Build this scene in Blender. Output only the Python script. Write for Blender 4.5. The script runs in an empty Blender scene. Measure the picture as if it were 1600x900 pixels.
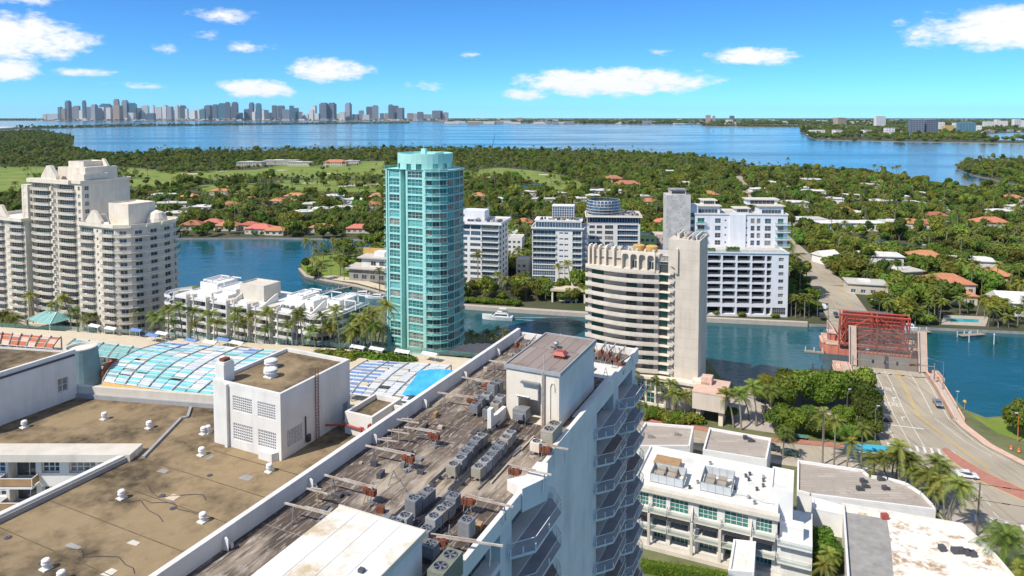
import bpy, math, random
import numpy as np
from mathutils import Vector, Matrix
random.seed(7); RNG = np.random.default_rng(11)
S = bpy.context.scene; COL = S.collection
R = math.radians
# ---------------------------------------------------------------- camera
FPX = 1600 * 24 / 36; PITCH = R(3.2); CAMH = 90.0; HORY = 182.0
CY = HORY + FPX * math.tan(PITCH)
cd = bpy.data.cameras.new('camera'); cam = bpy.data.objects.new('camera', cd); COL.objects.link(cam)
cam.location = (0, 0, CAMH); cam.rotation_euler = (R(90) - PITCH, 0, 0)
cd.lens = 24; cd.sensor_width = 36; cd.shift_y = -(450 - CY) / 1600; cd.clip_start = 1; cd.clip_end = 150000
S.camera = cam
# ---------------------------------------------------------------- sky, sun, exposure
SUN_EL = R(49); SUN_AZ = R(234)      # compass style, clockwise from +Y: from the left, a little behind the camera
S.view_settings.view_transform = 'Standard'; S.view_settings.look = 'None'
S.view_settings.exposure = 0.04; S.view_settings.gamma = 1.0; S.view_settings.use_curve_mapping = False
W = bpy.data.worlds.new('World'); S.world = W; W.use_nodes = True
def make_world():
    nt = W.node_tree; N = nt.nodes; L = nt.links; N.clear()
    out = N.new('ShaderNodeOutputWorld'); bg = N.new('ShaderNodeBackground'); bg.inputs[1].default_value = 0.13
    sky = N.new('ShaderNodeTexSky'); sky.sky_type = 'NISHITA'; sky.sun_disc = False
    sky.sun_elevation = SUN_EL; sky.sun_rotation = SUN_AZ; sky.altitude = 60
    sky.air_density = 0.6; sky.dust_density = 0.0; sky.ozone_density = 6.0
    hs = N.new('ShaderNodeMix'); hs.data_type = 'RGBA'; hs.blend_type = 'MULTIPLY'; hs.inputs['Factor'].default_value = 1; hs.inputs['B'].default_value = (.52, 1.05, 1.34, 1)   # the clear, deep blue of the photograph's air
    L.new(sky.outputs[0], hs.inputs['A'])
    tc = N.new('ShaderNodeTexCoord'); sx = N.new('ShaderNodeSeparateXYZ'); L.new(tc.outputs['Generated'], sx.inputs[0])
    def m(op, a, b=None, c=None):
        n = N.new('ShaderNodeMath'); n.operation = op
        for i, v in enumerate((a, b, c)):
            if v is None: continue
            if hasattr(v, 'links') or hasattr(v, 'is_linked'): L.new(v, n.inputs[i])
            else: n.inputs[i].default_value = v
        return n.outputs[0]
    az = m('ARCTAN2', sx.outputs[0], sx.outputs[1]); el = m('ARCSINE', sx.outputs[2])
    cv = N.new('ShaderNodeCombineXYZ'); L.new(az, cv.inputs[0]); L.new(m('MULTIPLY', el, 2.2), cv.inputs[1])
    def noise(sc, det):
        n = N.new('ShaderNodeTexNoise'); n.inputs['Scale'].default_value = sc; n.inputs['Detail'].default_value = det
        n.inputs['Roughness'].default_value = .6; L.new(cv.outputs[0], n.inputs['Vector']); return n.outputs[0]
    n1 = m('SUBTRACT', noise(22, 6), .5); n2 = m('SUBTRACT', noise(75, 4), .5)
    # clouds: azimuth, elevation, half width, half height (degrees), density
    cl = [(-37.0, 5.4, 6.3, 1.9, 1.35), (-37.4, 8.5, 6.0, 1.0, .75), (-37.2, 3.2, 3.2, 1.0, 1.2), (-31.8, 3.15, 2.6, .34, .7),
          (-20.4, 2.2, 3.2, .85, 1.25), (-15.0, 3.7, 3.6, 1.15, 1.3), (8.2, 2.85, 9.2, 1.35, 1.4), (1.3, 1.85, 2.6, .6, 1.0),
          (19.1, 4.7, 3.6, .85, 1.3), (37.4, 6.0, 8.4, 1.8, 1.5), (-22.6, 7.7, 2.7, .6, .5), (-20.3, 5.4, 2.0, .5, .45), (-3.4, 5.1, 1.0, .33, .75),
          (-26.5, 5.1, 1.2, .45, .6), (-24.0, 6.2, 1.0, .5, .55), (-29.0, 2.3, 2.0, .35, .45), (12.2, 5.3, 1.1, .4, .5), (29.4, 6.7, .9, .35, .55), (32.6, 6.9, 2.0, .5, .5), (-7.5, 2.6, 2.2, .4, .3)]
    rr = random.Random(3)
    for a in range(55, 300, 21):
        cl.append((a + rr.uniform(-6, 6), rr.uniform(2.5, 9), rr.uniform(2.5, 7), rr.uniform(.7, 1.5), 1.0))
    tot = None
    for a, e, w, h, d in cl:
        if a > 180: a -= 360
        u = m('MULTIPLY_ADD', az, 1 / R(w), -a / w); v = m('MULTIPLY_ADD', el, 1 / R(h), -e / h)
        r2 = m('ADD', m('MULTIPLY', u, u), m('MULTIPLY', v, v))
        c = m('SUBTRACT', d, m('MULTIPLY', r2, d))
        tot = c if tot is None else m('MAXIMUM', tot, c)
    dens = m('ADD', tot, m('ADD', m('MULTIPLY', n1, 2.7), m('MULTIPLY', n2, 1.3)))
    # unseen cumulus layer above the frame, added to whiten the sky's fill light
    dv = m('ADD', sx.outputs[2], .1); pv = N.new('ShaderNodeCombineXYZ'); L.new(m('DIVIDE', sx.outputs[0], dv), pv.inputs[0]); L.new(m('DIVIDE', sx.outputs[1], dv), pv.inputs[1])
    nn = N.new('ShaderNodeTexNoise'); nn.inputs['Scale'].default_value = 1.7; nn.inputs['Detail'].default_value = 5; L.new(pv.outputs[0], nn.inputs['Vector'])
    up = m('MULTIPLY', m('SUBTRACT', nn.outputs[0], .505), 9.0); gate = m('MULTIPLY', m('SUBTRACT', el, R(11.5)), 14.0)
    dens = m('MAXIMUM', dens, m('MINIMUM', up, gate))
    ss = N.new('ShaderNodeMapRange'); ss.interpolation_type = 'SMOOTHSTEP'; ss.clamp = True
    L.new(dens, ss.inputs[0]); ss.inputs[1].default_value = .0; ss.inputs[2].default_value = 1.15
    mx = N.new('ShaderNodeMix'); mx.data_type = 'RGBA'
    L.new(ss.outputs[0], mx.inputs['Factor']); L.new(hs.outputs['Result'], mx.inputs['A']); mx.inputs['B'].default_value = (7.8, 7.9, 8.1, 1)
    L.new(mx.outputs['Result'], bg.inputs[0]); L.new(bg.outputs[0], out.inputs[0])
make_world()
sl = bpy.data.lights.new('sun', 'SUN'); sl.energy = 5.0; sl.angle = R(.53); sl.color = (1, .945, .86)
sun = bpy.data.objects.new('sun', sl); COL.objects.link(sun)
_sd = Vector((math.sin(SUN_AZ) * math.cos(SUN_EL), math.cos(SUN_AZ) * math.cos(SUN_EL), math.sin(SUN_EL)))
sun.rotation_euler = _sd.to_track_quat('Z', 'Y').to_euler(); sun.location = _sd * 400
S.cycles.max_bounces = 6; S.cycles.diffuse_bounces = 2; S.cycles.glossy_bounces = 3; S.cycles.transmission_bounces = 3; S.cycles.transparent_max_bounces = 6
S.cycles.caustics_reflective = False; S.cycles.caustics_refractive = False; S.cycles.sample_clamp_indirect = 6
# ---------------------------------------------------------------- survey: where a sighted point of the photograph stands at height z, or at range Y
def ray(px, py):
    u = (px - 800) / FPX; v = -(py - CY) / FPX
    return (u, math.cos(PITCH) + v * math.sin(PITCH), -math.sin(PITCH) + v * math.cos(PITCH))
def G(px, py, z=0.0):
    d = ray(px, py); t = (z - CAMH) / d[2]; return (d[0] * t, d[1] * t)
def ZY(px, py, Y):
    d = ray(px, py); t = Y / d[1]; return (d[0] * t, CAMH + d[2] * t)
def GP(pts, z): return [G(a, b, z) for a, b in pts]
GRID = -R(25.1)                                   # the city grid near the creek
def frame(o, a):
    c, s = math.cos(a), math.sin(a)
    to = lambda x, y: (o[0] + c * x - s * y, o[1] + s * x + c * y)
    inv = lambda X, Y: (c * (X - o[0]) + s * (Y - o[1]), -s * (X - o[0]) + c * (Y - o[1]))
    return to, inv
# ---------------------------------------------------------------- mesh helpers
class MB:
    def __init__(s): s.v = []; s.f = []; s.m = []
    def add(s, vs, fs, mi=0):
        n = len(s.v); s.v += [tuple(p) for p in vs]; s.f += [tuple(i + n for i in f) for f in fs]; s.m += [mi] * len(fs); return s
    def box(s, x0, x1, y0, y1, z0, z1, mi=0):
        return s.add([(x0, y0, z0), (x1, y0, z0), (x1, y1, z0), (x0, y1, z0), (x0, y0, z1), (x1, y0, z1), (x1, y1, z1), (x0, y1, z1)],
                     [(3, 2, 1, 0), (4, 5, 6, 7), (0, 1, 5, 4), (1, 2, 6, 5), (2, 3, 7, 6), (3, 0, 4, 7)], mi)
    def prism(s, poly, z0, z1, mi=0, top=None, bottom=True):
        a = sum(poly[i][0] * poly[(i + 1) % len(poly)][1] - poly[(i + 1) % len(poly)][0] * poly[i][1] for i in range(len(poly)))
        if a < 0: poly = poly[::-1]
        n = len(poly); vs = [(x, y, z0) for x, y in poly] + [(x, y, z1) for x, y in poly]
        s.add(vs, [(i, (i + 1) % n, n + (i + 1) % n, n + i) for i in range(n)], mi)
        s.add([(x, y, z1) for x, y in poly], [tuple(range(n))], mi if top is None else top)
        if bottom: s.add([(x, y, z0) for x, y in poly], [tuple(range(n))[::-1]], mi)
        return s
    def sheet(s, poly, z, mi=0):
        a = sum(poly[i][0] * poly[(i + 1) % len(poly)][1] - poly[(i + 1) % len(poly)][0] * poly[i][1] for i in range(len(poly)))
        if a < 0: poly = poly[::-1]
        return s.add([(x, y, z) for x, y in poly], [tuple(range(len(poly)))], mi)
    def quad(s, a, b, c, d, mi=0): return s.add([a, b, c, d], [(0, 1, 2, 3)], mi)
    def tube(s, p, q, r0, r1=None, n=6, mi=0, cap=True):
        r1 = r0 if r1 is None else r1; p = Vector(p); q = Vector(q); d = (q - p).normalized()
        a = d.orthogonal().normalized(); b = d.cross(a); vs = []
        for c, r in ((p, r0), (q, r1)):
            for i in range(n):
                t = 2 * math.pi * i / n; vs.append(c + a * (r * math.cos(t)) + b * (r * math.sin(t)))
        fs = [(i, (i + 1) % n, n + (i + 1) % n, n + i) for i in range(n)]
        if cap: fs += [tuple(range(n))[::-1], tuple(range(n, 2 * n))]
        return s.add(vs, fs, mi)
    def lathe(s, prof, n=14, c=(0, 0, 0), mi=0, cap=True):
        vs = []; k = len(prof)
        for r, z in prof:
            for i in range(n):
                t = 2 * math.pi * i / n; vs.append((c[0] + r * math.cos(t), c[1] + r * math.sin(t), c[2] + z))
        fs = [(j * n + i, j * n + (i + 1) % n, (j + 1) * n + (i + 1) % n, (j + 1) * n + i) for j in range(k - 1) for i in range(n)]
        if cap: fs += [tuple(range(n))[::-1], tuple(range((k - 1) * n, k * n))]
        return s.add(vs, fs, mi)
    def bar(s, p, q, w, h, mi=0):
        p = Vector(p); q = Vector(q); d = (q - p).normalized(); up = Vector((0, 0, 1))
        if abs(d.z) > .95: up = Vector((0, 1, 0))
        a = d.cross(up).normalized(); b = a.cross(d)
        c = [a * (w / 2 * i) + b * (h / 2 * j) for i, j in ((-1, -1), (1, -1), (1, 1), (-1, 1))]
        return s.add([p + o for o in c] + [q + o for o in c], [(3, 2, 1, 0), (4, 5, 6, 7), (0, 1, 5, 4), (1, 2, 6, 5), (2, 3, 7, 6), (3, 0, 4, 7)], mi)
    def mesh(s, name, mats):
        me = bpy.data.meshes.new(name); me.from_pydata(s.v, [], s.f)
        if isinstance(mats, str): mats = [mats]
        for k in mats: me.materials.append(M(k))
        if len(mats) > 1: me.polygons.foreach_set('material_index', s.m)
        me.update(); return me
def ob(name, me, parent=None, loc=(0, 0, 0), rz=0.0, sc=None):
    o = bpy.data.objects.new(name, me); COL.objects.link(o); o.parent = parent
    o.location = loc; o.rotation_euler = (0, 0, rz)
    if sc is not None: o.scale = (sc, sc, sc) if not isinstance(sc, tuple) else sc
    return o
def tag(o, label=None, cat=None, group=None, kind=None):
    for k, v in (('label', label), ('category', cat), ('group', group), ('kind', kind)):
        if v: o[k] = v
    return o
def thing(name, label, cat, loc=(0, 0, 0), rz=0.0, group=None):
    o = ob(name, None, None, loc, rz); o.empty_display_size = .5; return tag(o, label, cat, group)
def part(name, mb, mats, parent, loc=(0, 0, 0), rz=0.0): return ob(name, mb.mesh(name, mats), parent, loc, rz)
def struct(name, mb, mats): return tag(part(name, mb, mats, None), kind='structure')
CACHE = {}
def shared(key, fn):
    if key not in CACHE: CACHE[key] = fn()
    return CACHE[key]
ORD = 'first second third fourth fifth sixth seventh eighth ninth tenth eleventh twelfth thirteenth fourteenth fifteenth sixteenth seventeenth eighteenth nineteenth twentieth'.split()
# ---------------------------------------------------------------- materials
MATS = {}; SPEC = {}
def M(k):
    if k not in MATS: MATS[k] = build_mat(k, **SPEC[k])
    return MATS[k]
def build_mat(name, col=(.5, .5, .5), rough=.7, metal=0.0, col2=None, scale=1.0, amt=.5, streak=False, bump=0.0, bscale=8.0, spec=.3, obj=False, trans=0.0, rnd=0.0, alpha=1.0,
              kind=None, coat=0.0, emit=0.0, dirt=0.0, stretch=None, **kw):
    mt = bpy.data.materials.new(name); mt.use_nodes = True; nt = mt.node_tree; N = nt.nodes; L = nt.links
    b = N['Principled BSDF']; b.inputs['Roughness'].default_value = rough; b.inputs['Metallic'].default_value = metal
    b.inputs['Specular IOR Level'].default_value = spec; b.inputs['Base Color'].default_value = (*col, 1)
    if coat: b.inputs['Coat Weight'].default_value = coat
    geo = N.new('ShaderNodeNewGeometry'); tc = N.new('ShaderNodeTexCoord')
    pos = tc.outputs['Object'] if obj else geo.outputs['Position']
    def nz(sc, det=4, st=None, ro=.6):
        n = N.new('ShaderNodeTexNoise'); n.inputs['Scale'].default_value = sc; n.inputs['Detail'].default_value = det; n.inputs['Roughness'].default_value = ro
        if st:
            mp = N.new('ShaderNodeMapping'); mp.inputs['Scale'].default_value = st; L.new(pos, mp.inputs['Vector']); L.new(mp.outputs[0], n.inputs['Vector'])
        else: L.new(pos, n.inputs['Vector'])
        return n.outputs[0]
    def rng(x, a, bb, c=0.0, d=1.0):
        n = N.new('ShaderNodeMapRange'); L.new(x, n.inputs[0]); n.inputs[1].default_value = a; n.inputs[2].default_value = bb; n.inputs[3].default_value = c; n.inputs[4].default_value = d; return n.outputs[0]
    def mix(fac, a, bb, mode='MIX'):
        n = N.new('ShaderNodeMix'); n.data_type = 'RGBA'; n.blend_type = mode
        for key, v in (('Factor', fac), ('A', a), ('B', bb)):
            if isinstance(v, tuple): n.inputs[key].default_value = (*v, 1) if len(v) == 3 else v
            elif isinstance(v, (int, float)): n.inputs[key].default_value = v
            else: L.new(v, n.inputs[key])
        return n.outputs['Result']
    def math_(op, a, bb):
        n = N.new('ShaderNodeMath'); n.operation = op
        for i, v in enumerate((a, bb)):
            if isinstance(v, (int, float)): n.inputs[i].default_value = v
            else: L.new(v, n.inputs[i])
        return n.outputs[0]
    c = None
    if col2 is not None:
        st = (1, 1, .12) if streak else stretch
        c = mix(math_('MULTIPLY', rng(nz(scale, 5, st), .5 - .28 * (1 - amt) - .05, .5 + .22), 1.0), col, col2)
    if kind == 'extra': c = kw['fn'](N, L, nz, rng, mix, math_, pos, c)
    if dirt:
        c = mix(math_('MULTIPLY', rng(nz(.55, 6, (1, 1, .15)), .48, .75), dirt), c if c is not None else col, tuple(x * .45 for x in col))
    if rnd:
        oi = N.new('ShaderNodeObjectInfo'); hs = N.new('ShaderNodeHueSaturation')
        L.new(rng(oi.outputs['Random'], 0, 1, .5 - rnd * .06, .5 + rnd * .045), hs.inputs['Hue'])
        w = N.new('ShaderNodeTexWhiteNoise'); w.noise_dimensions = '1D'; L.new(oi.outputs['Random'], w.inputs['W'])
        L.new(rng(w.outputs['Value'], 0, 1, 1 - rnd * .5, 1 + rnd * .75), hs.inputs['Value'])
        if c is not None: L.new(c, hs.inputs['Color'])
        else: hs.inputs['Color'].default_value = (*col, 1)
        c = hs.outputs[0]
    if c is not None: L.new(c, b.inputs['Base Color'])
    if bump:
        bp = N.new('ShaderNodeBump'); bp.inputs['Strength'].default_value = bump; bp.inputs['Distance'].default_value = kw.get('bdist', .05)
        L.new(nz(bscale, 4, kw.get('bst')), bp.inputs['Height']); L.new(bp.outputs[0], b.inputs['Normal'])
    if trans:
        t = N.new('ShaderNodeBsdfTranslucent'); ms = N.new('ShaderNodeMixShader'); ms.inputs[0].default_value = trans
        if c is not None: L.new(c, t.inputs[0])
        else: t.inputs[0].default_value = (*col, 1)
        L.new(b.outputs[0], ms.inputs[1]); L.new(t.outputs[0], ms.inputs[2]); L.new(ms.outputs[0], N['Material Output'].inputs[0])
    if alpha < 1: b.inputs['Alpha'].default_value = alpha
    return mt
def haze_mat():
    mt = bpy.data.materials.new('haze'); mt.use_nodes = True; N = mt.node_tree.nodes; N.remove(N['Principled BSDF']); v = N.new('ShaderNodeVolumePrincipled'); v.inputs['Color'].default_value = (.66, .86, 1, 1); v.inputs['Density'].default_value = 1.15e-5; v.inputs['Anisotropy'].default_value = .2
    mt.node_tree.links.new(v.outputs[0], N['Material Output'].inputs['Volume']); return mt
MATS['haze'] = haze_mat()
def spec(k, **kw): SPEC[k] = kw
def lin(r, g, b):
    return tuple(((x / 255) / 12.92 if x / 255 < .04045 else ((x / 255 + .055) / 1.055) ** 2.4) for x in (r, g, b))
spec('white', col=(.80, .77, .71), rough=.75, col2=(.70, .66, .59), scale=.35, dirt=.35, bump=.1, bscale=3)
spec('white_clean', col=(.82, .80, .76), rough=.6, col2=(.74, .72, .68), scale=.5)
spec('cool_white', col=(.80, .80, .80), rough=.6, col2=(.72, .72, .73), scale=.3, dirt=.2)
spec('cream', col=(.70, .64, .54), rough=.8, col2=(.60, .54, .44), scale=.4, dirt=.3)
spec('ivory', col=(.83, .735, .60), rough=.8, col2=(.73, .635, .50), scale=.3, dirt=.4, bump=.1)
spec('beige', col=(.66, .585, .48), rough=.85, col2=(.58, .50, .40), scale=.25, dirt=.3, bump=.15, bscale=2)
spec('grey', col=(.40, .40, .40), rough=.7, col2=(.32, .32, .32), scale=.6)
spec('dark_grey', col=(.10, .10, .11), rough=.6, col2=(.07, .07, .08), scale=.6)
spec('concrete', col=(.38, .36, .33), rough=.9, col2=(.26, .245, .225), scale=.4, dirt=.5, bump=.2)
spec('steel', col=(.45, .46, .47), rough=.4, metal=.7, col2=(.34, .33, .32), scale=2)
spec('galv', col=(.31, .32, .325), rough=.55, metal=.25, col2=(.23, .235, .24), scale=2, dirt=.5)
spec('white_steel', col=(.62, .60, .55), rough=.5, col2=(.40, .27, .17), scale=1.6, amt=.2)
spec('rust', col=(.25, .075, .035), rough=.8, col2=(.12, .045, .03), scale=3)
spec('red_paint', col=(.42, .07, .05), rough=.5, col2=(.33, .09, .07), scale=2)
spec('coral', col=(.68, .25, .16), rough=.75, col2=(.55, .18, .12), scale=.5, dirt=.5)
spec('coral_pale', col=(.72, .50, .39), rough=.8, col2=(.62, .39, .29), scale=.6, dirt=.3)
spec('red_steel', col=(.58, .12, .08), rough=.5, col2=(.46, .09, .06), scale=.6, dirt=.2)
spec('grate', col=(.20, .13, .11), rough=.8, col2=(.12, .085, .075), scale=.6)
spec('teal', col=(.40, .72, .65), rough=.6, col2=(.33, .62, .56), scale=.25, dirt=.15)
spec('teal_dark', col=(.03, .20, .20), rough=.25, spec=.5)
spec('glass', col=(.03, .045, .055), rough=.08, spec=.6, col2=(.10, .11, .11), scale=.5, amt=.25)
spec('glass_teal', col=(.015, .11, .115), rough=.06, spec=.7, col2=(.09, .29, .28), scale=.4, amt=.5)
spec('glass_green', col=(.015, .10, .085), rough=.1, spec=.6, col2=(.05, .17, .14), scale=.8, amt=.4)
spec('glass_blue', col=(.03, .07, .12), rough=.07, spec=.6, col2=(.10, .17, .24), scale=.5, amt=.4)
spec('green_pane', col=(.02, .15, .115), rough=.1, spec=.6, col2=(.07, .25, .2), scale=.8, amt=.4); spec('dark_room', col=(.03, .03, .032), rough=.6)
spec('rail_glass', col=(.30, .42, .40), rough=.12, spec=.5, alpha=.45)
spec('rail_cream', col=(.62, .58, .50), rough=.5, alpha=.7); spec('rail_teal', col=(.10, .42, .40), rough=.12, spec=.5, alpha=.6)
spec('curtain', col=(.42, .38, .32), rough=.9, col2=(.10, .095, .09), scale=.7, amt=.5)
spec('asphalt', col=(.235, .21, .175), rough=.9, col2=(.17, .15, .125), scale=.12, bump=.1, bscale=20)
spec('paint_white', col=(.85, .84, .80), rough=.7, col2=(.55, .52, .46), scale=1.2, amt=.2)
spec('paint_yellow', col=(.72, .47, .08), rough=.7, col2=(.5, .34, .09), scale=1.2, amt=.3)
spec('sidewalk', col=(.50, .44, .37), rough=.9, col2=(.42, .36, .30), scale=.5)
spec('brick_pave', col=(.48, .22, .16), rough=.9, col2=(.38, .16, .115), scale=1.0)
spec('near_land', col=(.19, .19, .09), rough=1, col2=(.10, .115, .045), scale=.2)
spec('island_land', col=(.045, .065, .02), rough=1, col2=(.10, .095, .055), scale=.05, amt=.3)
spec('lawn', col=(.14, .22, .03), rough=1, col2=(.22, .26, .05), scale=.15)
spec('sand', col=(.66, .56, .41), rough=1, col2=(.58, .48, .34), scale=.5)
spec('fairway', col=(.12, .20, .025), rough=1, col2=(.27, .285, .07), scale=.03, amt=.6)
spec('roof_white', col=(.80, .78, .73), rough=.7, col2=(.66, .63, .56), scale=.35, dirt=.25)
spec('roof_tile', col=(.52, .225, .125), rough=.85, col2=(.40, .155, .085), scale=.5, rnd=.35, bump=.3, bscale=4)
spec('roof_flat', col=(.60, .56, .50), rough=.85, col2=(.45, .42, .37), scale=.3)
spec('house_wall', col=(.66, .60, .50), rough=.85, col2=(.56, .50, .41), scale=.4, rnd=.12)
spec('trunk', col=(.20, .165, .125), rough=.95, col2=(.12, .095, .07), scale=1.5)
spec('palm_trunk', col=(.30, .265, .22), rough=.95, col2=(.2, .17, .135), scale=2.5)
spec('leaf', col=(.060, .110, .012), rough=.6, col2=(.185, .222, .032), scale=.6, amt=.45, trans=.24, rnd=1.0, spec=.25)
spec('leaf_bright', col=(.085, .165, .014), rough=.6, col2=(.17, .245, .028), scale=.6, amt=.5, trans=.25, rnd=.4, spec=.25)
spec('leaf_yellow', col=(.21, .235, .03), rough=.6, col2=(.13, .17, .02), scale=.6, trans=.25, rnd=.25, spec=.25)
spec('frond', col=(.11, .165, .026), rough=.5, col2=(.24, .25, .045), scale=.5, amt=.5, trans=.25, rnd=.7, spec=.35)
spec('frond_gold', col=(.26, .25, .035), rough=.5, col2=(.13, .18, .03), scale=.7, amt=.6, trans=.25, rnd=.3, spec=.35)
spec('hedge', col=(.06, .14, .02), rough=.7, col2=(.13, .24, .03), scale=2.5, amt=.6, bump=.8, bscale=3)
spec('fence_green', col=(.10, .24, .19), rough=.7, col2=(.16, .30, .25), scale=.6)
spec('turq', col=(.14, .52, .56), rough=.35, col2=(.30, .66, .68), scale=.5, obj=True)
spec('blue_tarp', col=(.03, .30, .80), rough=.45, col2=(.10, .48, .88), scale=.35, bump=.6, bscale=1.2)
spec('blue_sheet', col=(.11, .20, .44), rough=.6, col2=(.18, .30, .52), scale=.5)
spec('pale_panel', col=(.60, .62, .62), rough=.6, col2=(.48, .52, .54), scale=.5)
spec('aqua_glass', col=(.25, .50, .46), rough=.2, col2=(.16, .38, .36), scale=.5)
spec('slate_teal', col=(.19, .28, .30), rough=.8, col2=(.15, .23, .25), scale=.5)
spec('orange', col=(.50, .17, .08), rough=.85, col2=(.40, .13, .06), scale=.6)
spec('ochre', col=(.62, .40, .13), rough=.85, col2=(.5, .3, .1), scale=.6)
spec('wood', col=(.46, .29, .14), rough=.8, col2=(.34, .2, .1), scale=1)
spec('pool_water', col=(.04, .40, .42), rough=.08, spec=.5)
spec('car_white', col=(.72, .72, .72), rough=.25, coat=.5); spec('car_dark', col=(.04, .045, .055), rough=.25, coat=.5); spec('car_grey', col=(.20, .21, .23), rough=.25, coat=.5); spec('car_green', col=(.05, .10, .08), rough=.25, coat=.5)
spec('rubber', col=(.02, .02, .02), rough=.9); spec('lamp_red', col=(.4, .02, .02), rough=.3); spec('lamp_white', col=(.8, .8, .75), rough=.3)
spec('boat_white', col=(.78, .78, .76), rough=.3, coat=.4); spec('dock', col=(.36, .31, .25), rough=.95, col2=(.27, .23, .18), scale=1)
spec('lime', col=(.62, .72, .28), rough=.8); spec('pinkish', col=(.66, .50, .44), rough=.8, col2=(.58, .42, .36), scale=.4)
spec('cyan_paint', col=(.06, .42, .55), rough=.5); spec('navy', col=(.03, .05, .12), rough=.5); spec('safety_orange', col=(.75, .17, .03), rough=.6)
def gravel(N, L, nz, rng, mix, math_, pos, c):
    a = mix(rng(nz(.10, 7, None, .66), 0.41, .57), (.34, .245, .135), (.06, .045, .027))
    a = mix(rng(nz(.9, 5), .38, .70, 0, .5), a, (.43, .32, .185))
    return mix(rng(nz(14, 2), .35, .7, 0, .45), a, (.13, .095, .055))
spec('gravel_roof', kind='extra', fn=gravel, rough=1, bump=.5, bscale=9)
def tarroof(N, L, nz, rng, mix, math_, pos, c):
    br = N.new('ShaderNodeTexBrick'); L.new(pos, br.inputs['Vector']); br.inputs['Scale'].default_value = 1
    br.inputs['Brick Width'].default_value = 1.0; br.inputs['Row Height'].default_value = 6.5; br.inputs['Mortar Size'].default_value = .035; br.inputs['Mortar Smooth'].default_value = .5
    br.offset = .0
    br.inputs['Color1'].default_value = (.085, .063, .05, 1); br.inputs['Color2'].default_value = (.15, .113, .088, 1); br.inputs['Mortar'].default_value = (.34, .29, .24, 1)
    a = mix(rng(nz(.17, 5, (1, .45, 1)), .49, .62), br.outputs[0], (.42, .345, .26))
    a = mix(rng(nz(1.0, 6, (1.6, .25, 1)), .50, .66, 0, .75), a, (.06, .05, .044))
    return mix(rng(nz(2.4, 5, (1.5, .3, 1), .7), .53, .66, 0, .8), a, (.50, .44, .37))
spec('tar_roof', kind='extra', fn=tarroof, rough=.95, obj=True, bump=.3, bscale=4)
def seamroof(cols, w, l):
    def fn(N, L, nz, rng, mix, math_, pos, c):
        br = N.new('ShaderNodeTexBrick'); L.new(pos, br.inputs['Vector']); br.inputs['Scale'].default_value = 1
        br.inputs['Brick Width'].default_value = w; br.inputs['Row Height'].default_value = l; br.inputs['Mortar Size'].default_value = .05; br.inputs['Mortar Smooth'].default_value = .6
        br.inputs['Color1'].default_value = (*cols[0], 1); br.inputs['Color2'].default_value = (*cols[1], 1); br.inputs['Mortar'].default_value = (*cols[2], 1)
        a = mix(rng(nz(.25, 6), .45, .62, 0, .8), br.outputs[0], cols[1])
        return mix(rng(nz(.5, 6, None, .7), .58, .7, 0, .6), a, cols[3])
    return fn
spec('plank_roof', kind='extra', fn=seamroof([(.33, .27, .23), (.25, .20, .17), (.12, .095, .08), (.16, .12, .10)], 1.15, 12), rough=.9, obj=True)
spec('grey_roof', kind='extra', fn=seamroof([(.47, .41, .345), (.38, .325, .27), (.17, .145, .12), (.20, .165, .135)], 7, 1.0), rough=.9, obj=True)
def stained(N, L, nz, rng, mix, math_, pos, c):
    a = mix(rng(nz(.22, 6), .4, .6, 0, .5), (.84, .80, .70), (.74, .66, .52))
    return mix(rng(nz(.33, 6, None, .7), .52, .64, 0, .9), a, (.36, .21, .09))
spec('stained_roof', kind='extra', fn=stained, rough=.75)
def cleanstain(N, L, nz, rng, mix, math_, pos, c):
    a = mix(rng(nz(.22, 6), .4, .6, 0, .3), (.86, .83, .76), (.78, .74, .66))
    return mix(rng(nz(.19, 6, None, .72), .47, .62, 0, .8), a, (.48, .34, .15))
spec('white_stain', kind='extra', fn=cleanstain, rough=.7)
def roadfn(N, L, nz, rng, mix, math_, pos, c):
    a = mix(rng(nz(.05, 5), .35, .65), (.45, .385, .285), (.34, .29, .215))
    a = mix(rng(nz(.35, 5, (3.2, .16, 1)), .52, .7, 0, .55), a, (.15, .13, .105))
    return mix(rng(nz(8, 3), .4, .7, 0, .25), a, (.40, .35, .28))
spec('road', kind='extra', fn=roadfn, rough=.9, obj=True)
def tower_win(cols, fh, bw):
    def fn(N, L, nz, rng, mix, math_, pos, c):
        sp = N.new('ShaderNodeSeparateXYZ'); L.new(pos, sp.inputs[0])
        z = math_('FRACT', math_('MULTIPLY', sp.outputs[2], 1 / fh), 0); h = math_('FRACT', math_('MULTIPLY', math_('ADD', sp.outputs[0], sp.outputs[1]), 1 / bw), 0)
        k = math_('MULTIPLY', math_('GREATER_THAN', z, .42), math_('GREATER_THAN', h, .28))
        a = mix(k, cols[0], cols[1]); return mix(rng(nz(.03, 3), .4, .6, 0, .35), a, cols[2])
    return fn
spec('sky_grey', kind='extra', fn=tower_win([(.42, .42, .43), (.16, .19, .23), (.32, .32, .34)], 9, 14), rough=.5, obj=True)
spec('sky_white', kind='extra', fn=tower_win([(.82, .78, .72), (.42, .42, .42), (.7, .67, .62)], 9, 14), rough=.6, obj=True)
spec('sky_dark', kind='extra', fn=tower_win([(.22, .24, .27), (.07, .095, .13), (.15, .17, .21)], 9, 12), rough=.35, obj=True)
spec('sky_teal', kind='extra', fn=tower_win([(.16, .27, .32), (.06, .17, .23), (.10, .2, .26)], 9, 14), rough=.35, obj=True)
spec('sky_tan', kind='extra', fn=tower_win([(.50, .37, .27), (.22, .19, .17), (.42, .31, .23)], 9, 14), rough=.6, obj=True)
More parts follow.
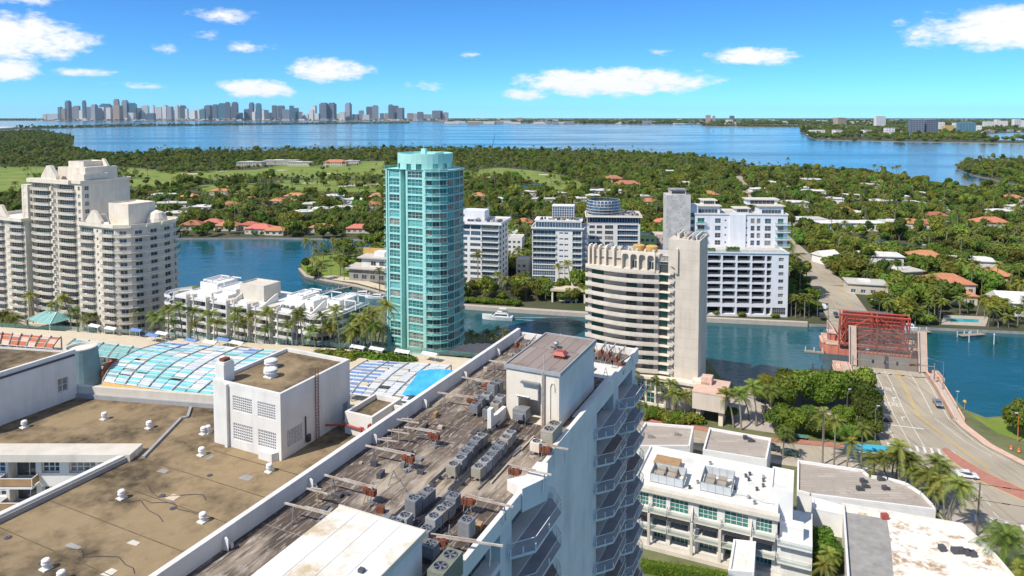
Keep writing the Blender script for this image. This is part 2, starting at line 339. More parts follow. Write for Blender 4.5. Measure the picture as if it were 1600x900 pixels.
spec('sky_yellow', kind='extra', fn=tower_win([(.72, .48, .14), (.42, .30, .14), (.66, .42, .12)], 7, 9), rough=.6, obj=True)
# ================================================================ water, land, streets
def water_mat():
    mt = bpy.data.materials.new('water'); mt.use_nodes = True; nt = mt.node_tree; N = nt.nodes; L = nt.links; b = N['Principled BSDF']
    geo = N.new('ShaderNodeNewGeometry')
    def nz(sc, det, st):
        mp = N.new('ShaderNodeMapping'); mp.inputs['Scale'].default_value = st; L.new(geo.outputs['Position'], mp.inputs['Vector'])
        n = N.new('ShaderNodeTexNoise'); n.inputs['Scale'].default_value = sc; n.inputs['Detail'].default_value = det; n.inputs['Roughness'].default_value = .55; L.new(mp.outputs[0], n.inputs['Vector']); return n.outputs[0]
    def rg(x, a, c, d, e):
        n = N.new('ShaderNodeMapRange'); L.new(x, n.inputs[0]); n.inputs[1].default_value = a; n.inputs[2].default_value = c; n.inputs[3].default_value = d; n.inputs[4].default_value = e; return n.outputs[0]
    n = N.new('ShaderNodeMix'); n.data_type = 'RGBA'; n.inputs['A'].default_value = (.004, .076, .095, 1); n.inputs['B'].default_value = (.009, .096, .122, 1)
    w = nz(.0022, 5, (.5, 1.6, 1)); L.new(rg(w, .42, .62, 0, 1), n.inputs['Factor']); L.new(n.outputs['Result'], b.inputs['Base Color'])
    L.new(rg(w, .42, .62, .08, .2), b.inputs['Roughness']); b.inputs['Specular IOR Level'].default_value = .5; b.inputs['IOR'].default_value = 1.42
    b1 = N.new('ShaderNodeBump'); b1.inputs['Strength'].default_value = .55; b1.inputs['Distance'].default_value = .22; L.new(nz(.32, 5, (1, 1.5, 1)), b1.inputs['Height'])
    b2 = N.new('ShaderNodeBump'); b2.inputs['Strength'].default_value = .4; b2.inputs['Distance'].default_value = 1.6; L.new(nz(.035, 3, (1, 1.8, 1)), b2.inputs['Height'])
    L.new(b1.outputs[0], b2.inputs['Normal']); L.new(b2.outputs[0], b.inputs['Normal']); return mt
MATS['water'] = water_mat()
mb = MB(); FAR = 34000
mb.quad((-FAR, -2000, 0), (FAR, -2000, 0), (FAR, FAR, 0), (-FAR, FAR, 0)); struct('water', mb, 'water')
ISL = [(-500, 372), (258, 372), (420, 371), (590, 374), (575, 388), (520, 388), (488, 398), (470, 410), (466, 420), (476, 432), (510, 440), (560, 449), (610, 463), (680, 474), (760, 481), (920, 491), (1098, 498), (1268, 506),
       (1330, 507), (1440, 511), (1600, 518), (2100, 545), (2300, 330), (1700, 296), (1580, 300), (1500, 297), (1450, 290), (1400, 277), (1330, 271), (1240, 263), (1195, 266), (1150, 256), (1100, 246), (950, 237),
       (700, 232), (620, 232), (340, 237), (260, 234), (225, 241), (150, 240), (112, 232), (116, 214), (60, 204), (0, 206), (-300, 208), (-900, 215)]
ISLW = GP(ISL, 1.2)
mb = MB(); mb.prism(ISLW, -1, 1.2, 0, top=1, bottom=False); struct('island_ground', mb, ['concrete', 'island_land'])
FARI = GP([(1494, 263), (1506, 254), (1560, 250), (1700, 250), (1950, 262), (1950, 310), (1700, 302), (1620, 294), (1570, 284), (1520, 273)], 1.2)
mb = MB(); mb.prism(FARI, -1, 1.2, 0, top=1, bottom=False); struct('far_island_ground', mb, ['concrete', 'island_land'])
NBV = GP([(1250, 203), (1258, 212), (1275, 218), (1400, 221), (1480, 222), (1600, 224), (1700, 224), (1700, 220), (1560, 219), (1535, 213), (1545, 208), (1600, 206), (1750, 206), (1750, 197), (1250, 197)], 1.5)
mb = MB(); mb.prism(NBV, -1, 1.5, 0, top=1, bottom=False); struct('bay_village_ground', mb, ['concrete', 'island_land'])
CAUS = GP([(20, 201.5), (90, 200.4), (180, 198), (400, 195), (640, 192.4), (640, 191.7), (400, 193.8), (180, 196.2), (90, 198.4), (20, 199)], 2)
mb = MB(); mb.prism(CAUS, -1, 3, 0, top=1, bottom=False); struct('causeway_ground', mb, ['concrete', 'island_land'])
CAUSR = GP([(1095, 196.9), (1175, 198.2), (1260, 198.6), (1260, 197.4), (1160, 196.6), (1100, 196.2)], 2)
mb = MB(); mb.prism(CAUSR, -1, 3, 0, top=1, bottom=False); struct('causeway_spit', mb, ['concrete', 'island_land'])
mb = MB(); mb.prism([(-33800, 13200), (-9000, 14400), (-2500, 14000), (-1000, 10500), (1200, 8000), (3600, 7300), (9000, 7200), (33900, 9000), (33900, 33900), (-33900, 33900), (-33900, 13300)], -1, 3, 0, top=1, bottom=False)
struct('mainland_ground', mb, ['concrete', 'island_land'])
NEAR = [(-700, 470), (0, 470), (255, 458), (300, 446), (545, 474), (600, 478), (700, 508), (735, 521), (800, 529), (925, 530), (1100, 556), (1126, 590), (1150, 604), (1230, 607), (1300, 600), (1340, 596), (1462, 588), (1480, 610), (1508, 640), (1540, 652), (1570, 650),
        (1600, 640), (1700, 640), (2100, 720)]
NEARW = GP(NEAR, 2.2) + [(200, 20), (-200, 20), (-500, 100)]
mb = MB(); mb.prism(NEARW, -1, 2.2, 0, top=1, bottom=False); struct('near_ground', mb, ['concrete', 'near_land'])
# golf course on the island
FW = [[(-60, 262), (60, 260), (130, 266), (200, 262), (290, 268), (400, 265), (440, 258), (600, 258), (600, 278), (500, 279), (440, 276), (300, 283), (240, 300), (180, 284), (60, 300), (-60, 310)],
      [(430, 282), (520, 280), (604, 284), (604, 300), (540, 300), (470, 298), (425, 292)], [(715, 268), (780, 262), (830, 266), (880, 274), (922, 291), (905, 298), (868, 297), (845, 287), (800, 274), (716, 285)], [(560, 252), (602, 252), (602, 262), (560, 262)], [(300, 290), (400, 286), (440, 300), (330, 306)]]
FWW = [GP(p, 1.2) for p in FW]
for i, p in enumerate(FWW): mb = MB(); mb.sheet(p, 1.21 + .008 * i); struct('fairway_lawn', mb, 'fairway')
BUNK = [(190, 276, 14), (295, 272, 16), (370, 275, 18), (548, 290, 18), (590, 287, 14), (480, 286, 8), (756, 277, 10), (850, 273, 10), (345, 268, 9), (120, 272, 12), (520, 271, 10), (440, 266, 9)]
for a, b, w in BUNK:
    c = G(a, b, 1.2); mb = MB(); mb.sheet([(c[0] + w * math.cos(t) * (1 + .25 * math.sin(3 * t + a)), c[1] + w * .8 * math.sin(t)) for t in np.linspace(0, 6.283, 18)[:-1]], 1.27); struct('sand_bunker_ground', mb, 'sand')
PONDS = [GP([(806, 290), (850, 287), (858, 292), (838, 298), (812, 299)], 1.2), GP([(1336, 379), (1372, 376), (1420, 382), (1500, 384), (1600, 384), (1750, 386), (1750, 400), (1600, 397), (1500, 391), (1400, 393), (1348, 393)], 1.2)]
for p in PONDS: mb = MB(); mb.sheet(p, 1.26); struct('canal_water', mb, 'water')
LAWNP = GP([(1235, 606), (1150, 606), (1130, 640), (1180, 670), (1230, 678)], 2.2)
# streets: bridge frame
BO = (126.5, 226.0); BA = -R(17.8); B2W, W2B = frame(BO, BA); BWID = 11.0
RN = [(30, 195.2), (69, 180), (95, 174.8), (99, 176)] ; 
mb = MB(); ASP = [(10, 203), (35, 193.4), (69, 180), (96, 174.6), (98.4, 176.5)] + [B2W(-BWID, -30), B2W(BWID + .5, -30)] + [(127, 190), (126, 178), (128.5, 167), (140, 158), (260, 95), (260, 60), (103, 60), (100.6, 129), (98.8, 139.6), (97.2, 148), (95, 157), (90, 162), (82, 166), (65.8, 171), (0, 196.5)]
mb.sheet(ASP, 2.25); struct('street_asphalt', mb, 'road')
mb = MB()                                             # bridge approach deck, rising to the pivot
prof = [(-31, 2.27), (-20, 3.6), (-12, 4.5), (0, 4.9)]
for (y0, z0), (y1, z1) in zip(prof, prof[1:]): mb.quad(*[(*B2W(x, y), z) for x, y, z in ((-BWID, y0, z0), (BWID, y0, z0), (BWID, y1, z1), (-BWID, y1, z1))])
struct('bridge_approach_road', mb, 'road')
prof2 = [(29, 4.9), (44, 4.4), (58, 3.0), (74, 1.7), (135, 1.33)]
mb = MB()
for (y0, z0), (y1, z1) in zip(prof2, prof2[1:]): mb.quad(*[(*B2W(x, y), z) for x, y, z in ((-BWID + 1, y0, z0), (BWID - 2, y0, z0), (BWID - 2, y1, z1), (-BWID + 1, y1, z1))])
struct('island_approach_road', mb, 'road')
p1 = [B2W(-BWID + 1, 134), (180, 443), (214, 600), (250, 731), (288, 867), (330, 1020)]; wd = [19, 13, 11, 12, 13, 14]
mb = MB(); mb.sheet(p1 + [(p[0] + w, p[1] - 3) for p, w in zip(p1, wd)][::-1], 1.31); struct('island_road', mb, 'road')
ROADS = [p1 + [(p[0] + w, p[1] - 3) for p, w in zip(p1, wd)][::-1], [B2W(-BWID - 2, 36), B2W(BWID + 1, 36), B2W(BWID + 1, 140), B2W(-BWID - 2, 140)]]
# sidewalks with kerbs
def walk(name, pts, w, z0, h, mat, side=1):
    mb = MB(); n = len(pts); out = []
    for i, p in enumerate(pts):
        a = pts[max(i - 1, 0)]; b = pts[min(i + 1, n - 1)]; d = Vector((b[0] - a[0], b[1] - a[1])).normalized(); out.append((p[0] + side * d.y * w, p[1] - side * d.x * w))
    for i in range(n - 1): mb.prism([pts[i], pts[i + 1], out[i + 1], out[i]], z0, z0 + h, bottom=False)
    return struct(name, mb, mat)
walk('sidewalk', [(35, 193.6), (69, 180.2), (95, 175.1)], 2.4, 2.2, .17, 'brick_pave', -1)
walk('sidewalk', [(10, 193), (65.8, 170.7), (82, 165.8), (90, 161.8), (95, 157), (97.2, 148), (98.8, 139.6), (100.6, 129), (102, 100)], 2.2, 2.2, .16, 'sidewalk', 1)
walk('sidewalk', [B2W(BWID + .5, -30), (127.2, 190), (126.2, 178), (128.7, 167.2), (140, 158.3), (200, 128)], 2.2, 2.2, .17, 'coral_pale', 1) if False else walk('sidewalk', [B2W(BWID + .6, -30), (127.3, 190), (126.4, 178), (128.9, 167.6), (140, 158.6), (200, 128)], 2.2, 2.2, .17, 'coral_pale', -1)
isl = [(113.6, 176), (112.4, 170), (113.2, 160), (118, 150.5), (126, 142)]           # median island of brick
mb = MB(); mb.prism(isl + [(128.5, 144.5), (121.5, 153.5), (117, 163), (115.4, 171), (115.2, 176)], 2.2, 2.42, 0, bottom=False); struct('median_pavement', mb, 'brick_pave')
# painted markings
def strip(name, pts, w, z, mat):
    mb = MB(); n = len(pts); l = []; r = []
    for i, p in enumerate(pts):
        a = pts[max(i - 1, 0)]; b = pts[min(i + 1, n - 1)]; d = Vector((b[0] - a[0], b[1] - a[1])).normalized()
        zz = z(p) if callable(z) else z; l.append((p[0] - d.y * w / 2, p[1] + d.x * w / 2, zz)); r.append((p[0] + d.y * w / 2, p[1] - d.x * w / 2, zz))
    for i in range(n - 1): mb.quad(r[i], r[i + 1], l[i + 1], l[i])
    return struct(name, mb, mat)
def zb(p):
    y = W2B(*p)[1]
    for (a, za), (b, zbb) in zip(prof, prof[1:]):
        if a <= y <= b: return za + (zbb - za) * (y - a) / (b - a) + .012
    return 2.262 if y < 0 else 4.912
def bl(x, ys): return [B2W(x, y) for y in ys]
YS = [-31, -26, -20, -16, -12, -6, -1]
strip('yellow_line_marking', [(119.2, 166), (118.6, 172), (118.4, 181)] + bl(2.2, YS), .22, zb, 'paint_yellow'); strip('yellow_line_marking', [(119.8, 166), (119.2, 172), (119.0, 181)] + bl(2.75, YS), .22, zb, 'paint_yellow')
strip('yellow_line_marking', [(112.2, 174), (111.9, 170), (112.7, 159.8), (117.5, 150.2), (126, 141.4), (150, 124)], .25, 2.262, 'paint_yellow'); strip('yellow_line_marking', [(115.8, 175), (116, 171), (117.6, 163.2), (122, 153.9), (129, 145), (152, 127.5)], .25, 2.262, 'paint_yellow')
for x in (-7.6, -4.3, -1.0): strip('lane_line_marking', [B2W(x, -52), B2W(x, -40)] + bl(x, YS), .16, zb, 'paint_white')
strip('lane_line_marking', [(124, 172), (122.5, 180)] + bl(6.5, YS), .16, zb, 'paint_white'); strip('edge_line_marking', [(126.3, 170), (125, 180)] + bl(10.2, YS), .16, zb, 'paint_white'); strip('edge_line_marking', bl(-10.5, YS), .16, zb, 'paint_white')
for x in (-3.5, 2.6): strip('lane_line_marking', [B2W(x, y) for y in (58, 74)], .2, lambda p: 3.03 if W2B(*p)[1] < 66 else 1.72, 'paint_yellow'); strip('lane_line_marking', [B2W(x, 74), B2W(x, 134)], .2, lambda p: 1.72 if W2B(*p)[1] < 90 else 1.35, 'paint_yellow')
def crosswalk(a, b, n, ln):
    d = Vector((b[0] - a[0], b[1] - a[1])); u = d.normalized(); nn = Vector((-u.y, u.x)); mb = MB()
    for i in range(n):
        p = Vector(a) + d * ((i + .5) / n); q = p + nn * ln; hw = u * .32
        mb.quad((*(p - hw), 2.262), (*(p + hw), 2.262), (*(q + hw + u * .3), 2.262), (*(q - hw + u * .3), 2.262))
    for k in (-.35, ln + .2):
        p = Vector(a) + nn * k; q = Vector(b) + nn * k; e = nn * .12; mb.quad((*p, 2.262), (*q, 2.262), (*(q + e), 2.262), (*(p + e), 2.262))
    struct('crosswalk_marking', mb, 'paint_white')
crosswalk((99.2, 176.6), (115.5, 171.6), 10, 3.2); crosswalk((99.5, 144), (122, 133), 9, 3.0); crosswalk((88.5, 165.0), (91.5, 175.0), 6, 3.0)
for k in range(6):
    for j, x in enumerate((-6.2, -2.2, 5.5)): strip('lane_dash_marking', [B2W(x - .0, -66 - k * 5), B2W(x + .4, -68.4 - k * 5)], .16, 2.262, 'paint_white')
for k in range(10): strip('lane_dash_marking', [(30 + k * 6.2, 189.9 - k * 2.5), (33 + k * 6.2, 188.7 - k * 2.5)], .16, 2.262, 'paint_white')
def road_text(txt, x, y, size):
    cu = bpy.data.curves.new('lettering', 'FONT'); cu.body = txt; cu.size = size; cu.align_x = 'CENTER'; o = bpy.data.objects.new('road_lettering', cu); COL.objects.link(o)
    p = B2W(x, y); o.location = (*p, zb(p) + .03); o.scale = (.62, 1.5, 1)
    i = max(k for k in range(len(prof) - 1) if prof[k][0] <= max(y, -31)); sl_ = math.atan2(prof[i + 1][1] - prof[i][1], prof[i + 1][0] - prof[i][0]) if y > -31 else 0
    o.rotation_euler = (Matrix.Rotation(BA, 3, 'Z') @ Matrix.Rotation(sl_, 3, 'X')).to_euler(); cu.materials.append(M('paint_white')); tag(o, kind='structure')
for x in (-5.9, -2.6): road_text('ONLY', x, -17.5, 2.2); road_text('ONLY', x, -30.5 + .4, 2.2) if False else road_text('ONLY', x, -27, 2.2)
def arrow(x, y, left=True):
    s = -1 if left else 1; pts = [(-.12, -1.6), (.12, -1.6), (.12, .3), (s * .75, .55), (s * .75, .3), (s * 1.25, .75), (s * .75, 1.2), (s * .75, .95), (-.12 * 1, .6)]
    if s > 0: pts = [(-.12, -1.6), (.12, -1.6), (.12, .3), (.75, .55), (.75, .3), (1.25, .75), (.75, 1.2), (.75, .95), (-.12, .6)]
    else: pts = [(.12, -1.6), (.12, .6), (-.75, .95), (-.75, 1.2), (-1.25, .75), (-.75, .3), (-.75, .55), (-.12, .3), (-.12, -1.6)]
    mb = MB(); w = [B2W(x + a, y + b * 1.2) for a, b in pts]; mb.add([(*p, zb(p) + .012) for p in w], [tuple(range(len(w)))]); struct('arrow_marking', mb, 'paint_white')
for x in (-9, -5.9, -2.6): arrow(x, -22.5, x < -3); arrow(x, -34, x < -3)
strip('stop_line_marking', [B2W(-10.5, -4), B2W(1.6, -4)], .5, zb, 'paint_white'); strip('stop_line_marking', [B2W(-10.5, -40), B2W(1.6, -40)], .5, 2.262, 'paint_white')
# ================================================================ architecture helpers
def win_mesh(w, h, cols, rows, fr, gl, ft=.06):
    def mk():
        mb = MB(); mb.quad((-w / 2, 0, 0), (w / 2, 0, 0), (w / 2, 0, h), (-w / 2, 0, h), 1)
        for i in range(cols + 1):
            x = -w / 2 + (w - ft) * i / cols; mb.box(x, x + ft, -.07, -.003, 0, h)
        for j in range(rows + 1):
            z = (h - ft) * j / rows; mb.box(-w / 2 + ft, w / 2 - ft, -.06, -.004, z, z + ft)
        return mb.mesh('window', [fr, gl])
    return shared(('win', round(w, 2), round(h, 2), cols, rows, fr, gl, ft), mk)
WR = random.Random(4); WVAR = {'glass': ['glass', 'glass', 'glass', 'curtain', 'glass_blue'], 'glass_teal': ['glass_teal', 'glass_teal', 'glass_teal', 'glass_teal2', 'glass_teal2', 'glass', 'curtain'], 'glass_green': ['glass_green', 'glass_green', 'glass', 'curtain']}
spec('glass_teal2', col=(.10, .36, .35), rough=.1, spec=.6, col2=(.20, .50, .47), scale=.5)
GLS = {}
def facade(P, p0, p1, z0, z1, ops, wall='white', depth=.25, fr='white_clean', gl='glass', name='wall', wname='window', ft=.06, budget=None):
    """outer skin with real openings; outside lies to the right of p0->p1; ops: (u0, u1, z0, z1, cols, rows[, glass])"""
    dx, dy = p1[0] - p0[0], p1[1] - p0[1]; Lw = math.hypot(dx, dy); a = math.atan2(dy, dx)
    us = sorted({0, Lw} | {round(o[0], 3) for o in ops} | {round(o[1], 3) for o in ops}); zs = sorted({z0, z1} | {round(o[2], 3) for o in ops} | {round(o[3], 3) for o in ops})
    occ = np.zeros((len(us), len(zs)), bool); ui = {u: i for i, u in enumerate(us)}; zi = {z: i for i, z in enumerate(zs)}
    for o in ops: occ[ui[round(o[0], 3)]:ui[round(o[1], 3)], zi[round(o[2], 3)]:zi[round(o[3], 3)]] = True
    mb = MB()
    for j in range(len(zs) - 1):
        i = 0
        while i < len(us) - 1:
            if occ[i, j]: i += 1; continue
            k = i
            while k < len(us) - 1 and not occ[k, j]: k += 1
            mb.quad((us[i], 0, zs[j]), (us[k], 0, zs[j]), (us[k], 0, zs[j + 1]), (us[i], 0, zs[j + 1])); i = k
    for o in ops:
        u0, u1, v0, v1 = o[:4]; d = o[7] if len(o) > 7 else depth
        mb.quad((u0, 0, v0), (u1, 0, v0), (u1, d, v0), (u0, d, v0)); mb.quad((u0, d, v1), (u1, d, v1), (u1, 0, v1), (u0, 0, v1))
        mb.quad((u0, d, v0), (u0, d, v1), (u0, 0, v1), (u0, 0, v0)); mb.quad((u1, 0, v0), (u1, 0, v1), (u1, d, v1), (u1, d, v0))
    w = part(name, mb, wall, P, (p0[0], p0[1], 0), a)
    c, s = math.cos(a), math.sin(a)
    for o in ops:
        u0, u1, v0, v1, cc, rr = o[:6]
        if cc <= 0: continue
        d = o[7] if len(o) > 7 else depth; g = o[6] if len(o) > 6 and o[6] else gl
        if g in WVAR: g = WR.choice(WVAR[g])
        u = (u0 + u1) / 2; x = p0[0] + c * u - s * d; y = p0[1] + s * u + c * d
        ob(wname, win_mesh(u1 - u0, v1 - v0, cc, rr, fr, g, ft), P, (x, y, v0), a)
    return w
def block(P, name, x0, x1, y0, y1, z0, z1, mats, parapet=0, pw=.3, roof=None):
    mb = MB(); mb.box(x0, x1, y0, y1, z0, z1)
    if parapet:
        for a in ((x0, x1, y0, y0 + pw), (x0, x1, y1 - pw, y1), (x0, x0 + pw, y0 + pw, y1 - pw), (x1 - pw, x1, y0 + pw, y1 - pw)): mb.box(*a, z1 + .002, z1 + parapet)
    o = part(name, mb, mats, P)
    if roof: r = MB(); r.sheet([(x0 + pw, y0 + pw), (x1 - pw, y0 + pw), (x1 - pw, y1 - pw), (x0 + pw, y1 - pw)], z1 + .02); part('roof_surface', r, roof, P)
    return o
def roofslab(P, poly, z, mat, par=0, pw=.3, pmat='white', name='roof'):
    mb = MB(); mb.sheet(poly, z); part(name, mb, mat, P)
    if par:
        a = sum(poly[i][0] * poly[(i + 1) % len(poly)][1] - poly[(i + 1) % len(poly)][0] * poly[i][1] for i in range(len(poly)))
        if a < 0: poly = poly[::-1]
        for i in range(len(poly)):
            p = Vector(poly[i]); q = Vector(poly[(i + 1) % len(poly)]); d = (q - p).normalized(); n = Vector((-d.y, d.x)) * pw
            mb = MB(); mb.prism([tuple(p + d * .002), tuple(q - d * pw), tuple(q - d * pw + n), tuple(p + d * .002 + n)], z - .05, z + par); part('parapet', mb, pmat, P)
def balcony_mesh(w, dep, rail='rail_glass', slab='white', curve=.0, h=1.05, th=.22, posts=True, key=''):
    """slab and rail; x along wall (centred), projects to -y; curve bows the front edge"""
    def mk():
        n = 7 if curve else 1; xs = [-w / 2 + w * i / n for i in range(n + 1)]; fr = [(x, -dep - curve * (1 - (2 * x / w) ** 2)) for x in xs]
        a = MB(); a.prism(fr + [(w / 2, 0), (-w / 2, 0)], -th, 0)
        b = MB(); loop = [(-w / 2, 0)] + fr + [(w / 2, 0)]
        for p, q in zip(loop, loop[1:]):
            b.quad((*p, .1), (*q, .1), (*q, h - .05), (*p, h - .05), 1); b.bar((*p, h), (*q, h), .07, .07, 0)
            if posts: b.bar((*p, 0), (*p, h), .06, .06, 0)
        return a.mesh('balcony', slab), b.mesh('railing', ['white_clean', rail])
    return shared(('balc', w, dep, rail, slab, curve, h, th, key), mk)
def put_balcony(P, m, loc, rz, name='balcony'):
    o = ob(name, m[0], P, loc, rz); ob('railing', m[1], o); return o
# ================================================================ foreground: apartment tower with the cluttered roof
OT = (-21.34, 43.03); T2W, Ti = frame(OT, GRID)
def L(px, py, z): return Ti(*G(px, py, z))
RZ = 60.0
FT = thing('apartment_tower', 'white apartment tower with dark tarred roof full of condenser units and angular balconies', 'apartment tower', (*OT, 0), GRID)
FH = 2.9; ops = []; far_bays = [(37.4, 43.4), (45.4, 51.4)]; near_bays = [(7.5, 14.3), (16.3, 23.1)]
for k in range(19):
    z = RZ - .5 - FH * (k + 1) + .1
    for a, b in far_bays + near_bays: ops.append((a + 16, b + 16, z, z + 2.4, 3, 1, 'glass', 1.3))
facade(FT, (15.9, -16), (15.9, 53), 0, RZ, ops, 'white', name='wall', wname='sliding_door', fr='steel', ft=.08)
mb = MB(); mb.quad((15.9, 53, 0), (-.3, 53, 0), (-.3, 53, RZ), (15.9, 53, RZ)); mb.quad((-.3, 53, 0), (-.3, -16, 0), (-.3, -16, RZ), (-.3, 53, RZ)); mb.quad((-.3, -16, 0), (15.9, -16, 0), (15.9, -16, RZ), (-.3, -16, RZ)); part('wall', mb, 'white', FT)
mb = MB(); nx, ny = 18, 60
mb.sheet([(-.3, -16), (15.9, -16), (15.9, 53), (-.3, 53)], RZ); part('roof_surface', mb, 'tar_roof', FT)
for nm, a, m_ in (('parapet', (-.45, 0, -16, 53, 59.9, 61.35), 'white'), ('ledge', (-2.1, -.46, -16, 53.4, 59.0, 59.45), 'white'), ('parapet', (15.8, 16.2, 24.4, 53.2, 59.2, 60.95), 'white'), ('parapet', (15.8, 16.2, -16, 24.3, 59.3, 60.55), 'white'), ('parapet', (.02, 15.7, 52.9, 53.3, 59.8, 60.8), 'white')):
    mb = MB(); mb.box(*a); part(nm, mb, m_, FT)
for y in np.arange(-14, 52, 8.5):                       # kinked brackets of the parapet
    mb = MB(); mb.prism([(0.01, y), (.55, y), (.01, y + .25)], 60.01, 60.9); mb.box(.02, .5, y + .3, y + .5, 60.01, 60.35); part('parapet_buttress', mb, 'white', FT)
def bmesh_(tile, w):
    def mk():
        pl = [(w / 2, 0), (w / 2, -.35), (w / 2 - 1.6, -1.75), (-w / 2 + 1.6, -1.75), (-w / 2, -.35), (-w / 2, 0)]
        a = MB(); a.prism(pl, -.22, 0, 0, top=1)
        b = MB(); pts = pl[::-1]
        for p, q in zip(pts, pts[1:]):
            b.quad((*p, .12), (*q, .12), (*q, 1.0), (*p, 1.0), 1); b.bar((*p, 1.05), (*q, 1.05), .05, .04, 0)
            for t in (.0, .5):
                x, y = p[0] + (q[0] - p[0]) * t, p[1] + (q[1] - p[1]) * t; b.box(x - .06, x + .06, y - .04, y + .04, 0, .55, 0)
        return a.mesh('balcony', ['white', tile]), b.mesh('railing', ['white_clean', 'clear_rail'])
    return shared(('hexb', tile, w), mk)
spec('tile_grey', col=(.42, .41, .42), rough=.7, col2=(.31, .30, .31), scale=.8, bump=.1); spec('tile_brown', col=(.38, .29, .25), rough=.7, col2=(.27, .2, .17), scale=.8); spec('tile_blue', col=(.05, .13, .33), rough=.4, col2=(.08, .2, .45), scale=1.2); spec('clear_rail', col=(.45, .5, .52), rough=.1, alpha=.22)
for k in range(19):
    z = RZ - .5 - FH * (k + 1)
    for j, (a, b) in enumerate(far_bays + near_bays):
        if (k == 0 and j == 2): continue
        t = ['tile_grey', 'tile_grey', 'tile_brown', 'tile_grey', 'tile_grey'][(k * 2 + j) % 5]
        if j == 2 and k == 1: t = 'tile_blue'
        put_balcony(FT, bmesh_(t, b - a + 1.9), (15.9, (a + b) / 2, z), R(90))
mb = MB(); mb.prism([(14.6, 18.2), (16.3, 17.4), (17.4, 19.8), (16.6, 22.0), (15.7, 21.8), (15.7, 19.4)], 59.0, 60.9, 0); part('corner_planter', mb, 'white', FT)
# stair house on the roof
H0 = (8.9, 14.5, 30.0, 40.6, RZ, 65.3)
facade(FT, (8.9, 30.0), (14.5, 30.0), RZ, 65.3, [(1.3, 3.7, RZ + .02, 62.4, 0, 0, None, 2.6)], 'ivory', name='stair_house_facade')
mb = MB(); mb.quad((14.5, 30, RZ), (14.5, 40.6, RZ), (14.5, 40.6, 65.3), (14.5, 30, 65.3)); mb.quad((14.5, 40.6, RZ), (8.9, 40.6, RZ), (8.9, 40.6, 65.3), (14.5, 40.6, 65.3)); mb.quad((8.9, 40.6, RZ), (8.9, 30, RZ), (8.9, 30, 65.3), (8.9, 40.6, 65.3)); mb.quad((10.2, 32.6, RZ), (12.6, 32.6, RZ), (12.6, 32.6, 62.4), (10.2, 32.6, 62.4)); part('stair_house_wall', mb, 'white', FT)
mb = MB(); mb.box(8.75, 14.65, 29.85, 40.75, 65.3, 65.42); sr = part('stair_house_roof', mb, 'plank_roof', FT)
for a in ((8.7, 14.7, 29.8, 29.95, 65.2, 65.55), (8.7, 14.7, 40.65, 40.8, 65.2, 65.55), (8.7, 8.85, 29.96, 40.64, 65.2, 65.55), (14.55, 14.7, 29.96, 40.64, 65.2, 65.55)): mb = MB(); mb.box(*a); part('roof_edge', mb, 'grey', sr)
mb = MB(); mb.tube((13.0, 29.85, 60), (13.0, 29.85, 67.2), .05); mb.tube((12.85, 29.8, 60), (12.85, 29.8, 65.4), .09); part('downpipe', mb, 'white_steel', FT)
mb = MB(); mb.box(10.6, 12.5, 29.6, 29.98, 64.0, 64.2); mb.box(12.4, 12.5, 29.7, 29.98, 62.5, 64.0); mb.tube((10, 29.9, 62.6), (11.4, 29.9, 62.6), .05); part('conduit', mb, 'steel', FT)
mb = MB(); pts = [(13.6, 29.93, z) for z in (60, 64)] + [(13.75, 29.93, 64.4), (13.95, 29.93, 64.4), (14.05, 29.93, 64.0), (14.05, 29.93, 63.6)]
for p, q in zip(pts, pts[1:]): mb.tube(p, q, .04)
part('conduit', mb, 'ivory', FT)
mb = MB(); mb.prism([(8.5, 27.2), (8.9, 27.2), (8.9, 30), (8.5, 30)], RZ, RZ + 1.2); mb.prism([(8.5, 26.6), (8.9, 26.6), (8.9, 27.2), (8.5, 27.2)], RZ, RZ + 2.2); part('wing_wall', mb, 'white', FT)
mb = MB(); mb.sheet([(14.7, 33), (15.7, 33), (15.7, 46.5), (14.7, 46.5)], RZ + .02); mb.sheet([(11, 44), (15.7, 44), (15.7, 48.5), (11, 48.5)], RZ + .03); part('roof_membrane', mb, 'roof_white', FT)
# near penthouse with the stained white roof
mb = MB(); mb.box(7.7, 14.3, -15, 6.1, RZ, 63.1); part('penthouse_wall', mb, 'white', FT)
mb = MB(); mb.box(7.55, 14.45, -15.1, 6.25, 63.1, 63.3); pr = part('penthouse_roof', mb, 'white_stain', FT)
for x in (9.2, 10.9, 12.6): mb = MB(); mb.box(x, x + .05, -15, 6.2, 63.302, 63.33); part('seam', mb, 'roof_white', pr)
mb = MB(); mb.box(7.5, 14.5, 6.2, 6.3, 63.0, 63.38); mb.box(14.4, 14.5, -15, 6.2, 63.0, 63.38); part('roof_edge', mb, 'cream', pr)
mb = MB(); mb.box(13.0, 13.35, 1.2, 1.5, 63.3, 63.5); part('roof_bracket', mb, 'dark_grey', pr)
for i in range(26):                                     # cable trays, sleepers and hoses lying on the roof
    x = random.choice([8.6, 8.9, 12.6, 12.9, 10.5, 10.7]) + random.uniform(-.2, .2); y = random.uniform(7, 48); ln = random.uniform(1.5, 6)
    if 29 < y + ln and y < 41.5 and x > 8: continue
    mb = MB(); mb.bar((x, y, RZ + .12), (x + random.uniform(-.2, .2), y + ln, RZ + .12), .14, .1); part('cable_tray', mb, random.choice(['steel', 'rust', 'dark_grey', 'white_steel', 'wood']), FT)
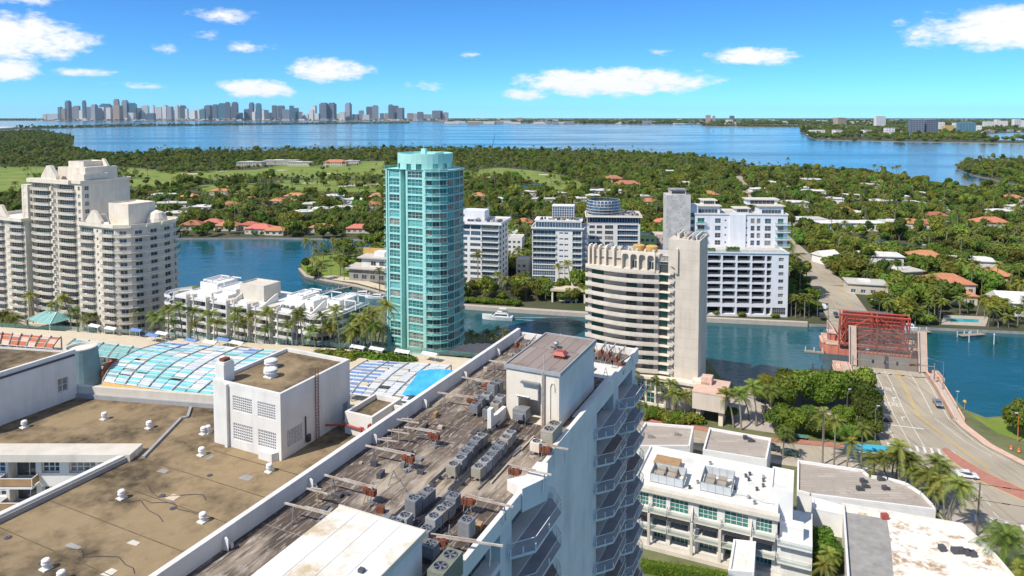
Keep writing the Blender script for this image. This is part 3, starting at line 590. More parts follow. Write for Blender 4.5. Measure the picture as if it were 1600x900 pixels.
for i in range(16):
    x = random.uniform(.6, 7); y = random.uniform(-6, 50); mb = MB(); pts = [(x, y, RZ + .06)]
    for k in range(4): pts.append((pts[-1][0] + random.uniform(.3, 1.1), pts[-1][1] + random.uniform(-.7, .7), RZ + .06))
    for p, q in zip(pts, pts[1:]): mb.tube(p, q, .035, n=5)
    part('hose', mb, random.choice(['steel', 'dark_grey', 'rust', 'white_steel']), FT)
for i in range(70):                                     # odd boxes, blocks, pans and scrap between the units
    x = random.choice([random.uniform(7.6, 15.2), random.uniform(1, 8)]); y = random.uniform(6.5, 52)
    if (8.2 < x and 29 < y < 41.4) or (7 < x < 15 and y < 7): continue
    w, d, h = random.uniform(.15, .7), random.uniform(.2, .9), random.uniform(.08, .5); mb = MB(); mb.prism([(x, y), (x + w, y + .1), (x + w - .1, y + d), (x - .1, y + d - .1)], RZ + .01, RZ + h); part('roof_scrap', mb, random.choice(['concrete', 'rust', 'white_steel', 'dark_grey', 'wood', 'galv', 'dark_grey']), FT)
for x in (10.5, 10.9, 8.7):                             # pipe racks along the banks
    for y0, y1 in ((8, 14.5), (16, 28.5)): mb = MB(); [mb.tube((x + .12 * k, y0, RZ + .35), (x + .12 * k, y1, RZ + .35), .045, n=5) for k in range(3)]; [mb.bar((x - .1, y, RZ + .15), (x + .4, y, RZ + .15), .08, .3) for y in np.arange(y0, y1, 1.3)]; part('pipe_rack', mb, 'dark_grey', FT)
for i in range(22):
    x, y = random.uniform(1.2, 14.5), random.uniform(41.8, 52) if i % 2 else random.uniform(8, 29); mb = MB(); a = random.uniform(0, 3); u = Vector((math.cos(a), math.sin(a), 0)) * random.uniform(.5, 1.1); c_ = Vector((x, y, RZ)); mb.bar(c_, c_ + u * .5 + Vector((0, 0, 1.1)), .05, .05); mb.bar(c_ + u, c_ + u * .5 + Vector((0, 0, 1.1)), .05, .05); mb.bar(c_ + u * .25 + Vector((0, 0, .5)), c_ + u * .75 + Vector((0, 0, .5)), .04, .04); part('trestle', mb, random.choice(['steel', 'white_steel', 'rust']), FT)
# ---- condenser units
spec('olive_metal', col=(.24, .25, .19), rough=.5, col2=(.19, .2, .15), scale=1); spec('tan_metal', col=(.42, .38, .30), rough=.5, col2=(.34, .3, .24), scale=1, dirt=.3)
def ac_meshes(key, w, d, h, fans, mat):
    def mk():
        a = MB(); z = .42; a.box(-w / 2, w / 2, -d / 2, d / 2, z, z + h)
        for sx in (-1, 1):
            for i in range(7): zz = z + .1 + (h - .22) * i / 6; a.box(min(sx * w / 2, sx * (w / 2 + .02)), max(sx * w / 2, sx * (w / 2 + .02)), -d / 2 + .06, d / 2 - .06, zz, zz + .05)
            for i in range(7): zz = z + .1 + (h - .22) * i / 6; a.box(-w / 2 + .06, w / 2 - .06, min(sx * d / 2, sx * (d / 2 + .02)), max(sx * d / 2, sx * (d / 2 + .02)), zz, zz + .05)
        f = []
        for c in fans:
            b = MB(); r = .40 * min(w, d / len(fans)) ; n = 18; z1 = z + h
            b.lathe([(r, 0), (r, .06), (r * .9, .06), (r * .9, .012)], n, (0, c, z1), 0, cap=False); b.lathe([(r * .9, .012), (r * .12, .012)], n, (0, c, z1), 1, cap=False)
            for i in range(5):
                t = 2 * math.pi * i / 5; u = Vector((math.cos(t), math.sin(t), 0)); v = Vector((-u.y, u.x, 0)); o = Vector((0, c, z1))
                b.quad(o + u * r * .1 + Vector((0, 0, .025)), o + u * r * .82 - v * .05 + Vector((0, 0, .02)), o + u * r * .82 + v * r * .3 + Vector((0, 0, .045)), o + u * r * .15 + v * .06 + Vector((0, 0, .04)), 0)
            b.lathe([(r * .16, .012), (r * .16, .07)], 8, (0, c, z1), 0)
            f.append(b.mesh('fan', ['steel', 'rubber']))
        g = MB()
        for sx in (-1, 1):
            for sy in (-1, 1): g.box(sx * w * .42 - .04, sx * w * .42 + .04, sy * d * .42 - .04, sy * d * .42 + .04, 0, z)
        for sx in (-1, 1): g.box(sx * w * .42 - .035, sx * w * .42 + .035, -d / 2, d / 2, z - .07, z - .004)
        return a.mesh('cabinet', mat), f, g.mesh('stand', 'steel')
    return shared(('ac', key, mat), mk)
def ac_unit(x, y, label, kind='small', mat='galv', rz=0, h=None):
    q = {'small': (.88, .88, .8, [0]), 'tall': (.92, .92, 1.15, [0]), 'twin': (1.15, 2.5, 1.5, [-.62, .62])}[kind]
    c, f, g = ac_meshes(kind, *q, mat); w = T2W(x, y)
    t = thing('condenser_unit', label, 'condenser', (*w, RZ + .003), GRID + rz, 'condenser units on the tarred roof'); ob('cabinet', c, t); ob('stand', g, t)
    for m_ in f: ob('fan', m_, t)
AC = {'in outer row of the long bank': [(708, 724), (719, 714), (727, 704.5), (735.5, 694.5), (744, 685), (752, 679)],
      'in inner row of the long bank': [(747.5, 727.5), (757.5, 718), (766, 709.5), (774, 700.5), (782.5, 692), (790.5, 682), (797, 674)],
      'in outer row of the bank near the penthouse': [(668.5, 765), (657.5, 775), (646, 784), (632.5, 804), (617, 813)],
      'in inner row of the bank near the penthouse': [(708, 773), (699, 787), (689, 794.5), (677.5, 805), (667, 824)],
      'in the ragged bank beside the stair house': [(770, 604), (778, 600), (761, 614.5), (750, 621), (742.5, 630), (763, 638), (775, 628), (782, 618)]}
for row, pts in AC.items():
    for i, p in enumerate(pts):
        x, y = L(p[0], p[1], RZ + 1.25); k = 'tall' if ('ragged' in row and i < 2) or (i == 2 and 'outer row of the bank near' in row) else 'small'
        ac_unit(x, y, f'grey condenser unit, {ORD[i]} from {"far" if "penthouse" in row or "ragged" in row else "near"} end {row}', k, ['galv', 'galv', 'grey', 'galv', 'tan_metal'][(i * 3 + len(row)) % 5] if k == 'small' else 'galv', random.uniform(-.08, .08))
for p, lb, k, m_ in (((673, 845), 'small grey condenser unit alone against the white penthouse wall', 'small', 'galv'), ((729, 815), 'tall pale condenser unit standing alone near the right parapet', 'tall', 'galv'), ((838, 686), 'small cream condenser unit alone beside the red hoist motor', 'small', 'ivory')):
    x, y = L(*p, RZ + 1.4); ac_unit(x, y, lb, k, m_)
x, y = L(696, 876, RZ + 1.9); ac_unit(x, y, 'large olive twin-fan condenser at the near end of the roof', 'twin', 'olive_metal')
x, y = L(862, 666, RZ + 1.9); ac_unit(x, y, 'large tan twin-fan condenser before the stair house front', 'twin', 'tan_metal')
x, y = L(815, 648, RZ + .8); w = T2W(x, y); t = thing('duct_unit', 'galvanised duct box in the dark opening of the stair house', 'duct', (*w, RZ), GRID); mb = MB(); mb.box(-.7, .7, -.6, .6, .5, 1.5); mb.prism([(-.5, -.9), (.5, -.9), (.5, -.6), (-.5, -.6)], .7, 1.2); part('casing', mb, 'galv', t); mb = MB(); [mb.box(a - .05, a + .05, b - .05, b + .05, 0, .5) for a in (-.6, .6) for b in (-.5, .5)]; part('legs', mb, 'steel', t)
# exhaust vents on the stair house roof
t = thing('roof_exhaust', 'rusty red hooded exhaust on the stair house roof', 'roof vent', (*T2W(13.0, 34.2), 65.42), GRID); mb = MB(); mb.prism([(-.55, -.45), (.55, -.45), (.55, .45), (-.55, .45)], 0, .35); part('base', mb, 'rust', t)
mb = MB(); mb.add([(-.7, -.6, .35), (.7, -.6, .35), (.7, .6, .35), (-.7, .6, .35), (-.4, -.35, .7), (.4, -.35, .7), (.4, .35, .7), (-.4, .35, .7)], [(4, 5, 6, 7), (0, 1, 5, 4), (1, 2, 6, 5), (2, 3, 7, 6), (3, 0, 4, 7), (3, 2, 1, 0)]); part('hood', mb, 'safety_orange' if False else 'red_paint', t)
t = thing('roof_fan', 'small grey spinning vent on the stair house roof', 'roof vent', (*T2W(11.6, 36.6), 65.42), GRID); mb = MB(); mb.lathe([(.15, 0), (.15, .4), (.3, .45), (.34, .6), (.2, .75), (.02, .78)], 12); part('cowl', mb, 'steel', t); mb = MB(); mb.bar((-.6, 0, .06), (.6, 0, .06), .12, .1); mb.bar((0, -.6, .05), (0, .6, .05), .12, .09); part('base', mb, 'dark_grey', t)
# ---- suspended-scaffold outriggers across the parapets
def outrigger(a, b, label, motor=True, z=RZ + 1.35):
    A = G(*a, z); B = G(*b, z); o = ob('scaffold_outrigger', None, None, (B[0], B[1], RZ)); tag(o, label, 'outrigger', 'scaffold outriggers on the tarred roof')
    q = Vector((A[0] - B[0], A[1] - B[1], 0)); u = q.normalized(); n = Vector((-u.y, u.x, 0)); zz = z - RZ
    mb = MB(); mb.bar((0, 0, zz), (q.x, q.y, zz), .11, .13); mb.bar(u * -.4 + Vector((0, 0, zz + .14)), q * .6 + Vector((0, 0, zz + .14)), .07, .06); part('beam', mb, 'white_steel', o)
    mb = MB()
    for s in (-1, 1): mb.bar(n * s * .45, Vector((0, 0, zz)), .06, .06); mb.bar(u * .7 + n * s * .3, u * .3 + Vector((0, 0, zz)), .05, .05)
    mb.bar(n * -.5 + Vector((0, 0, .04)), n * .5 + Vector((0, 0, .04)), .1, .08); part('stand', mb, 'steel', o)
    k = q * .82; mb = MB()
    for s in (-1, 1): mb.bar(k + n * s * .3 + Vector((0, 0, .0)), k + Vector((0, 0, zz)), .06, .06)
    part('fulcrum_stand', mb, 'steel', o)
    if motor:
        mb = MB(); mb.lathe([(.02, -.3), (.22, -.3), (.22, -.1), (.3, -.08), (.3, .12), (.2, .14), (.2, .3), (.02, .3)], 10); me = mb.mesh('counterweight', 'rust'); m_ = ob('counterweight', me, o, tuple(u * .55 + Vector((0, 0, zz - .28)))); m_.rotation_euler = (R(90), 0, math.atan2(n.y, n.x) + R(90))
        mb = MB(); [mb.box(-.36 + .24 * i, -.16 + .24 * i, -.22, .22, -.1, .34) for i in range(3)]; ob('weights', mb.mesh('weights', 'rust'), o, tuple(u * .1 + Vector((0, 0, zz - .5))), math.atan2(u.y, u.x))
OUT = [((445, 786), (525, 806), 'nearest', False), ((507, 742), (582, 762), 'second', True), ((571, 696), (642, 711), 'third', True), ((632, 667), (682, 676), 'fourth', True), ((684, 613), (741, 622), 'fifth', True), ((722, 589), (768, 598), 'sixth', True), ((764, 563), (806, 570), 'seventh', True)]
for a, b, n_, m_ in OUT: outrigger(a, b, f'long white scaffold beam over the left parapet, {n_} one from the camera', m_)
for a, b, n_ in (((786, 853), (682, 838), 'nearest'), ((802, 792), (727, 775), 'second'), ((862, 742), (800, 729), 'third'), ((888, 702), (848, 695), 'fourth')): outrigger(a, b, f'long white scaffold beam over the right parapet, {n_} one from the camera')
for i, (a, b) in enumerate((((820, 522), (806, 536)), ((838, 523), (826, 538)), ((876, 522), (866, 534)), ((932, 534), (925, 546)), ((948, 534), (938, 548)), ((962, 537), (950, 552)), ((978, 541), (962, 558)), ((990, 552), (970, 566)))):
    outrigger(a, b, f'short scaffold beam at the far roof end, {ORD[i]} from the left')
for i, (a, b) in enumerate((((479, 763), (512, 772)), ((620, 655), (655, 661)), ((606, 672), (640, 678)), ((590, 686), (622, 690)))):
    A = G(*a, RZ + 1.2); B = G(*b, RZ + 1.2); o = thing('parapet_clamp', f'white clamp frame hooked on the left parapet, {ORD[i]} from the camera' if i else 'white clamp frame hooked on the left parapet, lowest in the picture', 'clamp', (B[0], B[1], RZ)); q = Vector((A[0] - B[0], A[1] - B[1], 0)); mb = MB(); mb.bar((0, 0, 1.2), (q.x, q.y, 1.2), .1, .1); mb.bar((q.x * .5, q.y * .5, .1), (q.x * .5, q.y * .5, 1.6), .07, .07); part('arm', mb, 'white_steel', o); mb = MB(); mb.bar((q.x * .3, q.y * .3, 1.45), (q.x * .8, q.y * .8, 1.35), .08, .08); part('brace', mb, 'white_steel', o)
# ================================================================ foreground: long building with the brown gravel roof
B2 = 53.0; spec('tar_line', col=(.10, .075, .05), rough=.95, col2=(.2, .15, .09), scale=.8)
BR = thing('gravel_roof_building', 'long white building with a wide brown gravel roof and rooftop blocks', 'building', (*OT, 0), GRID)
f0 = Ti(-92, 72.35); f1 = Ti(-41.6, 72.35); pe = (-30.4, 17.8)
ROOFP = [(-.6, -22), (-.6, 39.8), (-13, 36.4), (-33.1, 30.9), (-52.8, 25.4), (-82, 17.3), f0, f1, pe, (-29.4, -22)]
mb = MB(); mb.sheet(ROOFP, B2); part('roof_surface', mb, 'gravel_roof', BR)
ops = []
X0 = -92
def fx(px): return (px - 800) / FPX * 72.35 * 1.0 - X0
for k in range(15):
    zc = 51.35 - 2.7 * k
    ops += [(fx(44), fx(73), zc - .15, zc + 1.05, 3, 2), (fx(88), fx(131), zc - .15, zc + 1.05, 4, 2), (fx(136), fx(164), zc - .15, zc + 1.05, 2, 2), (fx(0) - .6, fx(35), zc - 1.1, zc + 1.1, 2, 1, 'glass', 1.2), (fx(-60), fx(-14), zc - .15, zc + 1.05, 4, 2), (fx(-150), fx(-80), zc - .15, zc + 1.05, 4, 2)]
facade(BR, f0, f1, 0, B2 + .05, ops, 'white', depth=.35, wname='window', fr='white_clean', ft=.09)
bm_ = balcony_mesh(3.6, 1.1, 'wood', 'white', key='fg', h=.95)
for k in range(8):
    x = Ti(X0 + (fx(0) - .6 + fx(35)) / 2, 72.35); put_balcony(BR, bm_, (x[0], x[1], 50.2 - 2.7 * k), R(25.1))
mb = MB(); le = [Ti(-92, 71.3), Ti(-41.0, 71.3), Ti(-41.0, 73.9), Ti(-92, 73.9)]; mb.prism(le, 52.95, 53.75); part('eaves_ledge', mb, 'cream', BR)
mb = MB(); mb.prism([(-30.9, -22), (-30.3, -22), (-30.3, 18.6), (-30.9, 18.3)], 0, 53.7); part('parapet', mb, 'white', BR)
mb = MB(); mb.box(-30.28, -30.1, -22, 18, 53.02, 53.5); part('flashing', mb, 'grey', BR)
for p, q in (((-.8, 39.8), (-13, 36.4)), ((-13, 36.4), (-33.1, 30.9)), ((-33.1, 30.9), (-52.8, 25.4)), ((-52.8, 25.4), (-82, 17.3))):
    d = (Vector(q) - Vector(p)).normalized(); n = Vector((d.y, -d.x)) * .55; mb = MB(); mb.prism([p, q, tuple(Vector(q) + n), tuple(Vector(p) + n)], 0, 54.5); part('parapet', mb, 'cream', BR)
    n2 = -n * .5; mb = MB(); mb.prism([p, q, tuple(Vector(q) + n2), tuple(Vector(p) + n2)], 52.9, 53.55); part('flashing', mb, 'grey', BR)
kj = [L(245, 712, B2), L(296, 650, B2), L(283, 650, B2), L(296, 637, B2)]
for p, q in zip([(-29.2, 18.4), L(283, 655, B2), L(293, 653, B2)], [L(283, 655, B2), L(293, 653, B2), L(298, 638, B2)]): mb = MB(); mb.bar((*p, B2 + .1), (*q, B2 + .1), .3, .28); part('expansion_joint', mb, 'grey', BR)
rg_ = random.Random(8)
for k in range(9):                                      # seams, drains, patches and cables of the gravel roof
    y = -14 + k * 4.6; mb = MB(); xl = -29.8 if y < 17 else -29.5 + (y - 17) * 1.0; xr = -16 if y > 23.5 else -1.2
    mb.box(max(xl, -25 if y > 23 else xl), xr - (10 if y > 23 else 0), y, y + .07, B2 + .004, B2 + .035) if y < 23.5 else None
    if mb.v: part('roof_seam', mb, 'tar_line', BR)
for k in range(12): x, y = rg_.uniform(-29, -3), rg_.uniform(-4, 22); w, d = rg_.uniform(.5, 1.8), rg_.uniform(.4, 1.2); mb = MB(); mb.prism([(x, y), (x + w, y + .1), (x + w - .1, y + d), (x + .1, y + d)], B2 + .004, B2 + .03, bottom=False); part('roof_patch', mb, rg_.choice(['concrete', 'sand', 'tar_line', 'cream']), BR)
for k in range(7): x, y = rg_.uniform(-28, -4), rg_.uniform(-2, 21); mb = MB(); mb.lathe([(.28, .01), (.28, .06), (.12, .08), (.02, .03)], 10, (x, y, B2)); part('roof_drain', mb, 'dark_grey', BR)
for k in range(4):
    x, y = rg_.uniform(-26, -8), rg_.uniform(0, 16); mb = MB(); pts = [(x, y, B2 + .04)]
    for q in range(7): pts.append((pts[-1][0] + rg_.uniform(.6, 1.6), pts[-1][1] + rg_.uniform(-.7, .9), B2 + .04))
    [mb.tube(a, b, .03, n=4) for a, b in zip(pts, pts[1:])]; part('roof_cable', mb, 'dark_grey', BR)
# two storey plant house with pierced block screens
bx = (-25.2, -15.2, 24.3, 35.9, B2, 59.9)
facade(BR, (bx[0], bx[2]), (bx[1], bx[2]), B2, 60.3, [(3.0, 5.9, 57.3, 59.0, 0, 0, None, .3), (6.7, 9.3, 57.3, 59.0, 0, 0, None, .3), (3.0, 5.9, 54.0, 55.9, 0, 0, None, .3), (6.7, 9.3, 54.0, 55.9, 0, 0, None, .3)], 'white', name='plant_house_facade')
facade(BR, (bx[1], bx[2]), (bx[1], bx[3]), B2, 60.3, [(.9, 3.3, 54.0, 55.9, 0, 0, None, .12), (10.2, 11.2, B2 + .02, 55.3, 1, 1, 'grey', .15)], 'white', name='plant_house_wall', wname='door')
mb = MB(); mb.quad((bx[1], bx[3], B2), (bx[0], bx[3], B2), (bx[0], bx[3], 60.3), (bx[1], bx[3], 60.3)); mb.quad((bx[0], bx[3], B2), (bx[0], bx[2], B2), (bx[0], bx[2], 60.3), (bx[0], bx[3], 60.3)); mb.box(bx[0] + 2.0, bx[0] + 2.4, bx[2] - .35, bx[2] - .001, B2, 60.2); part('plant_house_wall', mb, 'white', BR)
mb = MB(); mb.sheet([(bx[0], bx[2]), (bx[1], bx[2]), (bx[1], bx[3]), (bx[0], bx[3])], 59.95); part('plant_house_roof', mb, 'gravel_roof', BR)
for a in ((bx[0] - .02, bx[1] + .02, bx[2] - .02, bx[2] + .3), (bx[1] - .3, bx[1] + .02, bx[2] + .31, bx[3] + .02), (bx[0] - .02, bx[0] + .3, bx[2] + .31, bx[3] + .02), (bx[0] + .31, bx[1] - .31, bx[3] - .3, bx[3] + .02)): mb = MB(); mb.box(*a, 59.9, 60.36); part('parapet', mb, 'white', BR)
def screen(w, h, nx, nz):
    def mk():
        mb = MB(); t = .055
        for i in range(nx + 1): x = (w - t) * i / nx; mb.box(x, x + t, 0, .14, 0, h)
        for j in range(nz + 1): z = (h - t) * j / nz; mb.box(t, w - t, .005, .135, z, z + t)
        mb.quad((0, .2, 0), (w, .2, 0), (w, .2, h), (0, .2, h)); return mb.mesh('block_screen', 'white_clean')
    return shared(('scr', w, h, nx), mk)
for x, w in ((3.0, 2.9), (6.7, 2.6)):
    for z, h in ((57.3, 1.7), (54.0, 1.9)): ob('block_screen', screen(w, h, 10, 6), BR, (bx[0] + x, bx[2] + .03, z))
ob('block_screen', screen(2.4, 1.9, 10, 7), BR, (bx[1] - .02, bx[2] + .9, 54.0), R(90))
mb = MB()
for y in (29.6, 30.1): mb.bar((-15.05, y, B2), (-15.05, y, 61.4), .06, .06)
for i in range(22): mb.bar((-15.05, 29.6, B2 + .3 + .36 * i), (-15.05, 30.1, B2 + .3 + .36 * i), .04, .04)
part('ladder', mb, 'rust', BR)
mb = MB(); mb.tube((-15.1, 28.0, B2 + .5), (-15.1, 28.0, 56.4), .08); mb.box(-15.18, -14.9, 28.1, 28.6, B2 + .4, B2 + 1.2); part('standpipe', mb, 'dark_grey', BR)
mb = MB(); mb.box(-25.0, -23.7, 24.5, 26.0, 59.96, 62.1); mb.box(-24.9, -23.8, 24.6, 25.9, 62.1, 62.3); ch = part('chimney', mb, 'white', BR); mb = MB(); mb.box(-24.7, -24.0, 24.8, 25.7, 62.3, 62.6); part('cap', mb, 'rust', ch)
mb = MB(); mb.prism([(-17.8, 23.6), (-15.9, 23.6), (-15.6, 24.25), (-17.8, 24.25)], B2, B2 + .9); part('step_wall', mb, 'white', BR)
# low tank room with red pipe
sx = (-13.2, -9.3, 32.4, 38.3); mb = MB()
for a in ((sx[0], sx[1], sx[2], sx[2] + .35), (sx[0], sx[1], sx[3] - .35, sx[3]), (sx[0], sx[0] + .35, sx[2] + .35, sx[3] - .35), (sx[1] - .35, sx[1], sx[2] + .35, sx[3] - .35)): mb.box(*a, B2, 55.6)
part('tank_room_wall', mb, 'white', BR); mb = MB(); mb.box(sx[0] + .35, sx[1] - .35, sx[2] + .35, sx[3] - .35, B2, 55.0); part('tank_room_roof', mb, 'gravel_roof', BR)
mb = MB(); pts = [(-14.9, 31.0, 54.2), (-13.0, 32.1, 54.2), (-9.9, 32.15, 54.0), (-9.7, 32.15, 54.0), (-9.6, 32.15, 54.75), (-9.3, 32.15, 54.9)]
for p, q in zip(pts, pts[1:]): mb.tube(p, q, .13, n=8)
mb.box(-10.9, -10.5, 31.95, 32.35, 53.8, 54.25); part('fire_pipe', mb, 'red_paint', BR)
mb = MB(); mb.box(-9.25, -5.2, 36.5, 36.9, B2, 55.4); mb.box(-5.6, -5.2, 33, 36.5, B2, 54.6); part('low_wall', mb, 'white', BR)
# higher wing at the picture's left
facade(BR, (-51.8, 11.2), (-51.8, 25.6), B2 - .2, 59.2, [(12.0, 13.3, 54.4, 56.2, 2, 2)], 'white', name='wing_wall')
mb = MB(); q = [(-51.8, 11.2), (-51.8, 25.6), (-85, 16.2), (-85, 2)]; mb.sheet(q, 58.9); part('wing_roof', mb, 'gravel_roof', BR)
mb = MB(); mb.quad((-51.8, 25.6, 0), (-85, 16.2, 0), (-85, 16.2, 59.2), (-51.8, 25.6, 59.2)); mb.quad((-85, 2, 0), (-51.8, 11.2, 0), (-51.8, 11.2, 59.2), (-85, 2, 59.2)); part('wing_wall', mb, 'white', BR)
mb = MB(); mb.box(-52.2, -51.78, 11.2, 25.6, 59.2, 59.45); part('parapet', mb, 'white', BR); mb = MB(); mb.box(-51.76, -51.66, 11.4, 25.4, 58.65, 58.9); part('gutter', mb, 'dark_grey', BR)
mb = MB(); mb.box(-56, -54.5, 15.5, 16.6, 58.9, 59.5); part('roof_hatch', mb, 'concrete', BR)
# mushroom vents
def vent_mesh():
    a = MB(); a.prism([(-.45, -.45), (.45, -.45), (.45, .45), (-.45, .45)], 0, .12); b = MB(); b.lathe([(.30, .12), (.27, .5), (.40, .52), (.42, .66), (.33, .68), (.33, .78), (.40, .80), (.40, .95), (.30, 1.05), (.02, 1.08)], 16); return a.mesh('curb', 'roof_white'), b.mesh('cowl', 'white_clean')
V = vent_mesh()
VL = [((163, 655), 'nearest the left wing shadow'), ((233, 669), 'before the beige parapet'), ((315, 711), 'at the foot of the plant house, nearer one'), ((318, 678), 'at the foot of the plant house, farther one'), ((325, 676), 'squeezed against the plant house corner'), ((190, 779), 'in the middle of the wide gravel roof'),
      ((317, 815), 'near the ledge of the tarred tower'), ((72, 889), 'at the bottom left of the gravel roof'), ((96, 908), 'cut by the bottom edge of the picture'), ((421, 737), 'beside the step wall of the plant house'), ((38, 668), 'in the shadow of the left wing')]
for p, l in VL:
    o = thing('roof_vent', 'white mushroom roof vent ' + l, 'roof vent', (*G(*p, B2), B2 + .003), GRID, 'mushroom vents on the gravel roof'); ob('curb', V[0], o, sc=.85); ob('cowl', V[1], o, sc=.82)
for (x, y), l in (((-20.5, 28.3), 'large round vent on the plant house roof, nearer of two'), ((-22.6, 30.5), 'large round vent on the plant house roof, farther of two')):
    o = thing('roof_vent', l, 'roof vent', (*T2W(x, y), 59.96), GRID); ob('curb', V[0], o, sc=1.3); ob('cowl', V[1], o, sc=(1.9, 1.9, 1.0))
# ================================================================ pool deck under its lattice roofs
PD = thing('pool_deck', 'sand coloured podium deck with railings between the gravel roof and the creek', 'deck', (-90, 220, 0))
def pd(p): return [(x + 90, y - 220) for x, y in p]
mb = MB(); mb.prism(pd(GP([(-120, 508), (0, 511), (200, 524), (400, 536), (560, 547), (700, 557), (800, 566), (860, 640), (640, 660), (330, 660), (-120, 660)], 15)), 2.2, 15, 0, top=1); part('podium', mb, ['cream', 'sand'], PD)
def rail_line(P, pts, z, h, n, mat, off):
    for (a, b), k in zip(zip(pts, pts[1:]), n):
        for i in range(k):
            p = (a[0] + (b[0] - a[0]) * i / k - off[0], a[1] + (b[1] - a[1]) * i / k - off[1]); q = (a[0] + (b[0] - a[0]) * (i + 1) / k - off[0], a[1] + (b[1] - a[1]) * (i + 1) / k - off[1])
            mb = MB(); mb.bar((*p, z), (*p, z + h), .1, .1); mb.bar((*p, z + h), (*q, z + h), .08, .08); mb.bar((*p, z + h * .5), (*q, z + h * .5), .04, .04); mb.quad((*p, z + .1), (*q, z + .1), (*q, z + h * .9), (*p, z + h * .9), 1); part('fence_panel', mb, ['dark_grey', mat], P)
spec('fence_mesh', col=(.12, .24, .20), rough=.8, alpha=.55)
rail_line(PD, GP([(-60, 508), (200, 522), (400, 534), (560, 545), (700, 555), (795, 564)], 15), 15, 1.7, [12, 10, 8, 7, 5], 'fence_mesh', (-90, 220))
def lattice(name, label, quad, z0, z1, nu, nv, matf, beams, bow=0, fascia=None):
    """sloped lattice roof: quad = near-left, near-right, far-right, far-left (world), panels and beams each a part"""
    q = [Vector((*p, z)) for p, z in zip(quad, (z0, z0, z1, z1))]; o = q[0].copy(); T = thing(name, label, 'lattice roof', (o.x, o.y, 15))
    base = Vector((o.x, o.y, 15))
    def at(u, v, dz=0):
        uu = u - bow * math.sin(math.pi * v) * (1 - u); a = q[0].lerp(q[1], uu); b = q[3].lerp(q[2], uu); p = a.lerp(b, v) - base; p.z += dz + 1.2 * math.sin(math.pi * v * .55); return p
    for i in range(nu):
        for j in range(nv):
            g = .04; mb = MB(); u0, u1, v0, v1 = (i + g) / nu, (i + 1 - g) / nu, (j + g) / nv, (j + 1 - g) / nv; m_ = matf(i, j)
            if m_: mb.quad(at(u0, v0), at(u1, v0), at(u1, v1), at(u0, v1)); mb.quad(at(u0, v0, -.12), at(u0, v1, -.12), at(u1, v1, -.12), at(u1, v0, -.12)); part('panel', mb, m_, T)
    for i in range(0, nu + 1, beams[0]):
        mb = MB(); pts = [at(i / nu, k / 8, .25) for k in range(9)]; [mb.bar(a, b, .22, .3) for a, b in zip(pts, pts[1:])]; part('main_beam', mb, 'dark_grey' if i % 2 else 'grey', T)
    for j in range(0, nv + 1, beams[1]):
        mb = MB(); pts = [at(k / 6, j / nv, .1) for k in range(7)]; [mb.bar(a, b, .1, .12) for a, b in zip(pts, pts[1:])]; part('purlin', mb, 'white_clean', T)
    for i in range(0, nu + 1, beams[0]):
        a = at(i / nu, 0, 0); mb = MB(); mb.bar(a, (a.x, a.y, 0), .3, .3); part('post', mb, 'grey', T); a = at(i / nu, 1, 0); mb = MB(); mb.bar(a, (a.x, a.y, 0), .3, .3); part('post', mb, 'grey', T)
    if fascia:
        mb = MB()
        for k in range(6):
            a = at(k / 6, 0, -.1); b = at((k + 1) / 6, 0, -.1); n = Vector((0, -1.2, -2.0)); mb.quad(a + n, b + n, b, a)
        part('fascia', mb, fascia, T)
    return T
rp = random.Random(5)
def turqf(i, j):
    r = rp.random(); return 'blue_sheet' if j >= 22 and r < .35 else 'pale_panel' if j % 3 == 2 and r < .7 else 'turq' if r < .62 else 'white_clean' if r < .72 else 'pale_panel' if r < .9 else 'aqua_glass' if r < .96 else None
lattice('pool_canopy', 'big turquoise and white panelled lattice roof over the pool deck', [G(160, 596, 17), G(345, 622, 17), G(452, 556, 21), G(258, 541, 21)], 17, 21, 10, 26, turqf, (2, 2), .12, 'ochre')
def greyf(i, j):
    r = rp.random(); return 'blue_sheet' if i < 3 and j % 2 and r < .85 else 'pale_panel' if r < .75 else 'grey' if r < .85 else None
lattice('slat_canopy', 'grey slatted lattice roof with blue strips behind the plant house', [G(520, 612, 17), G(640, 628, 17), G(705, 578, 20.5), G(575, 570, 20.5)], 17, 20.5, 8, 20, greyf, (2, 2), .05)
tz = [G(628, 622, 18), G(700, 632, 18), G(722, 588, 21.2), G(655, 584, 21.2)]; T = thing('blue_tarp', 'bright blue tarpaulin spread over the lattice beside the tarred tower', 'tarpaulin', (*tz[0], 18)); mb = MB(); n = 8
for i in range(n + 1):
    for j in range(n + 1):
        u, v = i / n, j / n; a = Vector((*tz[0], 18.7)).lerp(Vector((*tz[1], 18.7)), u); b = Vector((*tz[3], 22.5)).lerp(Vector((*tz[2], 22.5)), u); p = a.lerp(b, v); mb.v.append((p.x - tz[0][0], p.y - tz[0][1], p.z - 18 + .5 * math.sin(5 * u + 2 * v) * math.cos(4 * v) + random.uniform(-.1, .1)))
mb.f = [(i * (n + 1) + j, (i + 1) * (n + 1) + j, (i + 1) * (n + 1) + j + 1, i * (n + 1) + j + 1) for i in range(n) for j in range(n)]; mb.m = [0] * len(mb.f); part('sheet', mb, 'blue_tarp', T)
def glassf(i, j): return 'aqua_glass'
lattice('glass_canopy', 'pale green glazed canopy beside the grey drum at the deck', [G(95, 551, 19), G(218, 564, 19), G(232, 551, 19.6), G(118, 536, 19.6)], 19, 19.6, 10, 3, glassf, (2, 1))
lattice('brown_canopy', 'brown framed low lattice at the far left of the deck', [G(-40, 535, 18), G(82, 545, 18), G(96, 533, 18.5), G(-40, 522, 18.5)], 18, 18.5, 9, 3, lambda i, j: 'orange' if (i + j) % 3 else 'coral_pale', (1, 1))
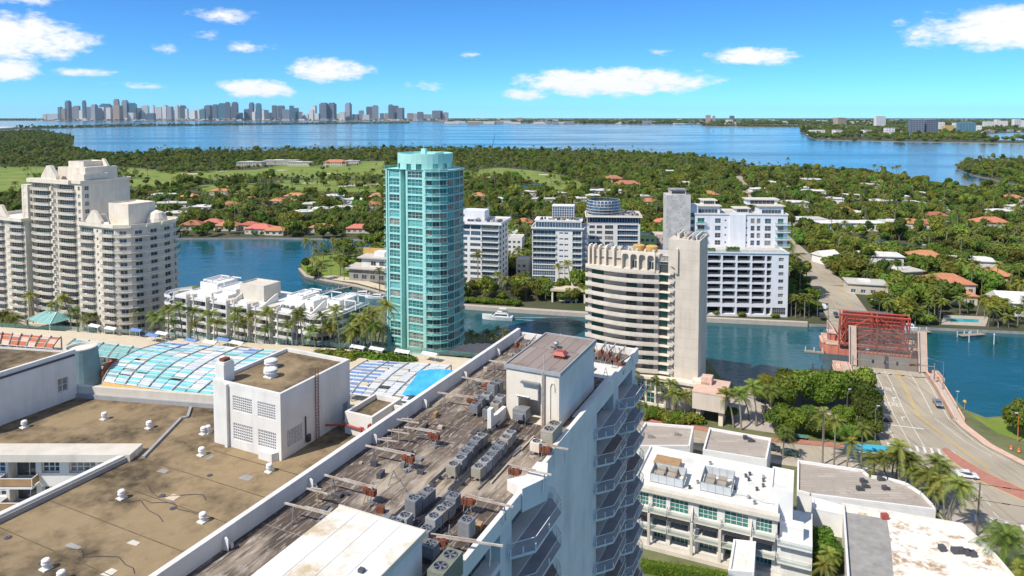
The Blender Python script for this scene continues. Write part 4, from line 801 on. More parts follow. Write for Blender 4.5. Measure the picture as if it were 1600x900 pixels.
T = thing('conical_drum', 'grey blue truncated cone rising beside the left wing', 'drum', (*G(128, 598, 15), 15)); mb = MB(); mb.lathe([(5.4, 0), (4.6, 5), (4.1, 10.2)], 28, cap=False); part('shell', mb, 'slate_teal', T); mb = MB(); mb.lathe([(4.1, 10.2), (4.2, 10.5), (3.5, 10.5), (3.5, 9.8)], 28, cap=False); part('rim', mb, 'cream', T); mb = MB(); mb.sheet([(3.5 * math.cos(t), 3.5 * math.sin(t)) for t in np.linspace(0, 6.283, 24)[:-1]], 9.8); part('cap', mb, 'roof_white', T)
a, b = G(158, 598, 15), G(208, 560, 15); T = thing('brick_red_wall', 'brick red curved garden wall beside the turquoise lattice', 'wall', (*a, 15)); mb = MB()
for k in range(6):
    p = [(a[0] + (b[0] - a[0]) * t - a[0] - 2 * math.sin(math.pi * t), (b[1] - a[1]) * t) for t in (k / 6, (k + 1) / 6)]; mb.prism([p[0], p[1], (p[1][0] + .8, p[1][1]), (p[0][0] + .8, p[0][1])], 0, 3.2)
part('wall', mb, 'orange', T)
CAB = [215, 240, 255, 300, 330, 350, 175, 372, 150, 630, 672, 560, 590]
for i, (px_, py_) in enumerate(((215, 522), (240, 530), (255, 527), (300, 538), (330, 541), (350, 537), (175, 519), (372, 542), (150, 515), (630, 556), (672, 560), (560, 549), (590, 552))):
    c = G(px_, py_ + 4, 15); blue = i in (0, 1, 3, 5); T = thing('deck_cabana', f'small {"blue" if blue else "white"} canvas stall on the deck rim, {ORD[sorted(CAB).index(px_)]} from the left along the fence', 'stall', (*c, 15), GRID, 'canvas stalls along the deck rim')
    mb = MB(); w = 2.6; mb.add([(-w, -1.2, 2.2), (w, -1.2, 2.2), (w, 1.2, 2.2), (-w, 1.2, 2.2), (-w, 0, 2.8), (w, 0, 2.8)], [(0, 1, 5, 4), (3, 4, 5, 2), (0, 4, 3), (1, 2, 5)]); part('canvas', mb, 'blue_sheet' if blue else 'white', T)
    for sx_ in (-1, 1):
        for sy_ in (-1, 1): mb = MB(); mb.bar((sx_ * 2.5, sy_ * 1.1, 0), (sx_ * 2.5, sy_ * 1.1, 2.2), .08, .08); part('pole', mb, 'white_clean', T)
# ================================================================ left white condominium tower
WT = thing('condominium_tower', 'tall white stepped condominium tower with rows of balconies at the left', 'apartment tower', (-205, 290, 0), GRID)
def stack(P, x, w, y, z0, n, fh, m, rz=0.0, dx=0, dy=-1):
    for k in range(n): put_balcony(P, m, (x, y, z0 + fh * k), rz)
fh = 3.16; z0 = 2.4
wb = balcony_mesh(12.2, 1.2, 'rail_cream', 'ivory', .9, key='wt'); ws = balcony_mesh(8.6, 1.1, 'rail_cream', 'ivory', .7, key='wt')
ops = []
for k in range(19):
    z = z0 + fh * k; top = z + 2.55
    ops += [(.9, 12.9, z + .1, top, 8, 2, 'glass' if k % 3 else 'glass_green', 1.0), (17.6, 29.0, z + .1, top, 8, 2, 'glass' if (k + 1) % 3 else 'glass_green', 1.0), (14.3, 15.3, z + .9, z + 2.1, 1, 1), (31.0, 32.6, z + .5, z + 2.2, 2, 2)]
facade(WT, (0, 0), (33.5, 0), 0, 62.6, ops, 'ivory', fr='ivory', ft=.1)
for k in range(19):
    put_balcony(WT, wb, (6.9, 0, z0 + fh * k), 0); put_balcony(WT, wb, (23.3, 0, z0 + fh * k), 0)
    mb = shared('pierfin', lambda: (lambda m_: (m_.prism([(-1.1, 0), (-.5, -1.5), (.5, -1.5), (1.1, 0)], -.1, 1.5), m_.mesh('bay_panel', 'ivory'))[1])(MB())); ob('bay_panel', mb, WT, (15.3, -.001, z0 + fh * k + .1))
facade(WT, (33.5, 0), (33.5, 21), 0, 62.6, [(1.2, 3.0, z0 + fh * k + .6, z0 + fh * k + 2.3, 2, 2) for k in range(14, 19)], 'ivory')
mb = MB(); mb.quad((33.5, 21, 0), (0, 21, 0), (0, 21, 62.6), (33.5, 21, 62.6)); mb.quad((0, 21, 0), (0, 0, 0), (0, 0, 62.6), (0, 21, 62.6)); part('wall', mb, 'ivory', WT)
roofslab(WT, [(-.3, -.6), (33.8, -.6), (33.8, 21.3), (-.3, 21.3)], 62.7, 'roof_white', 1.2, .4, 'ivory'); mb = MB(); mb.box(-.6, 27.5, -1.6, .2, 62.3, 64.0); part('cornice', mb, 'ivory', WT)
mb = MB(); mb.prism([(9, -1.2), (19, -1.2), (19, .4), (9, .4)], 64.0, 65.2); mb.add([(9, -1.2, 65.2), (19, -1.2, 65.2), (19, .4, 65.2), (9, .4, 65.2), (13, -1.2, 69.6), (15, -1.2, 69.6), (15, .4, 69.6), (13, .4, 69.6)], [(0, 1, 5, 4), (1, 2, 6, 5), (2, 3, 7, 6), (3, 0, 4, 7), (4, 5, 6, 7)]); part('gable', mb, 'ivory', WT)
for a in ((12, 30, 4, 18, 62.8, 68.2), (16, 26, 6, 16, 68.21, 70.6), (26.5, 33, 1.5, 12, 62.8, 65.8)): block(WT, 'penthouse', *a, 'ivory', .6)
mb = MB(); mb.prism([(26, 5), (29.5, 5), (29.5, 14), (26, 14)], 68.22, 69); mb.add([(26, 14, 69), (29.5, 14, 69), (29.5, 15, 69), (26, 15, 69), (26, 14, 72), (27, 14, 72), (27, 15, 72), (26, 15, 72)], [(0, 1, 5, 4), (1, 2, 6, 5), (2, 3, 7, 6), (3, 0, 4, 7), (4, 5, 6, 7)]); part('roof_fin', mb, 'ivory', WT)
# lower right wing with the rounded end
rf = [(33.5, -1.8), (56, -1.8), (60.5, 1.5), (63, 6.5), (63.6, 12.5), (62.5, 19), (59, 23)]; rz_ = 46.4; nf = 14; fhr = 3.12
ops = []
for k in range(nf):
    z = z0 + fhr * k; ops += [(1.0, 9.4, z + .1, z + 2.5, 6, 2, 'glass_green' if k % 2 else 'glass', .9), (14.4, 21.8, z + .1, z + 2.5, 5, 2, 'glass_green' if k % 3 == 1 else 'glass', .9), (11.2, 12.2, z + .9, z + 2.1, 1, 1)]
facade(WT, rf[0], rf[1], 0, rz_, ops, 'ivory', ft=.1)
for k in range(nf): put_balcony(WT, ws, (38.7, -1.8, z0 + fhr * k), 0); put_balcony(WT, balcony_mesh(7.6, 1.1, 'rail_cream', 'ivory', .6, key='wt'), (51.6, -1.8, z0 + fhr * k), 0)
for i in range(1, len(rf) - 1):
    p, q = rf[i], rf[i + 1]; ln = math.dist(p, q); facade(WT, p, q, 0, rz_, [(ln * .25, ln * .72, z0 + fhr * k + .2, z0 + fhr * k + 2.2, 2, 1, 'glass') for k in range(nf)], 'ivory', ft=.1)
def ring_mesh(pts, out, h, rail, key, th=.25, railh=1.0):
    def mk():
        n = len(pts); o = []
        for i, p in enumerate(pts):
            a = Vector(pts[max(i - 1, 0)]); b = Vector(pts[min(i + 1, n - 1)]); d = (b - a).normalized(); o.append((p[0] + d.y * out, p[1] - d.x * out))
        a = MB(); a.prism(list(pts) + o[::-1], -th, 0); b = MB()
        for p, q in zip(o, o[1:]): b.quad((*p, .08), (*q, .08), (*q, railh - .05), (*p, railh - .05), 1); b.bar((*p, railh), (*q, railh), .07, .07); b.bar((*p, 0), (*p, railh), .07, .07)
        return a.mesh('balcony', key[1]), b.mesh('railing', ['white_clean', rail])
    return shared(('ring', key), mk)
rm = ring_mesh(rf[1:], 1.5, 1, 'rail_cream', ('wt', 'ivory'))
for k in range(nf): put_balcony(WT, rm, (0, 0, z0 + fhr * k), 0)
roofslab(WT, [(33.6, -2.6), (56.3, -2.6), (61.3, .9), (64, 6.2), (64.6, 12.5), (63.4, 19.5), (59.5, 24), (33.6, 21)], rz_, 'roof_white', 1.3, .5, 'ivory')
mb = MB(); mb.prism([(39.5, -2.65), (49, -2.65), (49, -1.5), (39.5, -1.5)], rz_ + 1.3, rz_ + 2.4); mb.add([(39.5, -2.65, rz_ + 2.4), (49, -2.65, rz_ + 2.4), (49, -1.5, rz_ + 2.4), (39.5, -1.5, rz_ + 2.4), (43.5, -2.65, rz_ + 6.4), (45, -2.65, rz_ + 6.4), (45, -1.5, rz_ + 6.4), (43.5, -1.5, rz_ + 6.4)], [(0, 1, 5, 4), (1, 2, 6, 5), (2, 3, 7, 6), (3, 0, 4, 7), (4, 5, 6, 7)]); part('gable', mb, 'ivory', WT)
block(WT, 'penthouse', 44, 56, 4, 16, rz_ + .02, rz_ + 8.2, 'ivory', .5)
mb = MB(); pts = [(47, -1, rz_ + 5), (50, -1, rz_ + 5), (52, -1, rz_ + 1.2)]; [mb.bar(a, b, .4, .4) for a, b in zip(pts, pts[1:])]; part('pergola', mb, 'grey', WT)
mb = MB(); mb.lathe([(4, 0), (3.8, 2), (2.6, 4.2), (.1, 5.2)], 14, (58, 15, rz_ + .1)); part('cupola', mb, 'ivory', WT)
# left wing
ops = []
for k in range(nf):
    z = z0 + fhr * k; ops += [(18.4, 28.6, z + .1, z + 2.5, 6, 2, 'glass_green' if k % 3 else 'glass', .9), (4, 14.4, z + .1, z + 2.5, 6, 2, 'glass', .9)]
facade(WT, (-30, -3), (-.3, -3), 0, 45.5, ops, 'ivory', ft=.1); mb = MB(); mb.quad((-.3, -3, 0), (-.3, 21, 0), (-.3, 21, 45.5), (-.3, -3, 45.5)); mb.quad((-30, 18, 0), (-30, -3, 0), (-30, -3, 45.5), (-30, 18, 45.5)); part('wall', mb, 'ivory', WT)
for k in range(nf): put_balcony(WT, balcony_mesh(10.6, 1.1, 'rail_cream', 'ivory', .8, key='wt'), (-6.5, -3, z0 + fhr * k), 0); put_balcony(WT, balcony_mesh(10.6, 1.1, 'rail_cream', 'ivory', .8, key='wt'), (-20.8, -3, z0 + fhr * k), 0)
roofslab(WT, [(-30, -4.6), (0, -4.6), (0, 20), (-30, 18)], 45.5, 'roof_white', 1.4, .5, 'ivory'); block(WT, 'penthouse', -14, -3, 5, 14, 45.6, 54, 'ivory', .5)
facade(WT, (-4.5, -1.5), (-.3, -1.5), 45.6, 61, [(1.2, 3.2, 47 + 2.9 * k, 49 + 2.9 * k, 2, 2) for k in range(5)], 'ivory'); mb = MB(); mb.box(-4.5, -.3, -1.4, 12, 45.6, 61); part('bay_tower', mb, 'ivory', WT)
mb = MB(); mb.add([(-19, -4.6, 47), (-10, -4.6, 47), (-10, -3.4, 47), (-19, -3.4, 47), (-15.5, -4.6, 52), (-14, -4.6, 52), (-14, -3.4, 52), (-15.5, -3.4, 52)], [(0, 1, 5, 4), (1, 2, 6, 5), (2, 3, 7, 6), (3, 0, 4, 7), (4, 5, 6, 7)]); part('gable', mb, 'ivory', WT)
# glazed entrance canopy and plaza
c = G(82, 498, 6); T = thing('entrance_canopy', 'green glazed hipped entrance canopy at the foot of the white tower', 'canopy', (*c, 2.2), GRID)
mb = MB(); mb.add([(-8, -6, 4), (8, -6, 4), (8, 6, 4), (-8, 6, 4), (-3, 0, 7), (3, 0, 7)], [(0, 1, 5, 4), (1, 2, 5), (2, 3, 4, 5), (3, 0, 4)]); part('glazing', mb, 'aqua_glass', T)
for x in (-8, -4, 0, 4, 8): mb = MB(); mb.bar((x, -6, 4.05), (max(min(x, 3), -3), 0, 7.06), .25, .2); mb.bar((x, 6, 4.05), (max(min(x, 3), -3), 0, 7.06), .25, .2); part('rib', mb, 'white_clean', T)
for x in (-7.5, 7.5):
    for y in (-5.5, 5.5): mb = MB(); mb.tube((x, y, 0), (x, y, 4), .35, n=10); part('column', mb, 'white_clean', T)
mb = MB(); mb.prism([(-235, 296), (-152, 262), (-142, 272), (-160, 300), (-225, 310)], 2.2, 2.32, bottom=False); struct('plaza_pavement', mb, 'sand')
# ================================================================ low terraced building by the basin
LT = thing('terraced_apartments', 'low white terraced apartment block with rooftop pergolas along the basin', 'apartment block', (-129.5, 257, 0), GRID); LT.scale = (.93, .93, 1)
zt = 22.0; ops = []; lz = [2.1 + 2.84 * k for k in range(7)]
for i in range(6):
    x = 4 + i * 11
    for k, z in enumerate(lz):
        ops += [(x, x + 5.4, z + .15, z + 2.5, 4, 1, 'glass', 1.4), (x + 7.2, x + 8.8, z + .7, z + 2.3, 2, 2)]
facade(LT, (0, 0), (69, 0), 0, zt, ops, 'white', ft=.08)
lb = balcony_mesh(6.4, 1.7, 'white_clean', 'white_clean', key='lt', posts=False)
for i in range(6):
    x = 4 + i * 11; mb = MB(); mb.box(x - 1.0, x - .6, -1.9, -.002, 2.2, zt + 1.6 + .5 * (i % 2)); mb.box(x + 6.0, x + 6.4, -1.9, -.002, 2.2, zt + 1.6); part('fin_wall', mb, 'white', LT)
    for z in lz: put_balcony(LT, lb, (x + 2.7, 0, z), 0); mb = shared('sunhood', lambda: (lambda m_: (m_.box(-1.6, 1.6, -.8, 0, 0, .25), m_.mesh('window_hood', 'white_clean'))[1])(MB())); ob('window_hood', mb, LT, (x + 8.0, -.002, z + 2.35))
    mb = MB(); mb.box(x - .6, x + 6.0, -1.7, -.01, zt - .1, zt + .9); part('terrace_wall', mb, 'white_clean', LT)
rc = [(69, 0), (73, -1.2), (77.5, .2), (79.8, 4), (80, 9), (80, 24)]
for i in range(5):
    p, q = rc[i], rc[i + 1]; ln = math.dist(p, q); n = 3 if i == 4 else 1
    facade(LT, p, q, 0, zt, [(ln * (j + .06) / n, ln * (j + .94) / n, z + .7, z + 2.4, 3, 1, 'glass') for z in lz for j in range(n)], 'white_clean', ft=.07)
rm2 = ring_mesh(rc, 1.0, 1, 'white_clean', ('lt', 'white_clean'), railh=.9)
for z in lz[1:] + [zt + .02]: put_balcony(LT, rm2, (0, 0, z), 0)
mb = MB(); mb.quad((80, 24, 0), (0, 24, 0), (0, 24, zt), (80, 24, zt)); mb.quad((0, 24, 0), (0, 0, 0), (0, 0, zt), (0, 24, zt)); part('wall', mb, 'white', LT)
cb = ring_mesh([(-.5, 10), (-3.5, 6), (-4, 2), (-1, -1.5), (3, -2)], 1.2, 1, 'white_clean', ('ltc', 'white_clean'), railh=.9)
for z in lz[1:] + [zt]: put_balcony(LT, cb, (0, 0, z), 0)
roofslab(LT, [(0, -.3)] + [(x, y) for x, y in rc[:1]] + rc[1:] + [(0, 24)], zt, 'roof_white', 0)
for a, h in (((2, 12, 12, 23), 2.4), ((16, 26, 9, 20), 2.2), ((29, 42, 8, 17), 5.4), ((50, 58, 12, 22), 2.2), ((60, 67, 8, 17), 2.4), ((70, 76, 12, 21), 2.6), ((8, 20, 2, 7), 1.8), ((20.5, 28.5, 2.5, 7), 1.7)): block(LT, 'roof_room', a[0], a[1], a[2], a[3], zt + .01, zt + h, 'white_clean' if h < 5 else 'cream', .5)
for i, x in enumerate((3, 10, 54, 64, 71, 77)):
    mb = MB(); y0, y1, z1 = (13, 22, zt + 3.6) if i in (0, 1) else (14, 22, zt + 3.2)
    for yy in (y0, y1): mb.bar((x, yy, zt), (x, yy, z1), .35, .35)
    mb.bar((x, y0 - .2, z1), (x, y1 + .2, z1), .4, .4); mb.bar((x, y0, z1), (x + 5, y0, z1), .35, .35); mb.bar((x, y1, z1), (x + 5, y1, z1), .35, .35); mb.bar((x + 5, y0, zt), (x + 5, y0, z1), .35, .35); part('pergola', mb, 'white_clean', LT)
for x in (30, 46, 62, 70): mb = MB(); mb.add([(x, 2, zt), (x, 11, zt), (x, 11, zt + 3.0), (x, 10, zt + 3.0), (x + .5, 2, zt), (x + .5, 11, zt), (x + .5, 11, zt + 3.0), (x + .5, 10, zt + 3.0)], [(0, 3, 2, 1), (4, 5, 6, 7), (0, 4, 7, 3), (3, 7, 6, 2), (1, 2, 6, 5)]); part('sloped_wall', mb, 'white', LT)
for i in range(12): x = random.uniform(50, 68); y = random.uniform(3, 8); mb = MB(); mb.box(x, x + .9, y, y + .9, zt + .02, zt + .9); part('roof_unit', mb, 'galv', LT)
for k in range(5): x = 4 + k * 11 + 2; mb = MB(); mb.box(x, x + 3.6, 1.5, 4.6, zt + .02, zt + 1.1); part('skylight', mb, 'cream', LT)
# ================================================================ teal tower
TE = thing('teal_tower', 'slender teal glass and plaster tower with rounded crown by the creek', 'apartment tower', (-47.0, 249.2, 0), GRID); TE.scale = (.92, 1, 1)
tz0 = 6.2; tf = 2.93; tn = 22; ztop = tz0 + tf * tn
ops = [(.8, 5.6, tz0 + tf * k + .35, tz0 + tf * k + 2.75, 3, 2) for k in range(tn)]
facade(TE, (1.8, 0), (8.0, 0), 2.2, ztop, ops, 'teal', .3, 'teal', 'glass_teal', ft=.12)
ops = [(.9, 7.6, tz0 + tf * k + .35, tz0 + tf * k + 2.75, 4, 2) for k in range(tn)]
facade(TE, (10.8, -.6), (19.3, -.6), 2.2, ztop, ops, 'teal', .3, 'teal', 'glass_teal', ft=.12)
mb = MB(); mb.quad((8, 0, 2.2), (8.6, 2.6, 2.2), (8.6, 2.6, ztop), (8, 0, ztop)); mb.quad((8.6, 2.6, 2.2), (10.8, -.6, 2.2), (10.8, -.6, ztop), (8.6, 2.6, ztop)); part('notch_wall', mb, 'teal', TE)
mb = MB(); mb.box(19.3, 20.1, -1.0, .8, 2.2, ztop + .3); mb.box(1.2, 1.8, -.4, 1, 2.2, ztop + .3); part('pilaster', mb, 'teal', TE)
cv = [(20.1, -.4), (22.6, -.2), (25, 1.2), (26.8, 3.6), (27.8, 7), (27.9, 11), (26.8, 15.5), (24.5, 19)]
for i in range(len(cv) - 1):
    p, q = cv[i], cv[i + 1]; ln = math.dist(p, q); facade(TE, p, q, 2.2, ztop, [(.12, ln - .12, tz0 + tf * k + .2, tz0 + tf * k + 2.72, 2 if ln < 3.4 else 3, 1) for k in range(tn)], 'teal', .12, 'teal', 'glass_teal', ft=.09)
rt = ring_mesh(cv[:4], 1.3, 1, 'rail_teal', ('te', 'teal'), th=.2); rt2 = ring_mesh(cv[3:], .45, 1, 'rail_teal', ('te2', 'teal'), th=.2, railh=.25)
lc = [(2.2, 12), (.5, 9.5), (-.3, 6), (0, 3), (1.5, .6)]
for i in range(len(lc) - 1):
    p, q = lc[i], lc[i + 1]; ln = math.dist(p, q); facade(TE, p, q, 2.2, ztop, [(.2, ln - .2, tz0 + tf * k + .2, tz0 + tf * k + 2.6, 1, 1) for k in range(tn)] if i > 0 else [], 'teal', .12, 'teal', 'glass_teal', ft=.1)
rl = ring_mesh(lc[1:], 1.7, 1, 'rail_teal', ('te3', 'teal'), th=.2)
for k in range(tn + 1): z = tz0 + tf * k; put_balcony(TE, rt, (0, 0, z), 0); put_balcony(TE, rt2, (0, 0, z), 0); put_balcony(TE, rl, (0, 0, z), 0)
mb = MB(); bk = [(24.5, 19), (14, 24), (5, 20), (2.2, 12)]; [mb.quad((*p, 2.2), (*q, 2.2), (*q, ztop), (*p, ztop)) for p, q in zip(bk, bk[1:])]; part('wall', mb, 'teal', TE)
roofslab(TE, [(1.2, -.4), (20.1, -1)] + cv + bk[1:] + lc[1:], ztop + .31, 'teal', 0)
arc = [(13.2 + 11.3 * math.cos(t), 9.2 + 9.6 * math.sin(t)) for t in np.linspace(-math.pi, math.pi, 33)[:-1]]
mb = MB(); n = len(arc); zc0, zc1 = ztop + .35, 76.6
mb.add([(x, y, zc0 + 2.0) for x, y in arc] + [(x, y, zc1) for x, y in arc], [(i, (i + 1) % n, n + (i + 1) % n, n + i) for i in range(n)]); inn = [(13.2 + 10.6 * math.cos(t), 9.2 + 8.9 * math.sin(t)) for t in np.linspace(-math.pi, math.pi, 33)[:-1]]
mb.add([(x, y, zc1) for x, y in arc] + [(x, y, zc1) for x, y in inn], [(i, (i + 1) % n, n + (i + 1) % n, n + i) for i in range(n)]); mb.add([(x, y, zc1) for x, y in inn] + [(x, y, zc0) for x, y in inn], [(i, (i + 1) % n, n + (i + 1) % n, n + i) for i in range(n)]); mb.sheet(inn, zc1 - .8); part('crown', mb, 'teal', TE)
for i in range(n):
    if i % 4 != 0 or True:
        p, q = arc[i], arc[(i + 1) % n]
        if i % 5 in (0, 1, 3): mb = MB(); mb.quad((*p, zc0), (*q, zc0), (*q, zc0 + 2.02), (*p, zc0 + 2.02)); part('crown_pier', mb, 'teal', TE)
mb = MB(); mb.lathe([(9.5, 0), (9.5, 2.0)], 20, (13.2, 9.2, zc0), cap=False); part('crown_core', mb, 'teal_dark', TE)
mb = MB(); mb.box(12, 14, 8, 9.5, zc1 - .8, zc1 + 1.6); mb.box(16, 20, 6, 12, zc1 - .8, zc1 + .3); mb.tube((13, 8.5, zc1 + 1.6), (13, 8.5, zc1 + 2.8), .12); part('roof_plant', mb, 'teal', TE)
mb = MB(); mb.box(10.9, 19.2, -.3, .2, 2.2, 5.6); part('lobby_glass', mb, 'teal_dark', TE)
c = G(770, 565, 5); T = thing('entrance_roof', 'dark curved entrance roof beside the teal tower base', 'canopy', (*c, 2.2), GRID); mb = MB(); n = 10
for k in range(n): t0, t1 = k / n, (k + 1) / n; zz = lambda t: 4.2 + 2.4 * math.sin(math.pi * t); mb.prism([(-16 + 32 * t0, -5), (-16 + 32 * t1, -5), (-16 + 32 * t1, 6), (-16 + 32 * t0, 6)], zz((t0 + t1) / 2), zz((t0 + t1) / 2) + .35)
part('roof', mb, 'dark_grey', T)
for x in (-13, -4, 5, 13): mb = MB(); mb.tube((x, -4, 0), (x, -4, 4.4), .25, n=8); mb.tube((x, 5, 0), (x, 5, 4.4), .25, n=8); part('column', mb, 'cream', T)
# ================================================================ beige curved-band tower by the creek
BB = thing('beige_tower', 'beige concrete tower with bowed balcony bands and arched top floor', 'apartment tower', (24.2, 214.5, 0), GRID)
bf = 2.76; bz = 12.2; bn = 11; ztop = bz + bf * bn
def bow(x): return -2.2 * math.sin(math.pi * min(max(x / 24.5, 0), 1)) if x < 24.5 else 0
ops = []
for k in range(bn + 1):
    z = bz + bf * k; ops += [(1.2, 5.2, z + .1, z + 2.3, 3, 1, 'glass_green'), (12.4, 15.8, z + .1, z + 2.3, 2, 1, 'glass_green'), (17.6, 21.2, z + .1, z + 2.3, 2, 1, 'glass_green')]
facade(BB, (0, 0), (22.6, 0), 2.2, ztop + bf, ops, 'beige', .4, 'dark_grey', 'glass_green', ft=.08)
facade(BB, (22.6, .3), (25.4, .3), 2.2, ztop + 5.2, [(.1, 2.7, bz + bf * k + .15, bz + bf * k + 2.5, 2, 1, 'glass_green') for k in range(bn + 2)], 'beige', .15, 'dark_grey', 'glass_green', ft=.06)
def band():
    mb = MB(); xs = [-.6 + 23.4 * i / 14 for i in range(15)]; f = [(x, bow(x) - .9) for x in xs]; n = len(f)
    mb.prism(f + [(22.8, 0), (-.6, 0)], -.2, 0)
    for a, b in zip(f, f[1:]): mb.prism([a, b, (b[0], b[1] + .2), (a[0], a[1] + .2)], -.35, .95)
    return mb.mesh('balcony_band', 'ivory_rust')
def rustfn(N, L_, nz, rng, mix, math_, pos, c):
    a = mix(rng(nz(.3, 5), .4, .65), (.72, .645, .54), (.60, .52, .42)); return mix(rng(nz(.33, 5, (1, 1, .05)), .655, .70, 0, .85), a, (.55, .24, .05))
spec('ivory_rust', kind='extra', fn=rustfn, rough=.85)
bd = band()
for k in range(bn + 1): ob('balcony_band', bd, BB, (0, 0, bz + bf * k))
fin = shared('bbfin', lambda: (lambda m_: (m_.prism([(0, 0), (2.3, 0), (2.3, -1.9), (0, -.6)], -.12, .12), m_.prism([(0, 0), (2.3, 0), (2.3, -1.9)], -2.0, -.13) if False else m_, m_.mesh('sun_fin', 'beige'))[2])(MB()))
def finmesh():
    mb = MB(); mb.add([(0, -.02, -.1), (1.9, -.02, -.1), (2.5, -.02, 1.2), (1.9, -.02, 2.4), (0, -.02, 2.4), (0, -1.2, -.1), (1.9, -1.2, -.1), (2.5, -1.2, 1.2), (1.9, -1.2, 2.4), (0, -1.2, 2.4)], [(5, 6, 7, 8, 9), (0, 5, 9, 4), (0, 1, 6, 5), (1, 2, 7, 6), (2, 3, 8, 7), (4, 9, 8, 3)]); return mb.mesh('sun_fin', 'ivory')
fm = finmesh()
for k in range(bn + 1):
    mb = shared('bbslab', lambda: (lambda m_: (m_.box(22.7, 26.2, -1.35, .28, -.16, .05), m_.mesh('floor_edge', 'ivory'))[1])(MB())); ob('floor_edge', mb, BB, (0, 0, bz + bf * k)); mb = shared('bbgr', lambda: (lambda m_: (m_.add([(25.4, -.02, 0), (27.0, -1.2, 0), (27.8, -.02, 1.3), (27.0, -1.2, 2.5), (25.4, -.02, 2.5)], [(0, 1, 2), (2, 3, 4), (0, 2, 4)]), m_.mesh('sun_fin', 'concrete'))[1])(MB())); ob('sun_fin', mb, BB, (0, 0, bz + bf * k))
# core slab
mb = MB(); mb.box(25.4, 34.6, -.3, 14, 2.2, 53.2); part('core_wall', mb, 'beige', BB); mb = MB(); mb.box(27.6, 28.4, -1.0, -.31, ztop + .5, ztop + 8); part('core_rib', mb, 'beige', BB)
for j in range(1, 17): mb = MB(); mb.box(25.5, 34.5, -.315, -.3, 3 + j * 2.95, 3.04 + j * 2.95); part('joint', mb, 'concrete', BB)
mb = MB(); mb.quad((0, 18, 2.2), (0, 0, 2.2), (0, 0, ztop + bf), (0, 18, ztop + bf)); mb.quad((25.4, 18, 2.2), (0, 18, 2.2), (0, 18, ztop + bf), (25.4, 18, ztop + bf)); part('wall', mb, 'beige', BB)
for i in range(14): mb = MB(); x = 25.8 + i * .6; mb.box(x, x + .5, random.uniform(.5, 9), random.uniform(9.2, 13), 53.2, 53.5 + random.uniform(.1, 1.1)); part('roof_plant', mb, random.choice(['concrete', 'grey', 'cream', 'galv']), BB)
roofslab(BB, [(0, -.6), (25.3, -.6), (25.3, 18), (0, 18)], ztop + bf + .9, 'roof_flat', 0)
# arched top storey
za = ztop + .6
def arch(w, h):
    def mk():
        mb = MB(); n = 8; r = w / 2 - .28
        o = [(-w / 2, 0)] + [(-w / 2, h), (w / 2, h), (w / 2, 0)]; inner = [(-r, 0), (-r, h - r - .5)] + [(-r * math.cos(t), h - r - .5 + r * 1.15 * math.sin(t)) for t in np.linspace(0, math.pi, n + 1)[1:-1]] + [(r, h - r - .5), (r, 0)]
        poly = o + inner[::-1]
        m = len(poly); mb.add([(x, -.9, z) for x, z in poly], [tuple(range(m))]); mb.add([(x, -.9, z) for x, z in inner] + [(x, 0, z) for x, z in inner], [(i, i + 1, len(inner) + i + 1, len(inner) + i) for i in range(len(inner) - 1)])
        mb.box(-w / 2, w / 2, -.9, .1, h, h + .3); mb.quad((-w / 2, -.9, 0), (-w / 2, -.9, h), (-w / 2, .1, h), (-w / 2, .1, 0)); mb.quad((w / 2, -.9, 0), (w / 2, .1, 0), (w / 2, .1, h), (w / 2, -.9, h)); return mb.mesh('arch', 'ivory')
    return shared(('arch', w, h), mk)
mb = MB(); mb.box(-.2, 22.7, -1.2, -.01, za - .6, za + .35); part('cornice', mb, 'ivory', BB)
for i, x in enumerate((12.6, 15.2, 17.8, 20.4)): ob('arch', arch(2.6, 5.4), BB, (x, -1.1, za)); mb = MB(); mb.quad((x - 1.2, -.6, za), (x + 1.2, -.6, za), (x + 1.2, -.6, za + 4.4), (x - 1.2, -.6, za + 4.4)); part('arch_back', mb, 'beige', BB)
for x in (15.2, 20.4): ob('window', win_mesh(1.5, 2.4, 2, 1, 'white_clean', 'glass'), BB, (x, -.65, za + .4))
for x in (.2, 1.6, 3.4, 5.6, 8.2): mb = MB(); mb.box(x, x + .55, -1.0, -.01, za + .36, za + 6); mb.prism([(x, -.01), (x + .55, -.01), (x + .55, 2.5), (x, 2.5)], za + 5, za + 6.4); part('rib', mb, 'ivory', BB)
mb = MB(); mb.box(0, 22.6, -.005, 3, za, za + 5.0); part('arcade_wall', mb, 'beige', BB)
for i, x in enumerate((13.3, 15.9, 18.5, 21.1, 10.5, 8)): mb = MB(); mb.box(x - .9, x - .3, 1, 2.6, za + 5.01, za + 5.9); part('roof_vent', mb, 'cream', BB)
for i, x in enumerate((14.5, 18.6)): mb = MB(); mb.lathe([(1.9, 0), (1.9, 1.7), (1.5, 1.9)], 12, (x, 7, za + 4.4)); part('roof_tank', mb, 'ochre', BB)
for i in range(10): x = random.uniform(3, 12); y = random.uniform(4, 14); mb = MB(); mb.box(x, x + 1.2, y, y + 1.2, ztop + bf + .92, ztop + bf + 2 + random.random()); part('roof_unit', mb, random.choice(['galv', 'grey', 'dark_grey']), BB)
